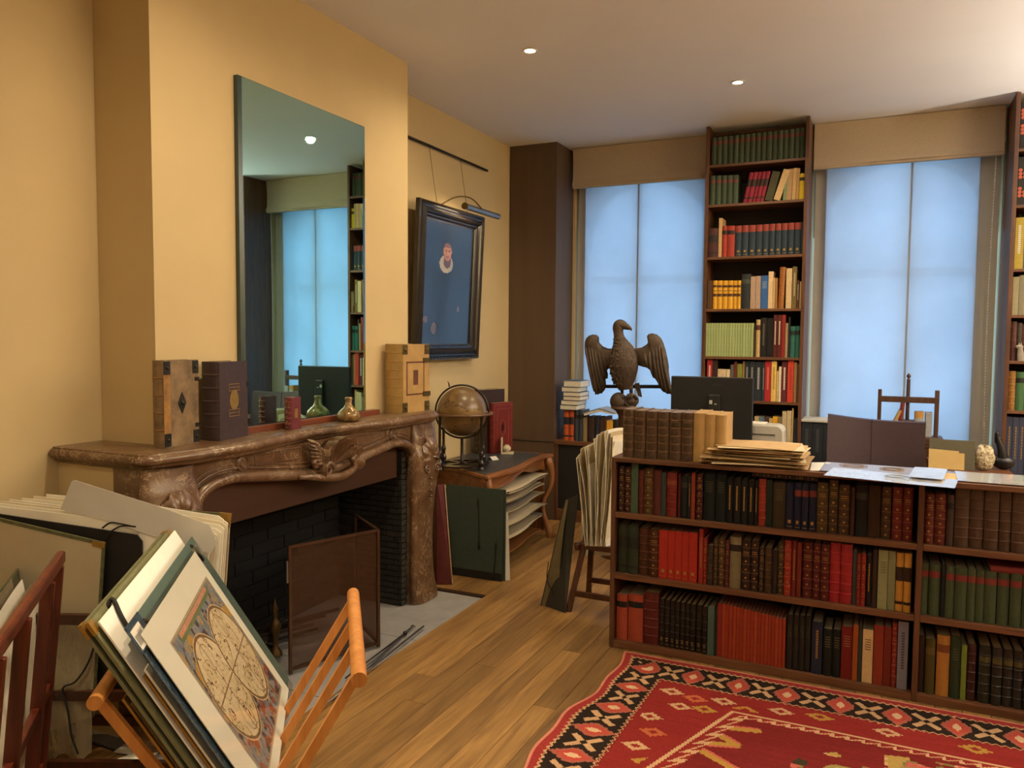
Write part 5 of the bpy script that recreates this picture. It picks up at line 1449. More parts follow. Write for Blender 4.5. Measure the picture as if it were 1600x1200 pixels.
edge = [(tfront(tyn + (tyf - tyn) * k / 24), tyn + (tyf - tyn) * k / 24) for k in range(25)]
near_e = [(-2.88 + .60 * k / 12, 4.75 - .28 * (k / 12) ** 1.3) for k in range(13)]
out = near_e[:-1] + edge + [(-2.88, tyf)]
G().prism(out, lambda a, b, t: (a, b, t), TT - .028, TT).build('top_moulding', 'walnut', ta, bevel=.008)
ins_ = [(-2.86 + .54 * k / 12, 4.785 - .265 * (k / 12) ** 1.3) for k in range(13)] + [(tfront(y) - .05, max(y, tyn + .045)) for _, y in edge if tyn + .05 < y < tyf - .03] + [(-2.86, tyf - .03)]
G().prism(ins_, lambda a, b, t: (a, b, t), TT, TT + .002).build('leather_top', 'slate_leather', ta)
# apron with serpentine lower edge on the front
fa = [(tyn + .02, TT - .028)] + [(tyn + .02 + (tyf - tyn - .04) * k / 20, TT - .028) for k in range(1, 21)]
lo_ = [(tyn + .02 + (tyf - tyn - .04) * k / 30, TT - .075 - .075 * (abs(k / 30 - .5) * 2) ** 3 + .018 * math.cos(k / 30 * 4 * PI)) for k in range(31)]
G().prism(fa + lo_[::-1], lambda a, b, t: (tfront(a) - .03 + t, a, b), -.02, 0).build('front_apron', 'walnut', ta)
G().prism([(a, b) for a, b in near_e] + [(-2.31, 4.50), (-2.86, 4.77)], lambda a, b, t: (a - .015, b + .02, t), TT - .15, TT - .028).build('end_apron', 'walnut', ta)
# cabriole legs
for y_, x_, far in ((tyn + .055, -2.315, 0), (tyf - .04, -2.315, 1), (tyf - .04, -2.84, 2), (4.82, -2.84, 3)):
    P = []; R_ = []
    for k in range(15):
        s = k / 14; z = TT - .03 - s * (TT - .03)
        off = .035 * math.sin(PI * min(1, s * 2.1)) - .030 * math.sin(PI * max(0, min(1, (s - .42) / .42))) + .05 * max(0, s - .84) / .16 * .7
        P.append((x_ + off if x_ > -2.5 else x_, y_ + (off * .4 if far == 1 else 0), z)); R_.append(.034 - .016 * math.sin(PI * min(1, s)) + .008 * (s > .93))
    G().tube(P, R_, 10).build('leg', 'walnut_v', ta, smooth=PI)
# end panel and back
G().prism([(-2.84, 4.80), (-2.34, 4.555), (-2.34, 4.57), (-2.84, 4.815)], lambda a, b, t: (a, b, t), .05, TT - .03).build('end_panel', 'walnut_v', ta)
G().box(-2.86, -2.845, 4.80, tyf - .03, .05, TT - .03).build('back_panel', 'case_back', ta)
G().box(-2.84, -2.34, tyf - .045, tyf - .03, .05, TT - .03).build('end_panel', 'walnut_v', ta)
# shelves, serpentine, with sheets of paper lying on them
shz = [.075, .185, .27, .355, .425, .49]
plain('print_paper_a', hexc('#a89878'), .9, var=.08); plain('print_paper_b', hexc('#c4b494'), .9, var=.06); plain('print_paper_c', hexc('#7d7464'), .9, var=.12)
for i, z in enumerate(shz):
    poly = [(-2.83, 4.83), (-2.34, 4.59)] + [(tfront(y) - .035, y) for _, y in edge if y > 4.6 and y < tyf - .05] + [(-2.83, tyf - .05)]
    G().prism(poly, lambda a, b, t: (a, b, t), z - .012, z).build('shelf', 'walnut', ta, bevel=.002)
rs = random.Random(21)
for i, z in enumerate(shz[1:]):
    zz = z + .0006
    for j in range(4):
        th = rs.uniform(.003, .006); ov = rs.uniform(-.01, .035); ya, yb = 4.66 + rs.uniform(0, .1), tyf - .09 - rs.uniform(0, .12); tw = rs.uniform(-.03, .03)

        def shf2(u, v, top=0, ya=ya, yb=yb, ov=ov, zz=zz, th=th, tw=tw):
            y = ya + (yb - ya) * u; xf_ = tfront(y) - .02 + ov + tw * (u - .5)
            return (-2.75 + (xf_ + 2.75) * v, y, zz + .004 * max(0, v - .85) * 0 + th * top)
        g = G().grid(lambda u, v: shf2(u, v, 1), 10, 4); g.grid(lambda u, v: shf2(1 - u, v, 0), 10, 4)
        for ff in (lambda u, v: shf2(1 - u, 1, 1 - v), lambda u, v: shf2(0, 1 - u, 1 - v), lambda u, v: shf2(1, u, 1 - v)): g.grid(ff, 10, 1)
        g.build('print_folder', ('print_paper_a', 'print_paper_b', 'print_paper_c')[(i + j) % 3], label=f'paper folder, {nth(j + 1)} from the bottom on the print table\'s {nth(i + 1)} shelf up', cat='paper', group='folders on the print table shelves')
        zz += th + .0012

# ================================================================== GLOBE
globec = W(722, 643, x=-2.60)
GR = .170


def globe_col(u, v):
    n = pnoise(u * 14 + 3, v * 9, 2, 4)[:, None]; land = pnoise(u * 6 + 11, v * 4 + 2, 9, 4)
    c = arr('#6f583a') * (.75 + .5 * n)
    m = land > .54; c[m] = arr('#7d6238') * (.7 + .6 * n[m]); m2 = (land > .535) & (land < .55); c[m2] = arr('#4f3a20')
    lines = (np.abs((u * 24) % 1 - .5) > .48) | (np.abs((v * 12) % 1 - .5) > .485); c[lines] *= .72
    return c


painted('globe_paper', .32, .5, 0, .2, 80)
gb = thing('terrestrial_globe', (globec.x, globec.y, TT + .002), 'antique brown terrestrial globe in a dark four-legged stand', 'globe')
tilt = math.radians(22)
gv = Vector(globec); gaxis = Vector((-.25, -.28, 1)).normalized(); gx = gaxis.orthogonal().normalized(); gy = gaxis.cross(gx)
paint_grid('sphere', lambda a, b: gv + (gx * math.cos(2 * PI * a) + gy * math.sin(2 * PI * a)) * GR * math.sin(PI * b) - gaxis * GR * math.cos(PI * b), globe_col, 96, 48, 'globe_paper', gb)
plain('stand_black', hexc('#1d1511'), .28, var=.2, coat=.3); plain('horizon_wood', hexc('#6a4a33'), .35, var=.2)
hz = globec.z - .012; zt = TT + .002
G().lathe([(GR + .008, -.008), (GR + .008, .006), (GR + .045, .006), (GR + .047, 0), (GR + .042, -.008), (GR + .008, -.008)], (gv.x, gv.y, hz), 40).build('horizon_ring', 'horizon_wood', gb, smooth=.6)
vr = Vector((.42, -.9, 0)).normalized(); vp = Vector((CR.x, CR.y, 0)).normalized()
G().tube([gv + vp * (GR + .013) * math.cos(2 * PI * k / 40) + Vector((0, 0, 1)) * (GR + .013) * math.sin(2 * PI * k / 40) for k in range(41)], .007, 8, False).build('meridian_ring', 'stand_black', gb, smooth=PI)
for k in range(4):
    a = math.radians(45 + 25 + 90 * k); q = gv + Vector((math.cos(a), math.sin(a), 0)) * (GR + .028); H_ = hz - .008 - zt
    pr_ = [(.022, 0), (.022, .018), (.014, .026), (.020, .042), (.022, .055), (.012, .066), (.013, .09), (.019, .11), (.013, .125), (.010, .14), (.0095, H_ - .02), (.014, H_ - .008), (.014, H_)]
    G().lathe(pr_, (q.x, q.y, zt), 14).build('leg', 'stand_black', gb, smooth=.9)
G().lathe([(GR - .045, .02), (GR - .045, .032), (GR + .02, .032), (GR + .02, .02), (GR - .045, .02)], (gv.x, gv.y, zt), 32).build('base_ring', 'stand_black', gb, smooth=.6)
for k in range(2):
    a = math.radians(70 + 90 * k); d_ = Vector((math.cos(a), math.sin(a), 0)) * (GR + .012); G().bar(gv * 1 - d_ - Vector((0, 0, gv.z - zt - .026)), gv + d_ - Vector((0, 0, gv.z - zt - .026)), .022, .011).build('stretcher', 'stand_black', gb)
G().lathe([(.016, .03), (.016, .05), (.011, .06), (.011, globec.z - GR - .018 - zt), (.0001, globec.z - GR - .016 - zt)], (gv.x, gv.y, zt), 12).build('centre_post', 'stand_black', gb, smooth=.8)
p = W(702, 604, x=-2.60); G().tube([p, p + Vector((.0, -.005, .02)), p + Vector((-.006, -.012, .036))], [.006, .004, .002], 6).build('hour_pointer', 'stand_black', gb, smooth=PI)

# books behind the globe, white bookend, card
rz_ = TT + .003
a0 = W(776, 706, z=rz_); b0 = W(812, 702, z=rz_)
hh = W(778, 630, y=5.40).z - rz_
b_, (w_, h_, d_) = stand_book((-2.69, 5.36, rz_), -17, .05, hh, .23, hexc('#6e2420', 1.2), 'red gilt-tooled leather book standing on the print table', style='L', name='antique_book')
g = G(); x = w_ / 2
for i in (.018, .05):
    for (ya, yb, za, zb2) in ((i, i + .0025, i, h_ - i), (d_ - i, d_ - i + .0025, i, h_ - i), (i, d_ - i, i, i + .0025), (i, d_ - i, h_ - i, h_ - i + .0025)): g.box(x - .0003, x + .0007, ya, yb, za, zb2)
g.tube([(x, d_ / 2 + .03 * math.cos(k * PI / 8), h_ / 2 + .06 * math.sin(k * PI / 8)) for k in range(17)], .0016, 4, False)
child(b_, 'gilt_tooling', g, plain('dull_gilt', hexc('#9a5a48'), .5).name)['kind'] = 'stuff'
child(b_, 'centre_stamp', G().prism([(.016 * math.cos(k * PI / 6), .032 * math.sin(k * PI / 6)) for k in range(12)], lambda a, b, t: (t, d_ / 2 + a, h_ / 2 + b), x, x + .0006), 'book_leather', color=hexc('#3a0f0e'))
stand_book((-2.765, 5.30, rz_), -17, .08, W(770, 610, y=5.33).z - rz_, .27, hexc('#33241d', 1.3), 'tall dark brown antique book behind the globe', style='Lg', name='antique_book')
plain('alabaster', hexc('#c9bfa2'), .4, var=.08, scale=20)
be = thing('bookend', (-2.60, 5.40, rz_), 'small white stone bookend with a ball by the globe', 'bookend')
p = W(783, 709, z=rz_)
ez = Vector((.93, .37, 0)).normalized(); ey_ = Vector((-ez.y, ez.x, 0))
G().obox(Vector((p.x, p.y, rz_)) - ey_ * .03, ez * .011, ey_ * .075, Vector((0, 0, .125))).build('upright', 'alabaster', be, bevel=.002)
G().obox(Vector((p.x, p.y, rz_)) - ey_ * .03 + ez * .0115, ez * .085, ey_ * .075, Vector((0, 0, .014))).build('base', 'alabaster', be, bevel=.002)
cc = Vector((p.x, p.y, rz_)) + ez * .045
G().lathe([(.012, .014), (.016, .018), (.026, .026), (.031, .040), (.029, .052), (.020, .062), (.017, .064), (.017, .070), (.0001, .072)], cc, 18).build('ball', 'alabaster', be, smooth=.9)
p = W(770, 718, z=rz_); cd = G().prism([(-.035, 0), (0, .022), (.035, 0), (.035, .0012), (0, .0235), (-.035, .0012)], lambda a, b, t: Vector((p.x, p.y, rz_)) + Vector((.9, -.4, 0)) * a + Vector((.4, .9, 0)) * t + Vector((0, 0, b)), -.03, .03)
cd.build('folded_card', 'paper_white2', label='small folded white card at the globe stand foot', cat='card')

# ================================================================== PORTFOLIOS AGAINST THE TABLE
plain('green_board', hexc('#38463a'), .75, var=.12, scale=30); plain('red_board', hexc('#5a1f1e'), .5, var=.2, scale=30); plain('ribbon_black', hexc('#16140f'), .8)
plain('board_white', hexc('#c9c4b8'), .8, var=.05)


def board(name, corners, thick, mat, parent=None, bevel=.0, **tags):
    """a flat board through four corners (bottom-left, bottom-right, top-right, top-left as seen), given real thickness behind"""
    c = [Vector(q) for q in corners]
    n = (c[1] - c[0]).cross(c[3] - c[0]).normalized() * -thick
    g = G().hexa([c[0] + n, c[1] + n, c[1], c[0], c[3] + n, c[2] + n, c[2], c[3]])
    return g.build(name, mat, parent, bevel=bevel, **tags)


q0, q1 = W(702, 897, z=.002), W(784, 909, z=.002)
up = Vector((-.02, .075, 0))
t0, t1 = W(697, 757, y=q0.y + .05), W(787, 766, y=q1.y + .035)
gp = thing('green_portfolio', ((q0.x + q1.x) / 2, q0.y, 0), 'large dark green portfolio leaning on the end of the print table', 'portfolio')
board('front_board', (q0, q1, t1, t0), .003, 'green_board', gp)
off = Vector((.012, .024, 0)); board('back_board', (q0 + off, q1 + off, t1 + off * .7, t0 + off * .7), .003, 'green_board', gp)
board('bottom_binding', (q0 + Vector((0, -.0006, 0)), q1 + Vector((0, -.0006, 0)), q1.lerp(t1, .085) + Vector((0, -.0006, 0)), q0.lerp(t0, .085) + Vector((0, -.0006, 0))), .0045, 'ribbon_black', gp)
nn_ = (q1 - q0).cross(t0 - q0).normalized(); nn_ = nn_ if nn_.y < 0 else -nn_
for (u0, v0, u1, v1) in ((.62, .88, .60, .32), (.93, .42, .84, .02)):
    f2 = lambda u, v: q0 + (q1 - q0) * u + (t0 - q0) * v + nn_ * .004
    pth = spline([f2(u0, v0), f2((u0 + u1) / 2 + .01, (v0 + v1) / 2), f2(u1, v1)], 10)
    G().tube(pth, [.006, .010, .006, .005, .005, .005, .005, .005, .006, .010, .005], 6).build('ribbon', 'ribbon_black', gp, smooth=PI)
q2 = W(788, 905, z=.003); board('white_board', (q1 + Vector((.004, .03, 0)), q1 + Vector((.035, .05, 0)), W(794, 801, y=q1.y + .085), W(786, 800, y=q1.y + .07)), .003, 'board_white', label='thin white board behind the green portfolio', cat='board')
r0, r1 = W(684, 913, z=.003), W(706, 913, z=.003)
rp_ = thing('red_portfolio', (r0.x, r0.y, 0), 'dark red portfolio standing edge-on between mantel and green portfolio', 'portfolio')
s0, s1 = W(684, 757, y=r0.y + .02), W(694, 757, y=r1.y + .02)
board('spine_board', (r0, r1, s1, s0), .002, 'red_board', rp_)
back_ = Vector((-.35, .16, 0))
for a_, b_2, nm in ((r1, s1, 'cover'), (r0, s0, 'cover')):
    n_ = Vector((-.16, -.35, 0)).normalized() * .004
    G().hexa([a_, a_ + n_, a_ + n_ + back_ * .5, a_ + back_ * .5, b_2, b_2 + n_, b_2 + n_ + back_ * .5, b_2 + back_ * .5]).build(nm, 'red_board', rp_)
G().tube([r1 + Vector((.004, .0, 0)), s1 + Vector((.004, 0, 0))], .004, 6).build('paper_edge', plain('sheet_edge', hexc('#b79a78'), .8, var=.3, scale=60), rp_)

# ================================================================== PAPER SHEAF IN A RACK LEFT OF THE LOW BOOKCASE
wood('rack_brown', hexc('#3f2213'), hexc('#5f3820'), 6, 'z', .4)
pr2 = thing('print_rack', (-1.42, 4.2, 0), 'dark wooden print rack standing left of the low bookcase', 'rack')
for x0, y0, x1, y1 in ((-1.56, 4.08, -1.50, 4.20), (-1.56, 4.42, -1.50, 4.30), (-1.24, 4.08, -1.28, 4.20), (-1.24, 4.42, -1.28, 4.30)):
    G().bar((x0, y0, 0), (x1, y1, .42), .030, .022, (0, 1, 0)).build('leg', 'rack_brown', pr2)
for y_, z_ in ((4.17, .36), (4.33, .36), (4.11, .10), (4.39, .10)): G().bar((-1.56, y_, z_), (-1.22, y_, z_), .02, .03).build('rail', 'rack_brown', pr2)
for z_ in (.36,):
    for x_ in (-1.53, -1.26): G().bar((x_, 4.12, z_), (x_, 4.38, z_), .02, .03).build('rail', 'rack_brown', pr2)
plain('old_sheet_a', hexc('#e2d6ba'), .9, var=.10, scale=12); plain('old_sheet_b', hexc('#c0ad86'), .9, var=.14, scale=12); plain('old_sheet_c', hexc('#efe8d6'), .85, var=.08, scale=12)
rs = random.Random(31)
tops = [(900, 716), (903, 712), (907, 702), (913, 700), (917, 697), (921, 698), (927, 686), (932, 680), (938, 676), (944, 674), (950, 672), (954, 676), (957, 682), (960, 690)]
for i, (tx, ty) in enumerate(tops):
    s = i / (len(tops) - 1)
    yb_ = 4.12 + .04 * s; pt = W(tx, ty, y=yb_); pbm = W(915 + 32 * s, 866, y=yb_ + .01)
    ph = math.radians(104 - 38 * s + rs.uniform(-4, 4)); ex = Vector((math.cos(ph), math.sin(ph), 0)); Ls = .27 + rs.uniform(-.03, .02)
    zb_ = .377

    def sf(u, v, d=0, pt=pt, pbm=pbm, ex=ex, Ls=Ls, i=i, s=s):
        c = Vector((pbm.x + (pt.x - pbm.x) * v, yb_, zb_ + (pt.z - zb_) * v))
        bow = .022 * math.sin(PI * v) * math.sin(i * 2.3) * (1 - u)
        q = c + ex * (Ls * u) + Vector((ex.y, -ex.x, 0)) * (bow + d + .010 * math.sin(v * 7 + i) * u) + Vector((0, 0, (.03 * u - .05 * u * u) * v))
        return q
    g = G().grid(lambda u, v: sf(u, v), 8, 14); g.grid(lambda u, v: sf(1 - u, v, .003), 8, 14)
    for ff in (lambda u, v: sf(0, u, .003 * v), lambda u, v: sf(1, 1 - u, .003 * v), lambda u, v: sf(u, 1, .003 * v), lambda u, v: sf(1 - u, 0, .003 * v)): g.grid(ff, 14, 1)
    g.build('print_sheet', ('old_sheet_a', 'old_sheet_c', 'old_sheet_b')[i % 3], smooth=.8, label=f'upright cream paper sheet, {nth(i + 1)} from left in the rack left of the low bookcase', cat='paper', group='sheets in the rack left of the low bookcase')
for i, (x0, y0, x1, y1, yy) in enumerate(((911, 712, 963, 676, 4.40), (918, 700, 966, 684, 4.43))):
    def bs_(u, v, d=0): 
        q = W(x0 + (x1 - x0) * u - 4 * (1 - v), (y0 + (y1 - y0) * u ** .8) * v + 868 * (1 - v), y=yy)
        return q + Vector((0, d - .03 * math.sin(PI * v) * u, 0))
    g = G().grid(bs_, 8, 12); g.grid(lambda u, v: bs_(1 - u, v, .003), 8, 12)
    for ff in (lambda u, v: bs_(0, u, .003 * v), lambda u, v: bs_(1, 1 - u, .003 * v), lambda u, v: bs_(u, 1, .003 * v)): g.grid(ff, 12, 1)
    g.build('large_sheet', 'old_sheet_c', smooth=.8, label=('large cream sheet standing at the back of the rack left of the low bookcase', 'rearmost large sheet in the rack left of the low bookcase')[i], cat='paper')
# dark portfolio leaning on it, half open
plain('dark_cloth', hexc('#2c271d'), .8, var=.2); plain('canvas_inside', hexc('#6a5c3c'), .85, var=.2, scale=20)
dp = thing('dark_portfolio', (-1.65, 4.05, 0), 'dark cloth portfolio leaning half open against the print rack', 'portfolio')
f0, f1 = W(846, 946, z=.002), W(905, 952, z=.002)
a_t, b_t = W(884, 781, y=4.20), W(903, 772, y=4.26)
back0 = Vector((-1.47, 4.12, .002)); 


def dpf(u, v):
    p = f0.lerp(a_t, v); q = Vector((f0.x + .10, f0.y + .02, .002)).lerp(a_t + Vector((.012, .004, 0)), v)
    return p.lerp(q, u) + Vector((.0, -.04 * math.sin(PI * v) * u, 0))


g = G().grid(dpf, 6, 14); g.grid(lambda u, v: Vector(dpf(1 - u, v)) + Vector((.002, .004, 0)), 6, 14)
g.build('loose_lining', 'canvas_inside', dp, smooth=1.0)
board('cover', (f0 + Vector((.0, .012, 0)), Vector((-1.565, 4.045, .002)), b_t, a_t + Vector((0, .012, 0))), .005, 'dark_cloth', dp)
board('cover', (f0 + Vector((-.006, -.002, 0)), f0 + Vector((.02, .006, 0)), a_t + Vector((.006, .006, 0)), a_t + Vector((-.004, 0, 0))), .004, 'dark_cloth', dp)
G().tube(spline([dpf(.3, .42) + Vector((-.03, -.012, 0)), dpf(.2, .25) + Vector((-.012, -.014, 0)), dpf(.7, .12) + Vector((0, -.012, 0)), dpf(.6, .0) + Vector((0, -.008, .004))], 12), .003, 6).build('ribbon', 'ribbon_black', dp, smooth=PI)

# ================================================================== FIRE SCREEN, ANDIRON, TOOLS
t = NT('screen_mesh'); t.n.remove(t.b)
df = t.add('ShaderNodeBsdfPrincipled'); df.inputs['Base Color'].default_value = (*hexc('#4a2f1c'), 1); df.inputs['Roughness'].default_value = .5; df.inputs['Metallic'].default_value = .4
tp = t.add('ShaderNodeBsdfTransparent'); m = t.add('ShaderNodeMixShader'); m.inputs[0].default_value = .30
t.l(df.outputs[0], m.inputs[1]); t.l(tp.outputs[0], m.inputs[2]); t.l(m.outputs[0], t.out.inputs['Surface'])
plain('screen_metal', hexc('#4d3524'), .4, .5, var=.2)
fs = thing('fire_screen', (-2.27, 2.95, 0), 'folding brown metal mesh fire screen on the hearth', 'fire screen')
s0 = W(454, 1075, z=.0); s1 = W(592, 1008, z=.0)
A_ = Vector((-2.36, 2.70, 0)); B_ = Vector((-2.275, 3.165, 0))
hA = W(455, 836, y=A_.y).z
for nm, p, q in (('main', W(454, 1050, z=.012), W(591, 1008, z=.012)), ('far', W(591, 1008, z=.012), W(591, 1008, z=.012) + Vector((-.30, .22, 0))), ('near', W(454, 1050, z=.012), W(454, 1050, z=.012) + Vector((-.02, -.30, 0)))):
    p = Vector((p.x, p.y, .004)); q = Vector((q.x, q.y, .004)); H_ = .62
    if nm == 'main':
        H_ = W(591, 828, y=q.y).z
    else: H_ = W(591, 828, y=W(591, 1008, z=.012).y).z
    if nm == 'near': continue
    up = Vector((0, 0, 1)); d = (q - p).normalized()
    G().bar(p, p + up * H_, .014, .014, d).build('frame_bar', 'screen_metal', fs); G().bar(q, q + up * H_, .014, .014, d).build('frame_bar', 'screen_metal', fs)
    G().bar(p + up * (H_ - .006), q + up * (H_ - .006), .014, .012).build('frame_bar', 'screen_metal', fs); G().bar(p + up * .02, q + up * .02, .014, .012).build('frame_bar', 'screen_metal', fs)
    G().quad(p + up * .02, q + up * .02, q + up * (H_ - .01), p + up * (H_ - .01)).build('mesh_panel', 'screen_mesh', fs)
    if nm == 'main': G().bar(p + up * (H_ - .07) - d * .009, p + up * (H_ - .17) - d * .009, .006, .012, d).build('bright_hinge', 'lamp_steel', fs); mainH = H_
plain('andiron_brass', hexc('#6a5230'), .4, .8)
an = thing('andiron', (-2.68, 2.78, 0), 'small brass andiron in the dark firebox', 'andiron')
pA = W(430, 985, x=-2.62); ax, ay = -2.62, pA.y
G().lathe([(.035, .0), (.03, .02), (.014, .04), (.012, .09), (.026, .12), (.03, .14), (.022, .165), (.012, .18), (.012, .21), (.018, .225), (.010, .245), (.004, .27), (.0002, .285)], (ax, ay, .0), 14).build('finial_post', 'andiron_brass', an, smooth=.9)
G().bar((ax - .02, ay, .03), (ax - .24, ay, .03), .02, .02).build('log_bar', 'iron_old', an)
rs = random.Random(4)
for i in range(9):
    y0 = 2.45 + rs.random() * .5; G().tube([(-2.72 + rs.uniform(-.08, .05), y0, .03 + .012 * i), (-2.62 + rs.uniform(-.05, .1), y0 + rs.uniform(.15, .4), .02 + .012 * i + rs.uniform(0, .05))], rs.uniform(.006, .014), 6).build('kindling_stick', 'case_back', label=f'dark kindling stick, {nth(i + 1)} in the firebox heap', cat='stick', group='kindling in the firebox')
# long fire irons along the hearth edge
plain('polished_iron', hexc('#77767a'), .3, .8); 
for i, (p, q, r) in enumerate((((520, 1092), (643, 980), .006), ((540, 1060), (633, 990), .004), ((497, 1112), (662, 980), .005))):
    a, b = W(*p, z=.012), W(*q, z=.012); a.z = b.z = .010 + i * .004; d = (b - a).normalized()
    fi = thing('fire_iron', (a + b) / 2, ('long steel fire tongs lying along the hearth edge', 'thin iron poker lying on the hearth with a hooked tip', 'long dark iron rod lying at the hearth edge')[i], 'fire iron')
    G().tube([a, b], r, 8).build('shaft', 'polished_iron' if i != 1 else 'iron_old', fi, smooth=PI)
    if i == 0: G().tube([b, b + d * .02 + Vector((.012, 0, 0)), b + d * .03, b + d * .02 - Vector((.012, 0, 0))], .004, 6).build('tip', 'polished_iron', fi, smooth=PI)
    if i == 1: G().ball(b, .012, 10, 6).build('knob', 'iron_old', fi, smooth=PI)
    if i == 2: G().tube([a, a - d * .03 + Vector((0, 0, .01))], .008, 8).build('handle', 'iron_old', fi, smooth=PI)

# ================================================================== BEECH PRINT RACK IN FRONT (with the double-hemisphere map)
AZ = math.radians(38)
CUv = Vector((-math.sin(AZ), math.cos(AZ), 0)); CVv = Vector((math.cos(AZ), math.sin(AZ), 0)); UP = Vector((0, 0, 1))
FP = W(552, 932, z=.70); FP0 = Vector((FP.x, FP.y, 0))


def RC(u, v, z): return FP0 + CUv * u + CVv * v + UP * z


wood('beech', hexc('#a8692c'), hexc('#c98a48'), 5, 'z', .4)
rk = thing('folding_rack', RC(-.3, -.25, 0), 'pale beech folding print rack in the foreground', 'rack')
lt = math.tan(math.radians(31))
G().tube([RC(.03, 0, .70), RC(-.64, 0, .70)], .020, 12).build('top_rail', 'beech', rk, smooth=1.0)
for uu in (-.015, -.205, -.395, -.585):
    G().bar(RC(uu, -.004, .69), RC(uu, -.70 * lt, .0), .018, .024, CUv.cross(Vector((0, 0, 1)))).build('slat', 'beech', rk)
G().bar(RC(.02, -.55 * lt, .15), RC(-.62, -.55 * lt, .15), .03, .02).build('lower_rail', 'beech', rk)
# the other ladder, behind the prints
BT, BF = -.60, -.14
G().tube([RC(.03, BT, .70), RC(-.64, BT, .70)], .018, 12).build('top_rail', 'beech', rk, smooth=1.0)
for uu in (-.06, -.25, -.44, -.60):
    G().bar(RC(uu, BT, .69), RC(uu, BF, .0), .018, .024, CUv.cross(Vector((0, 0, 1)))).build('slat', 'beech', rk)
G().bar(RC(.02, BF - .1, .16), RC(-.62, BF - .1, .16), .03, .02).build('lower_rail', 'beech', rk)

TA = math.radians(30.7)
DN = CVv * math.sin(TA) - UP * math.cos(TA); NN = CVv * math.cos(TA) + UP * math.sin(TA)
PT0 = RC(0, -.513, .85)


def PP(u, s, n=0.0): return PT0 + CUv * u + DN * s + NN * n


def UV(px, py, n=0.0):
    d = W(px, py, z=.5) - EYE; o = PP(0, 0, n)
    p = EYE + d * ((o - EYE).dot(NN) / d.dot(NN)); q = p - o
    return q.dot(CUv), q.dot(DN)


def flat(u0, u1, s0, s1, n, th): return G().obox(PP(u0, s0, n - th), CUv * (u1 - u0), DN * (s1 - s0), NN * th)


def map_col(u, v):
    c = arr('#7d8288')[None] * (.55 + .8 * pnoise(u * 30, v * 20, 4)[:, None])
    n = pnoise(u * 22, v * 16, 12, 4); cl = n > .56
    c[cl] = arr('#9a8a70') * (.6 + .7 * pnoise(u[cl] * 80, v[cl] * 60, 3)[:, None])
    dk = pnoise(u * 26 + 5, v * 20, 33, 4) > .62; c[dk] = arr('#4a4048')
    rd = (pnoise(u * 20, v * 14, 41, 3) > .63) & (v < .25); c[rd] = arr('#8f4a34')
    gold = (pnoise(u * 9, v * 7, 21, 2) > .66) & (v > .66); c[gold] = arr('#b08a42')
    for cx in (.285, .715):
        d = np.hypot((u - cx) * 1.42, (v - .50)) / .355
        a_ = np.arctan2(v - .5, (u - cx) * 1.42)
        ins = d < 1; land = pnoise(u * 11 + cx * 13, v * 8, 50, 4)
        base = arr('#cdbb98')[None] * (.9 + .2 * pnoise(u * 40, v * 40, 6)[:, None])
        c[ins] = base[ins]
        m = ins & (np.abs(land - .52) < .011); c[m] = arr('#6b5238')
        m = ins & (land > .52); c[m] = c[m] * np.array([.94, .92, .86])
        m = ins & (pnoise(u * 60, v * 45, 71, 2) > .74) & (land > .5); c[m] = arr('#7a5d3e')
        m = ins & ((np.abs(v - .5) < .004) | (np.abs(u - cx) < .0025) | (np.abs(np.hypot((u - cx) * 1.42, v - .72) - .09) < .003) | (np.abs(np.hypot((u - cx) * 1.42, v - .28) - .1) < .003)); c[m] = arr('#8a6c4c')
        m = (d > .97) & (d < 1.03); c[m] = arr('#7a5f44')
        m = (d >= 1.03) & (d < 1.055); c[m] = arr('#c6ab80')
    ban = (v > .915) & (v < .985) & (u > .12) & (u < .88); c[ban] = arr('#6d7a52')
    ban2 = (v > .945) & (v < .98) & (u > .14) & (u < .86); c[ban2] = arr('#c08a72') * (.85 + .25 * pnoise(u[ban2] * 90, v[ban2] * 20, 2)[:, None])
    m = (u < .012) | (u > .988) | (v < .016) | (v > .984); c[m] = arr('#a8967a')
    return c * 1.3


painted('map_print', .5, .3, 0, .15, 120)
plain('mat_cream', hexc('#f2e9d6'), .7, var=.04, scale=8); plain('white_card', hexc('#ebe6dc'), .75, var=.04); plain('deep_green_board', hexc('#46584f'), .7, var=.08, scale=20)
plain('olive_cloth', hexc('#6d6c4a'), .7, var=.15, scale=40); plain('gold_edge', hexc('#a8823f'), .35, .6, var=.3); plain('brown_board', hexc('#59401f'), .6, var=.2)
t = NT('navy_glare'); f = t.noise(t.coord(), 9, 5, .6, 1.5); t.bump(f, .4, .02); t.set(hexc('#2c3b45'), .12, None, .8)

mp_ = thing('sleeved_map', PP(-.2, .55, 0), 'antique double-hemisphere world map print in a clear sleeve in the beech rack', 'print')
uL, sL = UV(212, 986); uT, sT = UV(303, 858)
cu0, cu1, cs0, cs1 = uL + .012, uT - .004, .012, .585
flat(cu0, cu1, cs0, cs1, 0, .002).build('cream_mount', 'mat_cream', mp_)
a0u, a0s = UV(262, 998, .001); a1u, a1s = UV(325, 905, .001); a2u, a2s = UV(440, 1075, .001)
mu0, mu1, ms0 = a0u, a1u, (a0s + a1s) / 2
ms1 = a2s + .0
ms1 = max(ms1, ms0 + .40)
paint_grid('map_image', lambda a, b: PP(mu0 + (mu1 - mu0) * a, ms1 + (ms0 - ms1) * b, .0012), map_col, 260, 180, 'map_print', mp_)
flat(cu0 - .016, cu1 + .062, -.004, .60, .0035, .0008).build('clear_sleeve', 'clear_sleeve', mp_)
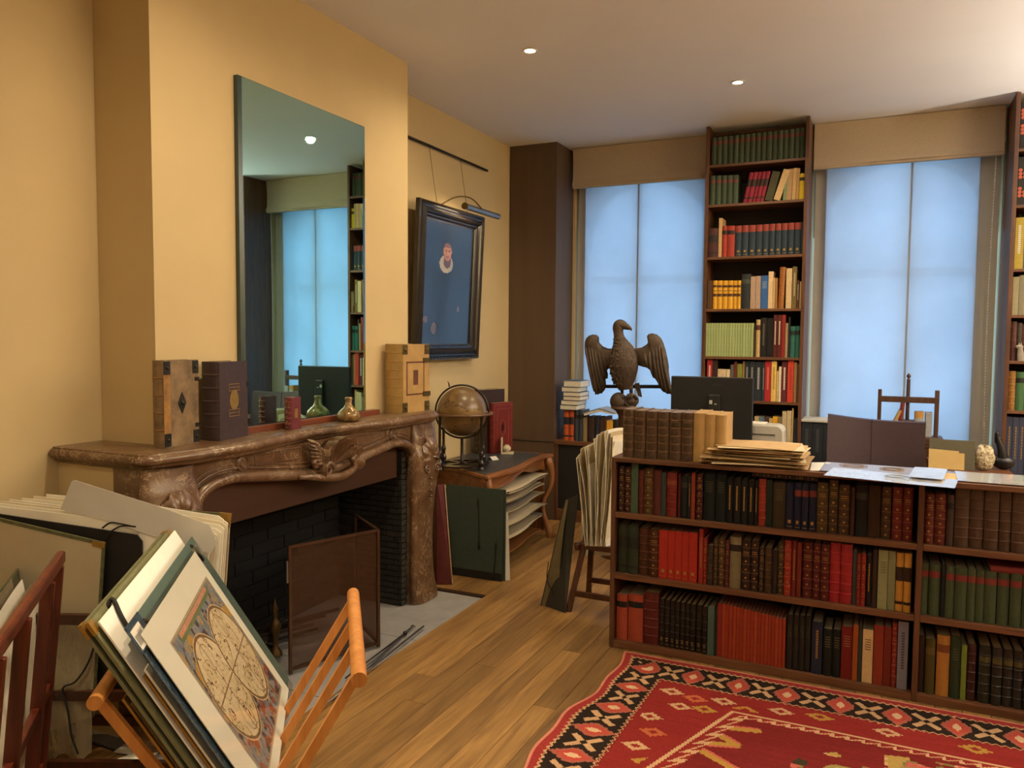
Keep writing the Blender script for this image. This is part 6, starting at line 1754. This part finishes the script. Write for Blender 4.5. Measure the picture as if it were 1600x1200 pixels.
# layers behind it
n1 = -.008
flat(cu0 - .03, cu0 + .25, .05, .62, n1, .003).build('sleeved_card', 'navy_glare', label='dark card in a glaring plastic sleeve just behind the map', cat='card')
u_, s_ = UV(302, 836, -.022); v_, w__ = UV(218, 985, -.022)
gb_ = thing('green_folder', PP(-.2, .55, -.022), 'deep green folder board behind the sleeved map', 'folder')
flat(v_ - .03, u_ - .035, s_ - .002, .60, -.018, .004).build('front_board', 'deep_green_board', gb_)
flat(v_ - .03, u_ - .05, s_ + .02, .60, -.028, .004).build('back_board', 'deep_green_board', gb_)
for uu, ss in ((u_ - .10, s_ + .03), (v_ + .06, s_ + .04)):
    G().tube([PP(uu, ss + .05, -.015), PP(uu - .01, ss, -.008), PP(uu - .015, ss - .02, -.02)], .006, 6).build('ribbon', 'ribbon_black', gb_, smooth=PI)
u2, s2_ = UV(272, 829, -.055); v2, w2 = UV(150, 968, -.055)
wf_ = thing('white_folder', PP(-.2, .55, -.055), 'large off-white board folder behind the green folder', 'folder')
flat(v2, u2, s2_, .60, -.052, .004).build('front_board', 'white_card', wf_)
G().tube(spline([PP(v2 + .12, s2_ + .0, -.07), PP(v2 + .13, s2_ - .012, -.05), PP(v2 + .10, s2_ + .03, -.045), PP(v2 + .09, s2_ + .07, -.045)], 10), .006, 6).build('ribbon', 'ribbon_black', wf_, smooth=PI)
of_ = thing('olive_portfolio', PP(-.2, .55, -.08), 'olive cloth portfolio rearmost in the beech rack', 'portfolio')
for k in range(2):
    flat(v2 - .015, u2 - .002, s2_ - .012 - k * .004, .60, -.066 - k * .016, .007).build(('front_board', 'back_board')[k], 'olive_cloth', of_)
    for uu, du in ((v2 - .017, .03), (u2 - .03, .03)): flat(uu, uu + du, s2_ - .014 - k * .004, s2_ + .02, -.0655 - k * .016, .008).build('corner_mount', 'gold_edge', of_)
# board stack seen by its near edges
for k, (nn_, mt, su) in enumerate(((-.036, 'mat_cream', .09), (-.044, 'gold_edge', .10), (-.100, 'brown_board', .14), (-.108, 'gold_edge', .12))):
    flat(v2 + .015 - k * .004, v2 + .55, su, .63, nn_, .0055).build('mount_board', mt, label=('cream mount board between the folders in the beech rack', 'gilt-edged mount board between the folders in the beech rack', 'brown mount board lowest behind the olive portfolio', 'gilt-edged board lowest behind the olive portfolio')[k], cat='board')
# paper label with barcode-like strip on the sleeve
lb = thing('price_label', PP(cu0 + .02, .05, 0), 'white printed label in a plastic tab at the map sleeve corner', 'label')
lu, ls = UV(232, 985, -.004)
lu0 = cu0 - .045
flat(lu0, lu0 + .12, -.028, .045, -.0045, .0012).build('plastic_tab', 'navy_glare', lb)
flat(lu0 + .012, lu0 + .085, -.012, .040, -.0030, .0012).build('paper', 'board_white', lb)
for k in range(8): flat(lu0 + .018 + k * .007, lu0 + .0205 + k * .007, .004, .030, -.0024, .0004).build('printed_stroke', 'ribbon_black', lb)

# ================================================================== TALL STACK OF PORTFOLIOS AND SHEETS BY THE CHIMNEY BREAST
QA, QB = Vector((-2.82, 1.62, 0)), Vector((-2.00, 2.00, 0))
QE = (QB - QA).normalized(); QN = Vector((-QE.y, QE.x, 0))


def WB(px, py, n=0.0):
    d = W(px, py, z=.5) - EYE; o = QA + QN * n
    return EYE + d * ((o - EYE).dot(QN) / d.dot(QN))


def sheetB(name, pts_, n, th, mat, parent=None, **tags):
    c = [WB(x_, y_, n) for x_, y_ in pts_]
    for q in c: q.x = max(q.x, XW + .006)
    c = [Vector((q.x, q.y, max(q.z, .05))) for q in c]
    k = len(c); g = G(); g.v = [tuple(q) for q in c] + [tuple(q + QN * th) for q in c]
    g.f = [tuple(range(k)), tuple(range(2 * k - 1, k - 1, -1))] + [(i, k + i, k + (i + 1) % k, (i + 1) % k) for i in range(k)]
    return g.build(name, mat, parent, **tags)


wood('rack_dark', hexc('#2c150c'), hexc('#4a2514'), 6, 'z', .35)
rb_ = thing('print_rack', (-2.45, 1.95, 0), 'dark wooden print rack carrying the tall portfolios by the chimney breast', 'rack')
for e0 in (.06, .80):
    for s0, s1 in ((-.16, .14), (.26, -.06)):
        p = QA + QE * e0 + QN * s0; q = QA + QE * e0 + QN * s1
        G().bar((p.x, p.y, 0), (q.x, q.y, .62), .034, .022, QN).build('leg', 'rack_dark', rb_)
for s0, z in ((-.02, .30), (.13, .30), (.12, .58), (-.05, .58), (-.11, .10), (.20, .10)):
    p = QA + QE * .03 + QN * s0; q = QA + QE * .84 + QN * s0
    G().bar((p.x, p.y, z), (q.x, q.y, z), .022, .034).build('rail', 'rack_dark', rb_)
plain('grey_lining', hexc('#b5a788'), .8, var=.05, scale=10); plain('portfolio_black', hexc('#14110d'), .75, var=.2); plain('mottled_green', hexc('#5c5c3c'), .6, var=.4, scale=60)
gf = thing('grey_portfolio', WB(60, 1100), 'grey-lined portfolio board with mottled green edges, nearest of the tall stack', 'portfolio')
sheetB('board', [(-30, 1180), (143, 1120), (160, 851), (-30, 806)], 0, .005, 'grey_lining', gf)
sheetB('edge_binding', [(143, 1120), (146, 1120), (163, 850), (159, 851)], -.002, .009, 'mottled_green', gf)
sheetB('edge_binding', [(-30, 808), (160, 853), (162, 848), (-30, 803)], -.002, .009, 'mottled_green', gf)
sheetB('brass_corner', [(144, 853), (162, 857), (163, 848), (144, 845)], -.003, .011, 'gold_edge', gf)
# clear sleeve hanging on it
t = NT('sleeve_milky'); t.n.remove(t.b)
df = t.add('ShaderNodeBsdfPrincipled'); df.inputs['Base Color'].default_value = (*hexc('#a89a7c'), 1); df.inputs['Roughness'].default_value = .18
f = t.noise(t.coord((1, 1, .3)), 14, 4, .6, 1.2); b__ = t.add('ShaderNodeBump'); b__.inputs['Strength'].default_value = .7; b__.inputs['Distance'].default_value = .03
t.l(f, b__.inputs['Height']); t.l(b__.outputs['Normal'], df.inputs['Normal'])
tp = t.add('ShaderNodeBsdfTransparent'); m = t.add('ShaderNodeMixShader'); m.inputs[0].default_value = .45
t.l(df.outputs[0], m.inputs[1]); t.l(tp.outputs[0], m.inputs[2]); t.l(m.outputs[0], t.out.inputs['Surface'])
c = [WB(-10, 1160, -.02), WB(140, 1180, -.02), WB(146, 985, -.012), WB(96, 965, -.012), WB(-10, 1000, -.015)]


def slv(u, v):
    a = WB(40 + 102 * u, 1185 - 8 * math.sin(u * 14), -.02); b = WB(40 + 106 * u, 985 - 20 * math.sin(PI * u), -.012)
    p = a.lerp(b, v); p.z = max(p.z, .03)
    return p - QN * (.010 * math.sin(u * 17 + 2 * v) * (1 - v) + .004)


g = G().grid(slv, 24, 16)
g.build('plastic_sleeve', 'sleeve_milky', smooth=1.2, label='crinkled clear plastic sleeve hanging on the grey portfolio', cat='sleeve')
G().tube(spline([WB(150, 1000, -.012), WB(138, 1035, -.03), WB(118, 1065, -.035), WB(98, 1076, -.035), WB(106, 1110, -.04), WB(112, 1150, -.04), WB(122, 1178, -.045)], 24), .0035, 6).build('ribbon', 'ribbon_black', gf, smooth=PI)
bf = thing('black_portfolio', WB(100, 1000, .03), 'large black portfolio standing behind the grey-lined one', 'portfolio')
sheetB('board', [(-30, 1130), (222, 1090), (222, 846), (214, 836), (-30, 799)], .03, .006, 'portfolio_black', bf)
G().tube(spline([WB(165, 845, .028), WB(172, 832, .02), WB(190, 822, .02), WB(212, 823, .018)], 12), .003, 6).build('ribbon', 'ribbon_black', bf, smooth=PI)
G().tube(spline([WB(160, 825, .022), WB(172, 817, .02), WB(186, 818, .018), WB(205, 822, .018)], 12), .003, 6).build('ribbon', 'ribbon_black', bf, smooth=PI)
rows = [(-30, 788, 300, 832, 298), (-30, 783, 328, 832, 330), (-8, 782, 338, 830, 335), (14, 780, 345, 826, 340), (34, 778, 350, 820, 345), (52, 775, 353, 815, 348), (72, 772, 349, 806, 346), (85, 776, 356, 812, 352)]
for i, (x0, y0, x1, y1, x2) in enumerate(rows):
    sheetB('print_sheet', [(x0, 1100), (x2 - 12, 1040), (x1, y1 + 6), (x1 - 8, y1), ((x0 + x1) / 2, (y0 + y1) / 2 - 3 - (i % 3)), (x0, y0)], .042 + i * .0075, .0035, ('old_sheet_c', 'mat_cream', 'old_sheet_a')[i % 3], label=f'cream paper board standing in the tall stack, {nth(i + 1)} behind the black portfolio', cat='paper', group='cream boards in the tall stack')
sheetB('white_sheet', [(94, 796), (112, 752), (116, 750), (250, 792), (328, 820), (338, 846), (330, 866), (240, 838), (160, 812)], .0385, .002, 'paper_white2', label='large creased white sheet sticking up above the tall stack', cat='paper')
rf = thing('mottled_folder', WB(200, 1000, .12), 'mottled green-edged folder rearmost in the tall stack', 'folder')
sheetB('board', [(70, 1090), (345, 1040), (360, 806), (69, 784)], .120, .005, 'grey_lining', rf)
sheetB('edge_binding', [(69, 786), (360, 808), (361, 803), (69, 781)], .118, .008, 'mottled_green', rf)
sheetB('brass_corner', [(352, 825), (358, 825), (361, 803), (342, 801)], .117, .010, 'gold_edge', rf)

# ================================================================== DARK RACK AT THE LEFT EDGE
AD = math.radians(46)
DU = Vector((-math.sin(AD), math.cos(AD), 0)); DV = Vector((math.cos(AD), math.sin(AD), 0))
DP = W(94, 872, z=.85); DP0 = Vector((DP.x, DP.y, 0))


def RD(u, v, z): return DP0 + DU * u + DV * v + UP * z


wood('rack_mahogany', hexc('#3a150c'), hexc('#672b18'), 6, 'z', .3)
dr = thing('folding_rack', RD(-.4, -.2, 0), 'dark red-brown folding print rack at the left edge', 'rack')
G().bar(RD(.02, 0, .85), RD(-.85, 0, .85), .026, .040).build('top_rail', 'rack_mahogany', dr, bevel=.008)
tl = .10
for uu, wd in ((-.02, .028), (-.19, .036), (-.50, .036), (-.76, .036)):
    G().bar(RD(uu, -.0, .83), RD(uu, -.83 * tl, 0), wd, .020, DU).build('post', 'rack_mahogany', dr, bevel=.003)
G().bar(RD(.0, -.40 * tl, .45), RD(-.85, -.40 * tl, .45), .022, .03).build('rail', 'rack_mahogany', dr, bevel=.003)
G().bar(RD(.0, -.65 * tl, .20), RD(-.85, -.65 * tl, .20), .022, .03).build('rail', 'rack_mahogany', dr, bevel=.003)
for uu in (-.05, -.25, -.5, -.8):
    G().bar(RD(uu, -.42, .80), RD(uu, -.12, .0), .04, .020, DU).build('post', 'rack_mahogany', dr, bevel=.003)
G().bar(RD(.0, -.42, .80), RD(-.85, -.42, .80), .026, .04).build('top_rail', 'rack_mahogany', dr, bevel=.008)
# its contents: olive folder and sleeved sheets leaning left
DD = DV * .09 + UP * -.996; DD.normalize(); DNn = (DV * .996 + UP * .09).normalized()
DT0 = RD(0, -.20, .90)


def PD(u, s, n): return DT0 + DU * u + DD * s + DNn * n


def flatD(u0, u1, s0, s1, n, th): return G().obox(PD(u0, s0, n - th), DU * (u1 - u0), DD * (s1 - s0), DNn * th)


def UVD(px, py, n):
    d = W(px, py, z=.5) - EYE; o = PD(0, 0, n); p = EYE + d * ((o - EYE).dot(DNn) / d.dot(DNn)); q = p - o
    return q.dot(DU), q.dot(DD)


ue, se = UVD(40, 876, 0); ue -= .03
of2 = thing('olive_folder', PD(-.4, .6, 0), 'olive grey folder with dark bound edges in the dark rack', 'folder')
flatD(-.80, ue, se, .68, 0, .004).build('board', 'olive_board', of2)
flatD(ue - .012, ue + .002, se - .002, .68, .001, .006).build('edge_binding', 'mottled_green', of2); flatD(-.80, ue, se - .003, se + .010, .001, .006).build('edge_binding', 'mottled_green', of2)
for k in range(4):
    nn_ = .012 + k * .012
    u1, s1 = UVD(20 + 14 * k, 900 + 8 * k, nn_)

    def sd(u, v, u1=u1, s1=s1, nn_=nn_, k=k): return PD(-.78 + (u1 + .78) * u, s1 + .012 * math.sin(u * 9 + k) + (.70 - s1) * v, nn_ + .006 * math.sin(v * 8 + u * 12 + k))
    g = G().grid(sd, 20, 14); g.grid(lambda u, v: Vector(sd(1 - u, v)) - DNn * .002, 20, 14)
    g.build('sleeved_sheet', 'sleeve_milky' if k % 2 == 0 else 'old_sheet_c', smooth=1.2, label=f'cream sheet in a crinkled clear sleeve, {nth(k + 1)} from the left in the dark rack', cat='print', group='sleeved sheets in the dark rack')
# torn paper pieces on the floor beneath
for i, (px, py, rx_, ry_, ro) in enumerate(((155, 1142, .10, .05, .5), (218, 1172, .16, .08, .2), (205, 1195, .14, .07, -.3))):
    p = W(px, py, z=.002); sheet('paper_scrap', p.x, p.y, .0012 + i * .0018, rx_, ry_, ro, 'mat_cream', f'cream paper scrap on the floor under the racks, {("left", "middle", "nearest")[i]} one', curl=.002, seed=i)

# ================================================================== KILIM
RX_0, RX_1, RY_0, RY_1 = -1.13, 1.9, 1.35, 3.665


def tri(x): return np.abs((x % 1.0) - .5) * 2


def rug_col(u, v):
    X = u * (RX_1 - RX_0); Y = (1 - v) * (RY_1 - RY_0)          # from the left edge, from the bookcase edge
    XR_ = (RX_1 - RX_0) - X; YB = (RY_1 - RY_0) - Y
    dl = np.minimum(X, XR_); dt = np.minimum(Y, YB)
    d = np.minimum(dl, dt); s = np.where(dl < dt, Y, X)          # s runs along the border
    red = arr('#862824'); dred = arr('#6c1f1d'); blk = arr('#2a1f19'); cr = arr('#c29a72'); tan = arr('#a97f4e'); gold = arr('#a8803a'); pink = arr('#b85c50'); pk2 = arr('#c9806a')
    c = np.tile(red, (len(u), 1)) * (.88 + .24 * pnoise(X * 6, Y * 90, 2)[:, None])
    m = d < .014; c[m] = pk2 * .95
    m = (d >= .014) & (d < .05); c[m] = arr('#963430')
    z1 = .044 + .014 * tri(s / .03); m = (d > z1) & (d < .24); c[m] = blk
    m = (np.abs(d - z1) < .0055); c[m] = cr
    # border motifs
    P = .215; t_ = s % P; mid = .148
    bd = d - mid
    k = t_ - P * .25; star = np.zeros(len(u), bool)
    for sg1 in (-1, 1):
        for sg2 in (-1, 1):
            a = (k * sg1) * .66 + (bd * sg2) * .75; b = -(k * sg1) * .75 + (bd * sg2) * .66
            q = (a > .012) & (a < .072) & (np.abs(b - .002) < .0125); star |= q & (d > .06) & (d < .235)
    c[star] = cr * (.85 + .25 * pnoise(X[star] * 9, Y[star] * 9, 7)[:, None])
    k2 = t_ - P * .75
    hexd = np.abs(k2) * 1.25 + np.maximum(0, np.abs(bd) - .010) * .85
    ser = .012 * tri(bd / .022)
    m = (hexd < .066 + ser * .6) & (d > .055) & (d < .24); c[m] = arr('#a25a48')
    m = (hexd < .048); m &= (d < .24); c[m] = arr('#b5483c')
    m = (hexd < .02) & (d < .24); c[m] = arr('#d2b08a')
    z2 = .236 + .014 * tri(s / .03); m = (np.abs(d - z2) < .0065); c[m] = cr
    m = (d > z2) & (d < z2 + .006); c[m] = dred
    # field: hexagonal medallion outlined with a cream zigzag
    fx = X - .25; fy = Y - .25
    hx = X - 1.52; hy = (Y - 1.16)
    hd = np.maximum(np.abs(hy) / .76, (np.abs(hx) / 1.17 + np.abs(hy) / .76 * .22))
    zz = .035 * tri((X + Y) / .055)
    m = (hd > .985 - 0) & (hd < 1.0) & (d > .27); c[m] = cr
    m = (np.abs(hd - (.93 + zz)) < .010) & (d > .27); c[m] = cr
    ins = (hd < .93) & (d > .27)
    c[ins] = dred * (.95 + .3 * pnoise(X[ins] * 5, Y[ins] * 80, 9)[:, None])
    # corner ornaments outside the medallion
    o = (hd > 1.03) & (d > .275)
    for cx, cy, col in ((.33, .34, cr), (.44, .36, arr('#b5603c')), (.56, .33, cr), (.66, .37, arr('#b07a3a')), (.40, .46, cr), (.50, .44, gold), (.80, .32, cr), (.95, .30, gold), (1.2, .315, cr), (1.5, .31, gold), (.31, .60, cr), (.36, .72, arr('#b5603c')), (.33, .85, cr), (.40, .95, gold)):
        q = np.abs(X - cx) / .052 + np.abs(Y - cy) / .034; st = .18 * tri((X - cx) / .018)
        m = o & (q < 1 + st); c[m] = col; m = o & (q < .45); c[m] = red
    # inner field figures: stepped gold W, flowers and birds
    for (x0, y0, x1, y1) in ((.52, .58, .74, .53), (.52, .58, .68, .68), (.68, .68, .50, .74), (.50, .74, .72, .87)):
        L = np.hypot(x1 - x0, y1 - y0); a = ((X - x0) * (x1 - x0) + (Y - y0) * (y1 - y0)) / L; b = ((X - x0) * (y1 - y0) - (Y - y0) * (x1 - x0)) / L
        m = ins & (a > -.01) & (a < L + .01) & (np.abs(b) < .014 + .006 * tri(a / .03)); c[m] = gold
        m = ins & (a > 0) & (a < L) & (np.abs(b - .018) < .006); c[m] = pink
    n1 = pnoise(X * 9, Y * 9, 61, 3); n2 = pnoise(X * 14, Y * 14, 83, 3); n3 = pnoise(X * 12 + 7, Y * 12, 95, 2)
    core = ins & (np.hypot((X - 1.50) / .62, (Y - .74) / .27) < 1)
    Xq = np.floor(X / .012) * .012; Yq = np.floor(Y / .009) * .009
    n1 = pnoise(Xq * 9, Yq * 9, 61, 3); n2 = pnoise(Xq * 11, Yq * 11, 83, 2); n3 = pnoise(Xq * 10 + 7, Yq * 10, 95, 2)
    m = core & (n1 > .60); c[m] = arr('#a88a4a')
    m = core & (n2 > .66); c[m] = pink
    m = core & (n3 > .70); c[m] = arr('#3a3322')
    m = core & (np.abs(n1 - .60) < .012); c[m] = cr
    m = core & (np.abs(n2 - .66) < .010); c[m] = arr('#7a7240')
    for fx_, fy_ in ((1.06, .70), (1.30, .60), (1.55, .66), (1.82, .60), (1.2, .84), (1.5, .86), (.98, .9)):
        q = np.hypot((X - fx_) / .07, (Y - fy_) / .045); m = ins & (q < 1); c[m] = arr('#8f7f4a'); m = ins & (q < .62); c[m] = arr('#c9a878'); m = ins & (q < .38); c[m] = arr('#a83a34')
    return c * (.9 + .2 * pnoise(X * 220, Y * 220, 17, 1)[:, None])


painted('kilim_wool', .92, .12, .35, 0, 260)


def rug_f(a, b):
    x = RX_0 + (RX_1 - RX_0) * a; y = RY_0 + (RY_1 - RY_0) * b
    if a < .25: x += (.25 - a) / .25 * (.085 * b * b - .03)
    if a < .08: x += (.08 - a) / .08 * (.018 * math.sin(b * 17) + .010 * math.sin(b * 41 + 1) )
    return (x, y, .006 + .0012 * math.sin(x * 9) * math.sin(y * 7))


paint_grid('kilim_rug', rug_f, rug_col, 500, 380, 'kilim_wool', back=.0045, label='red patterned kilim rug with a black star border before the low bookcase', cat='rug')
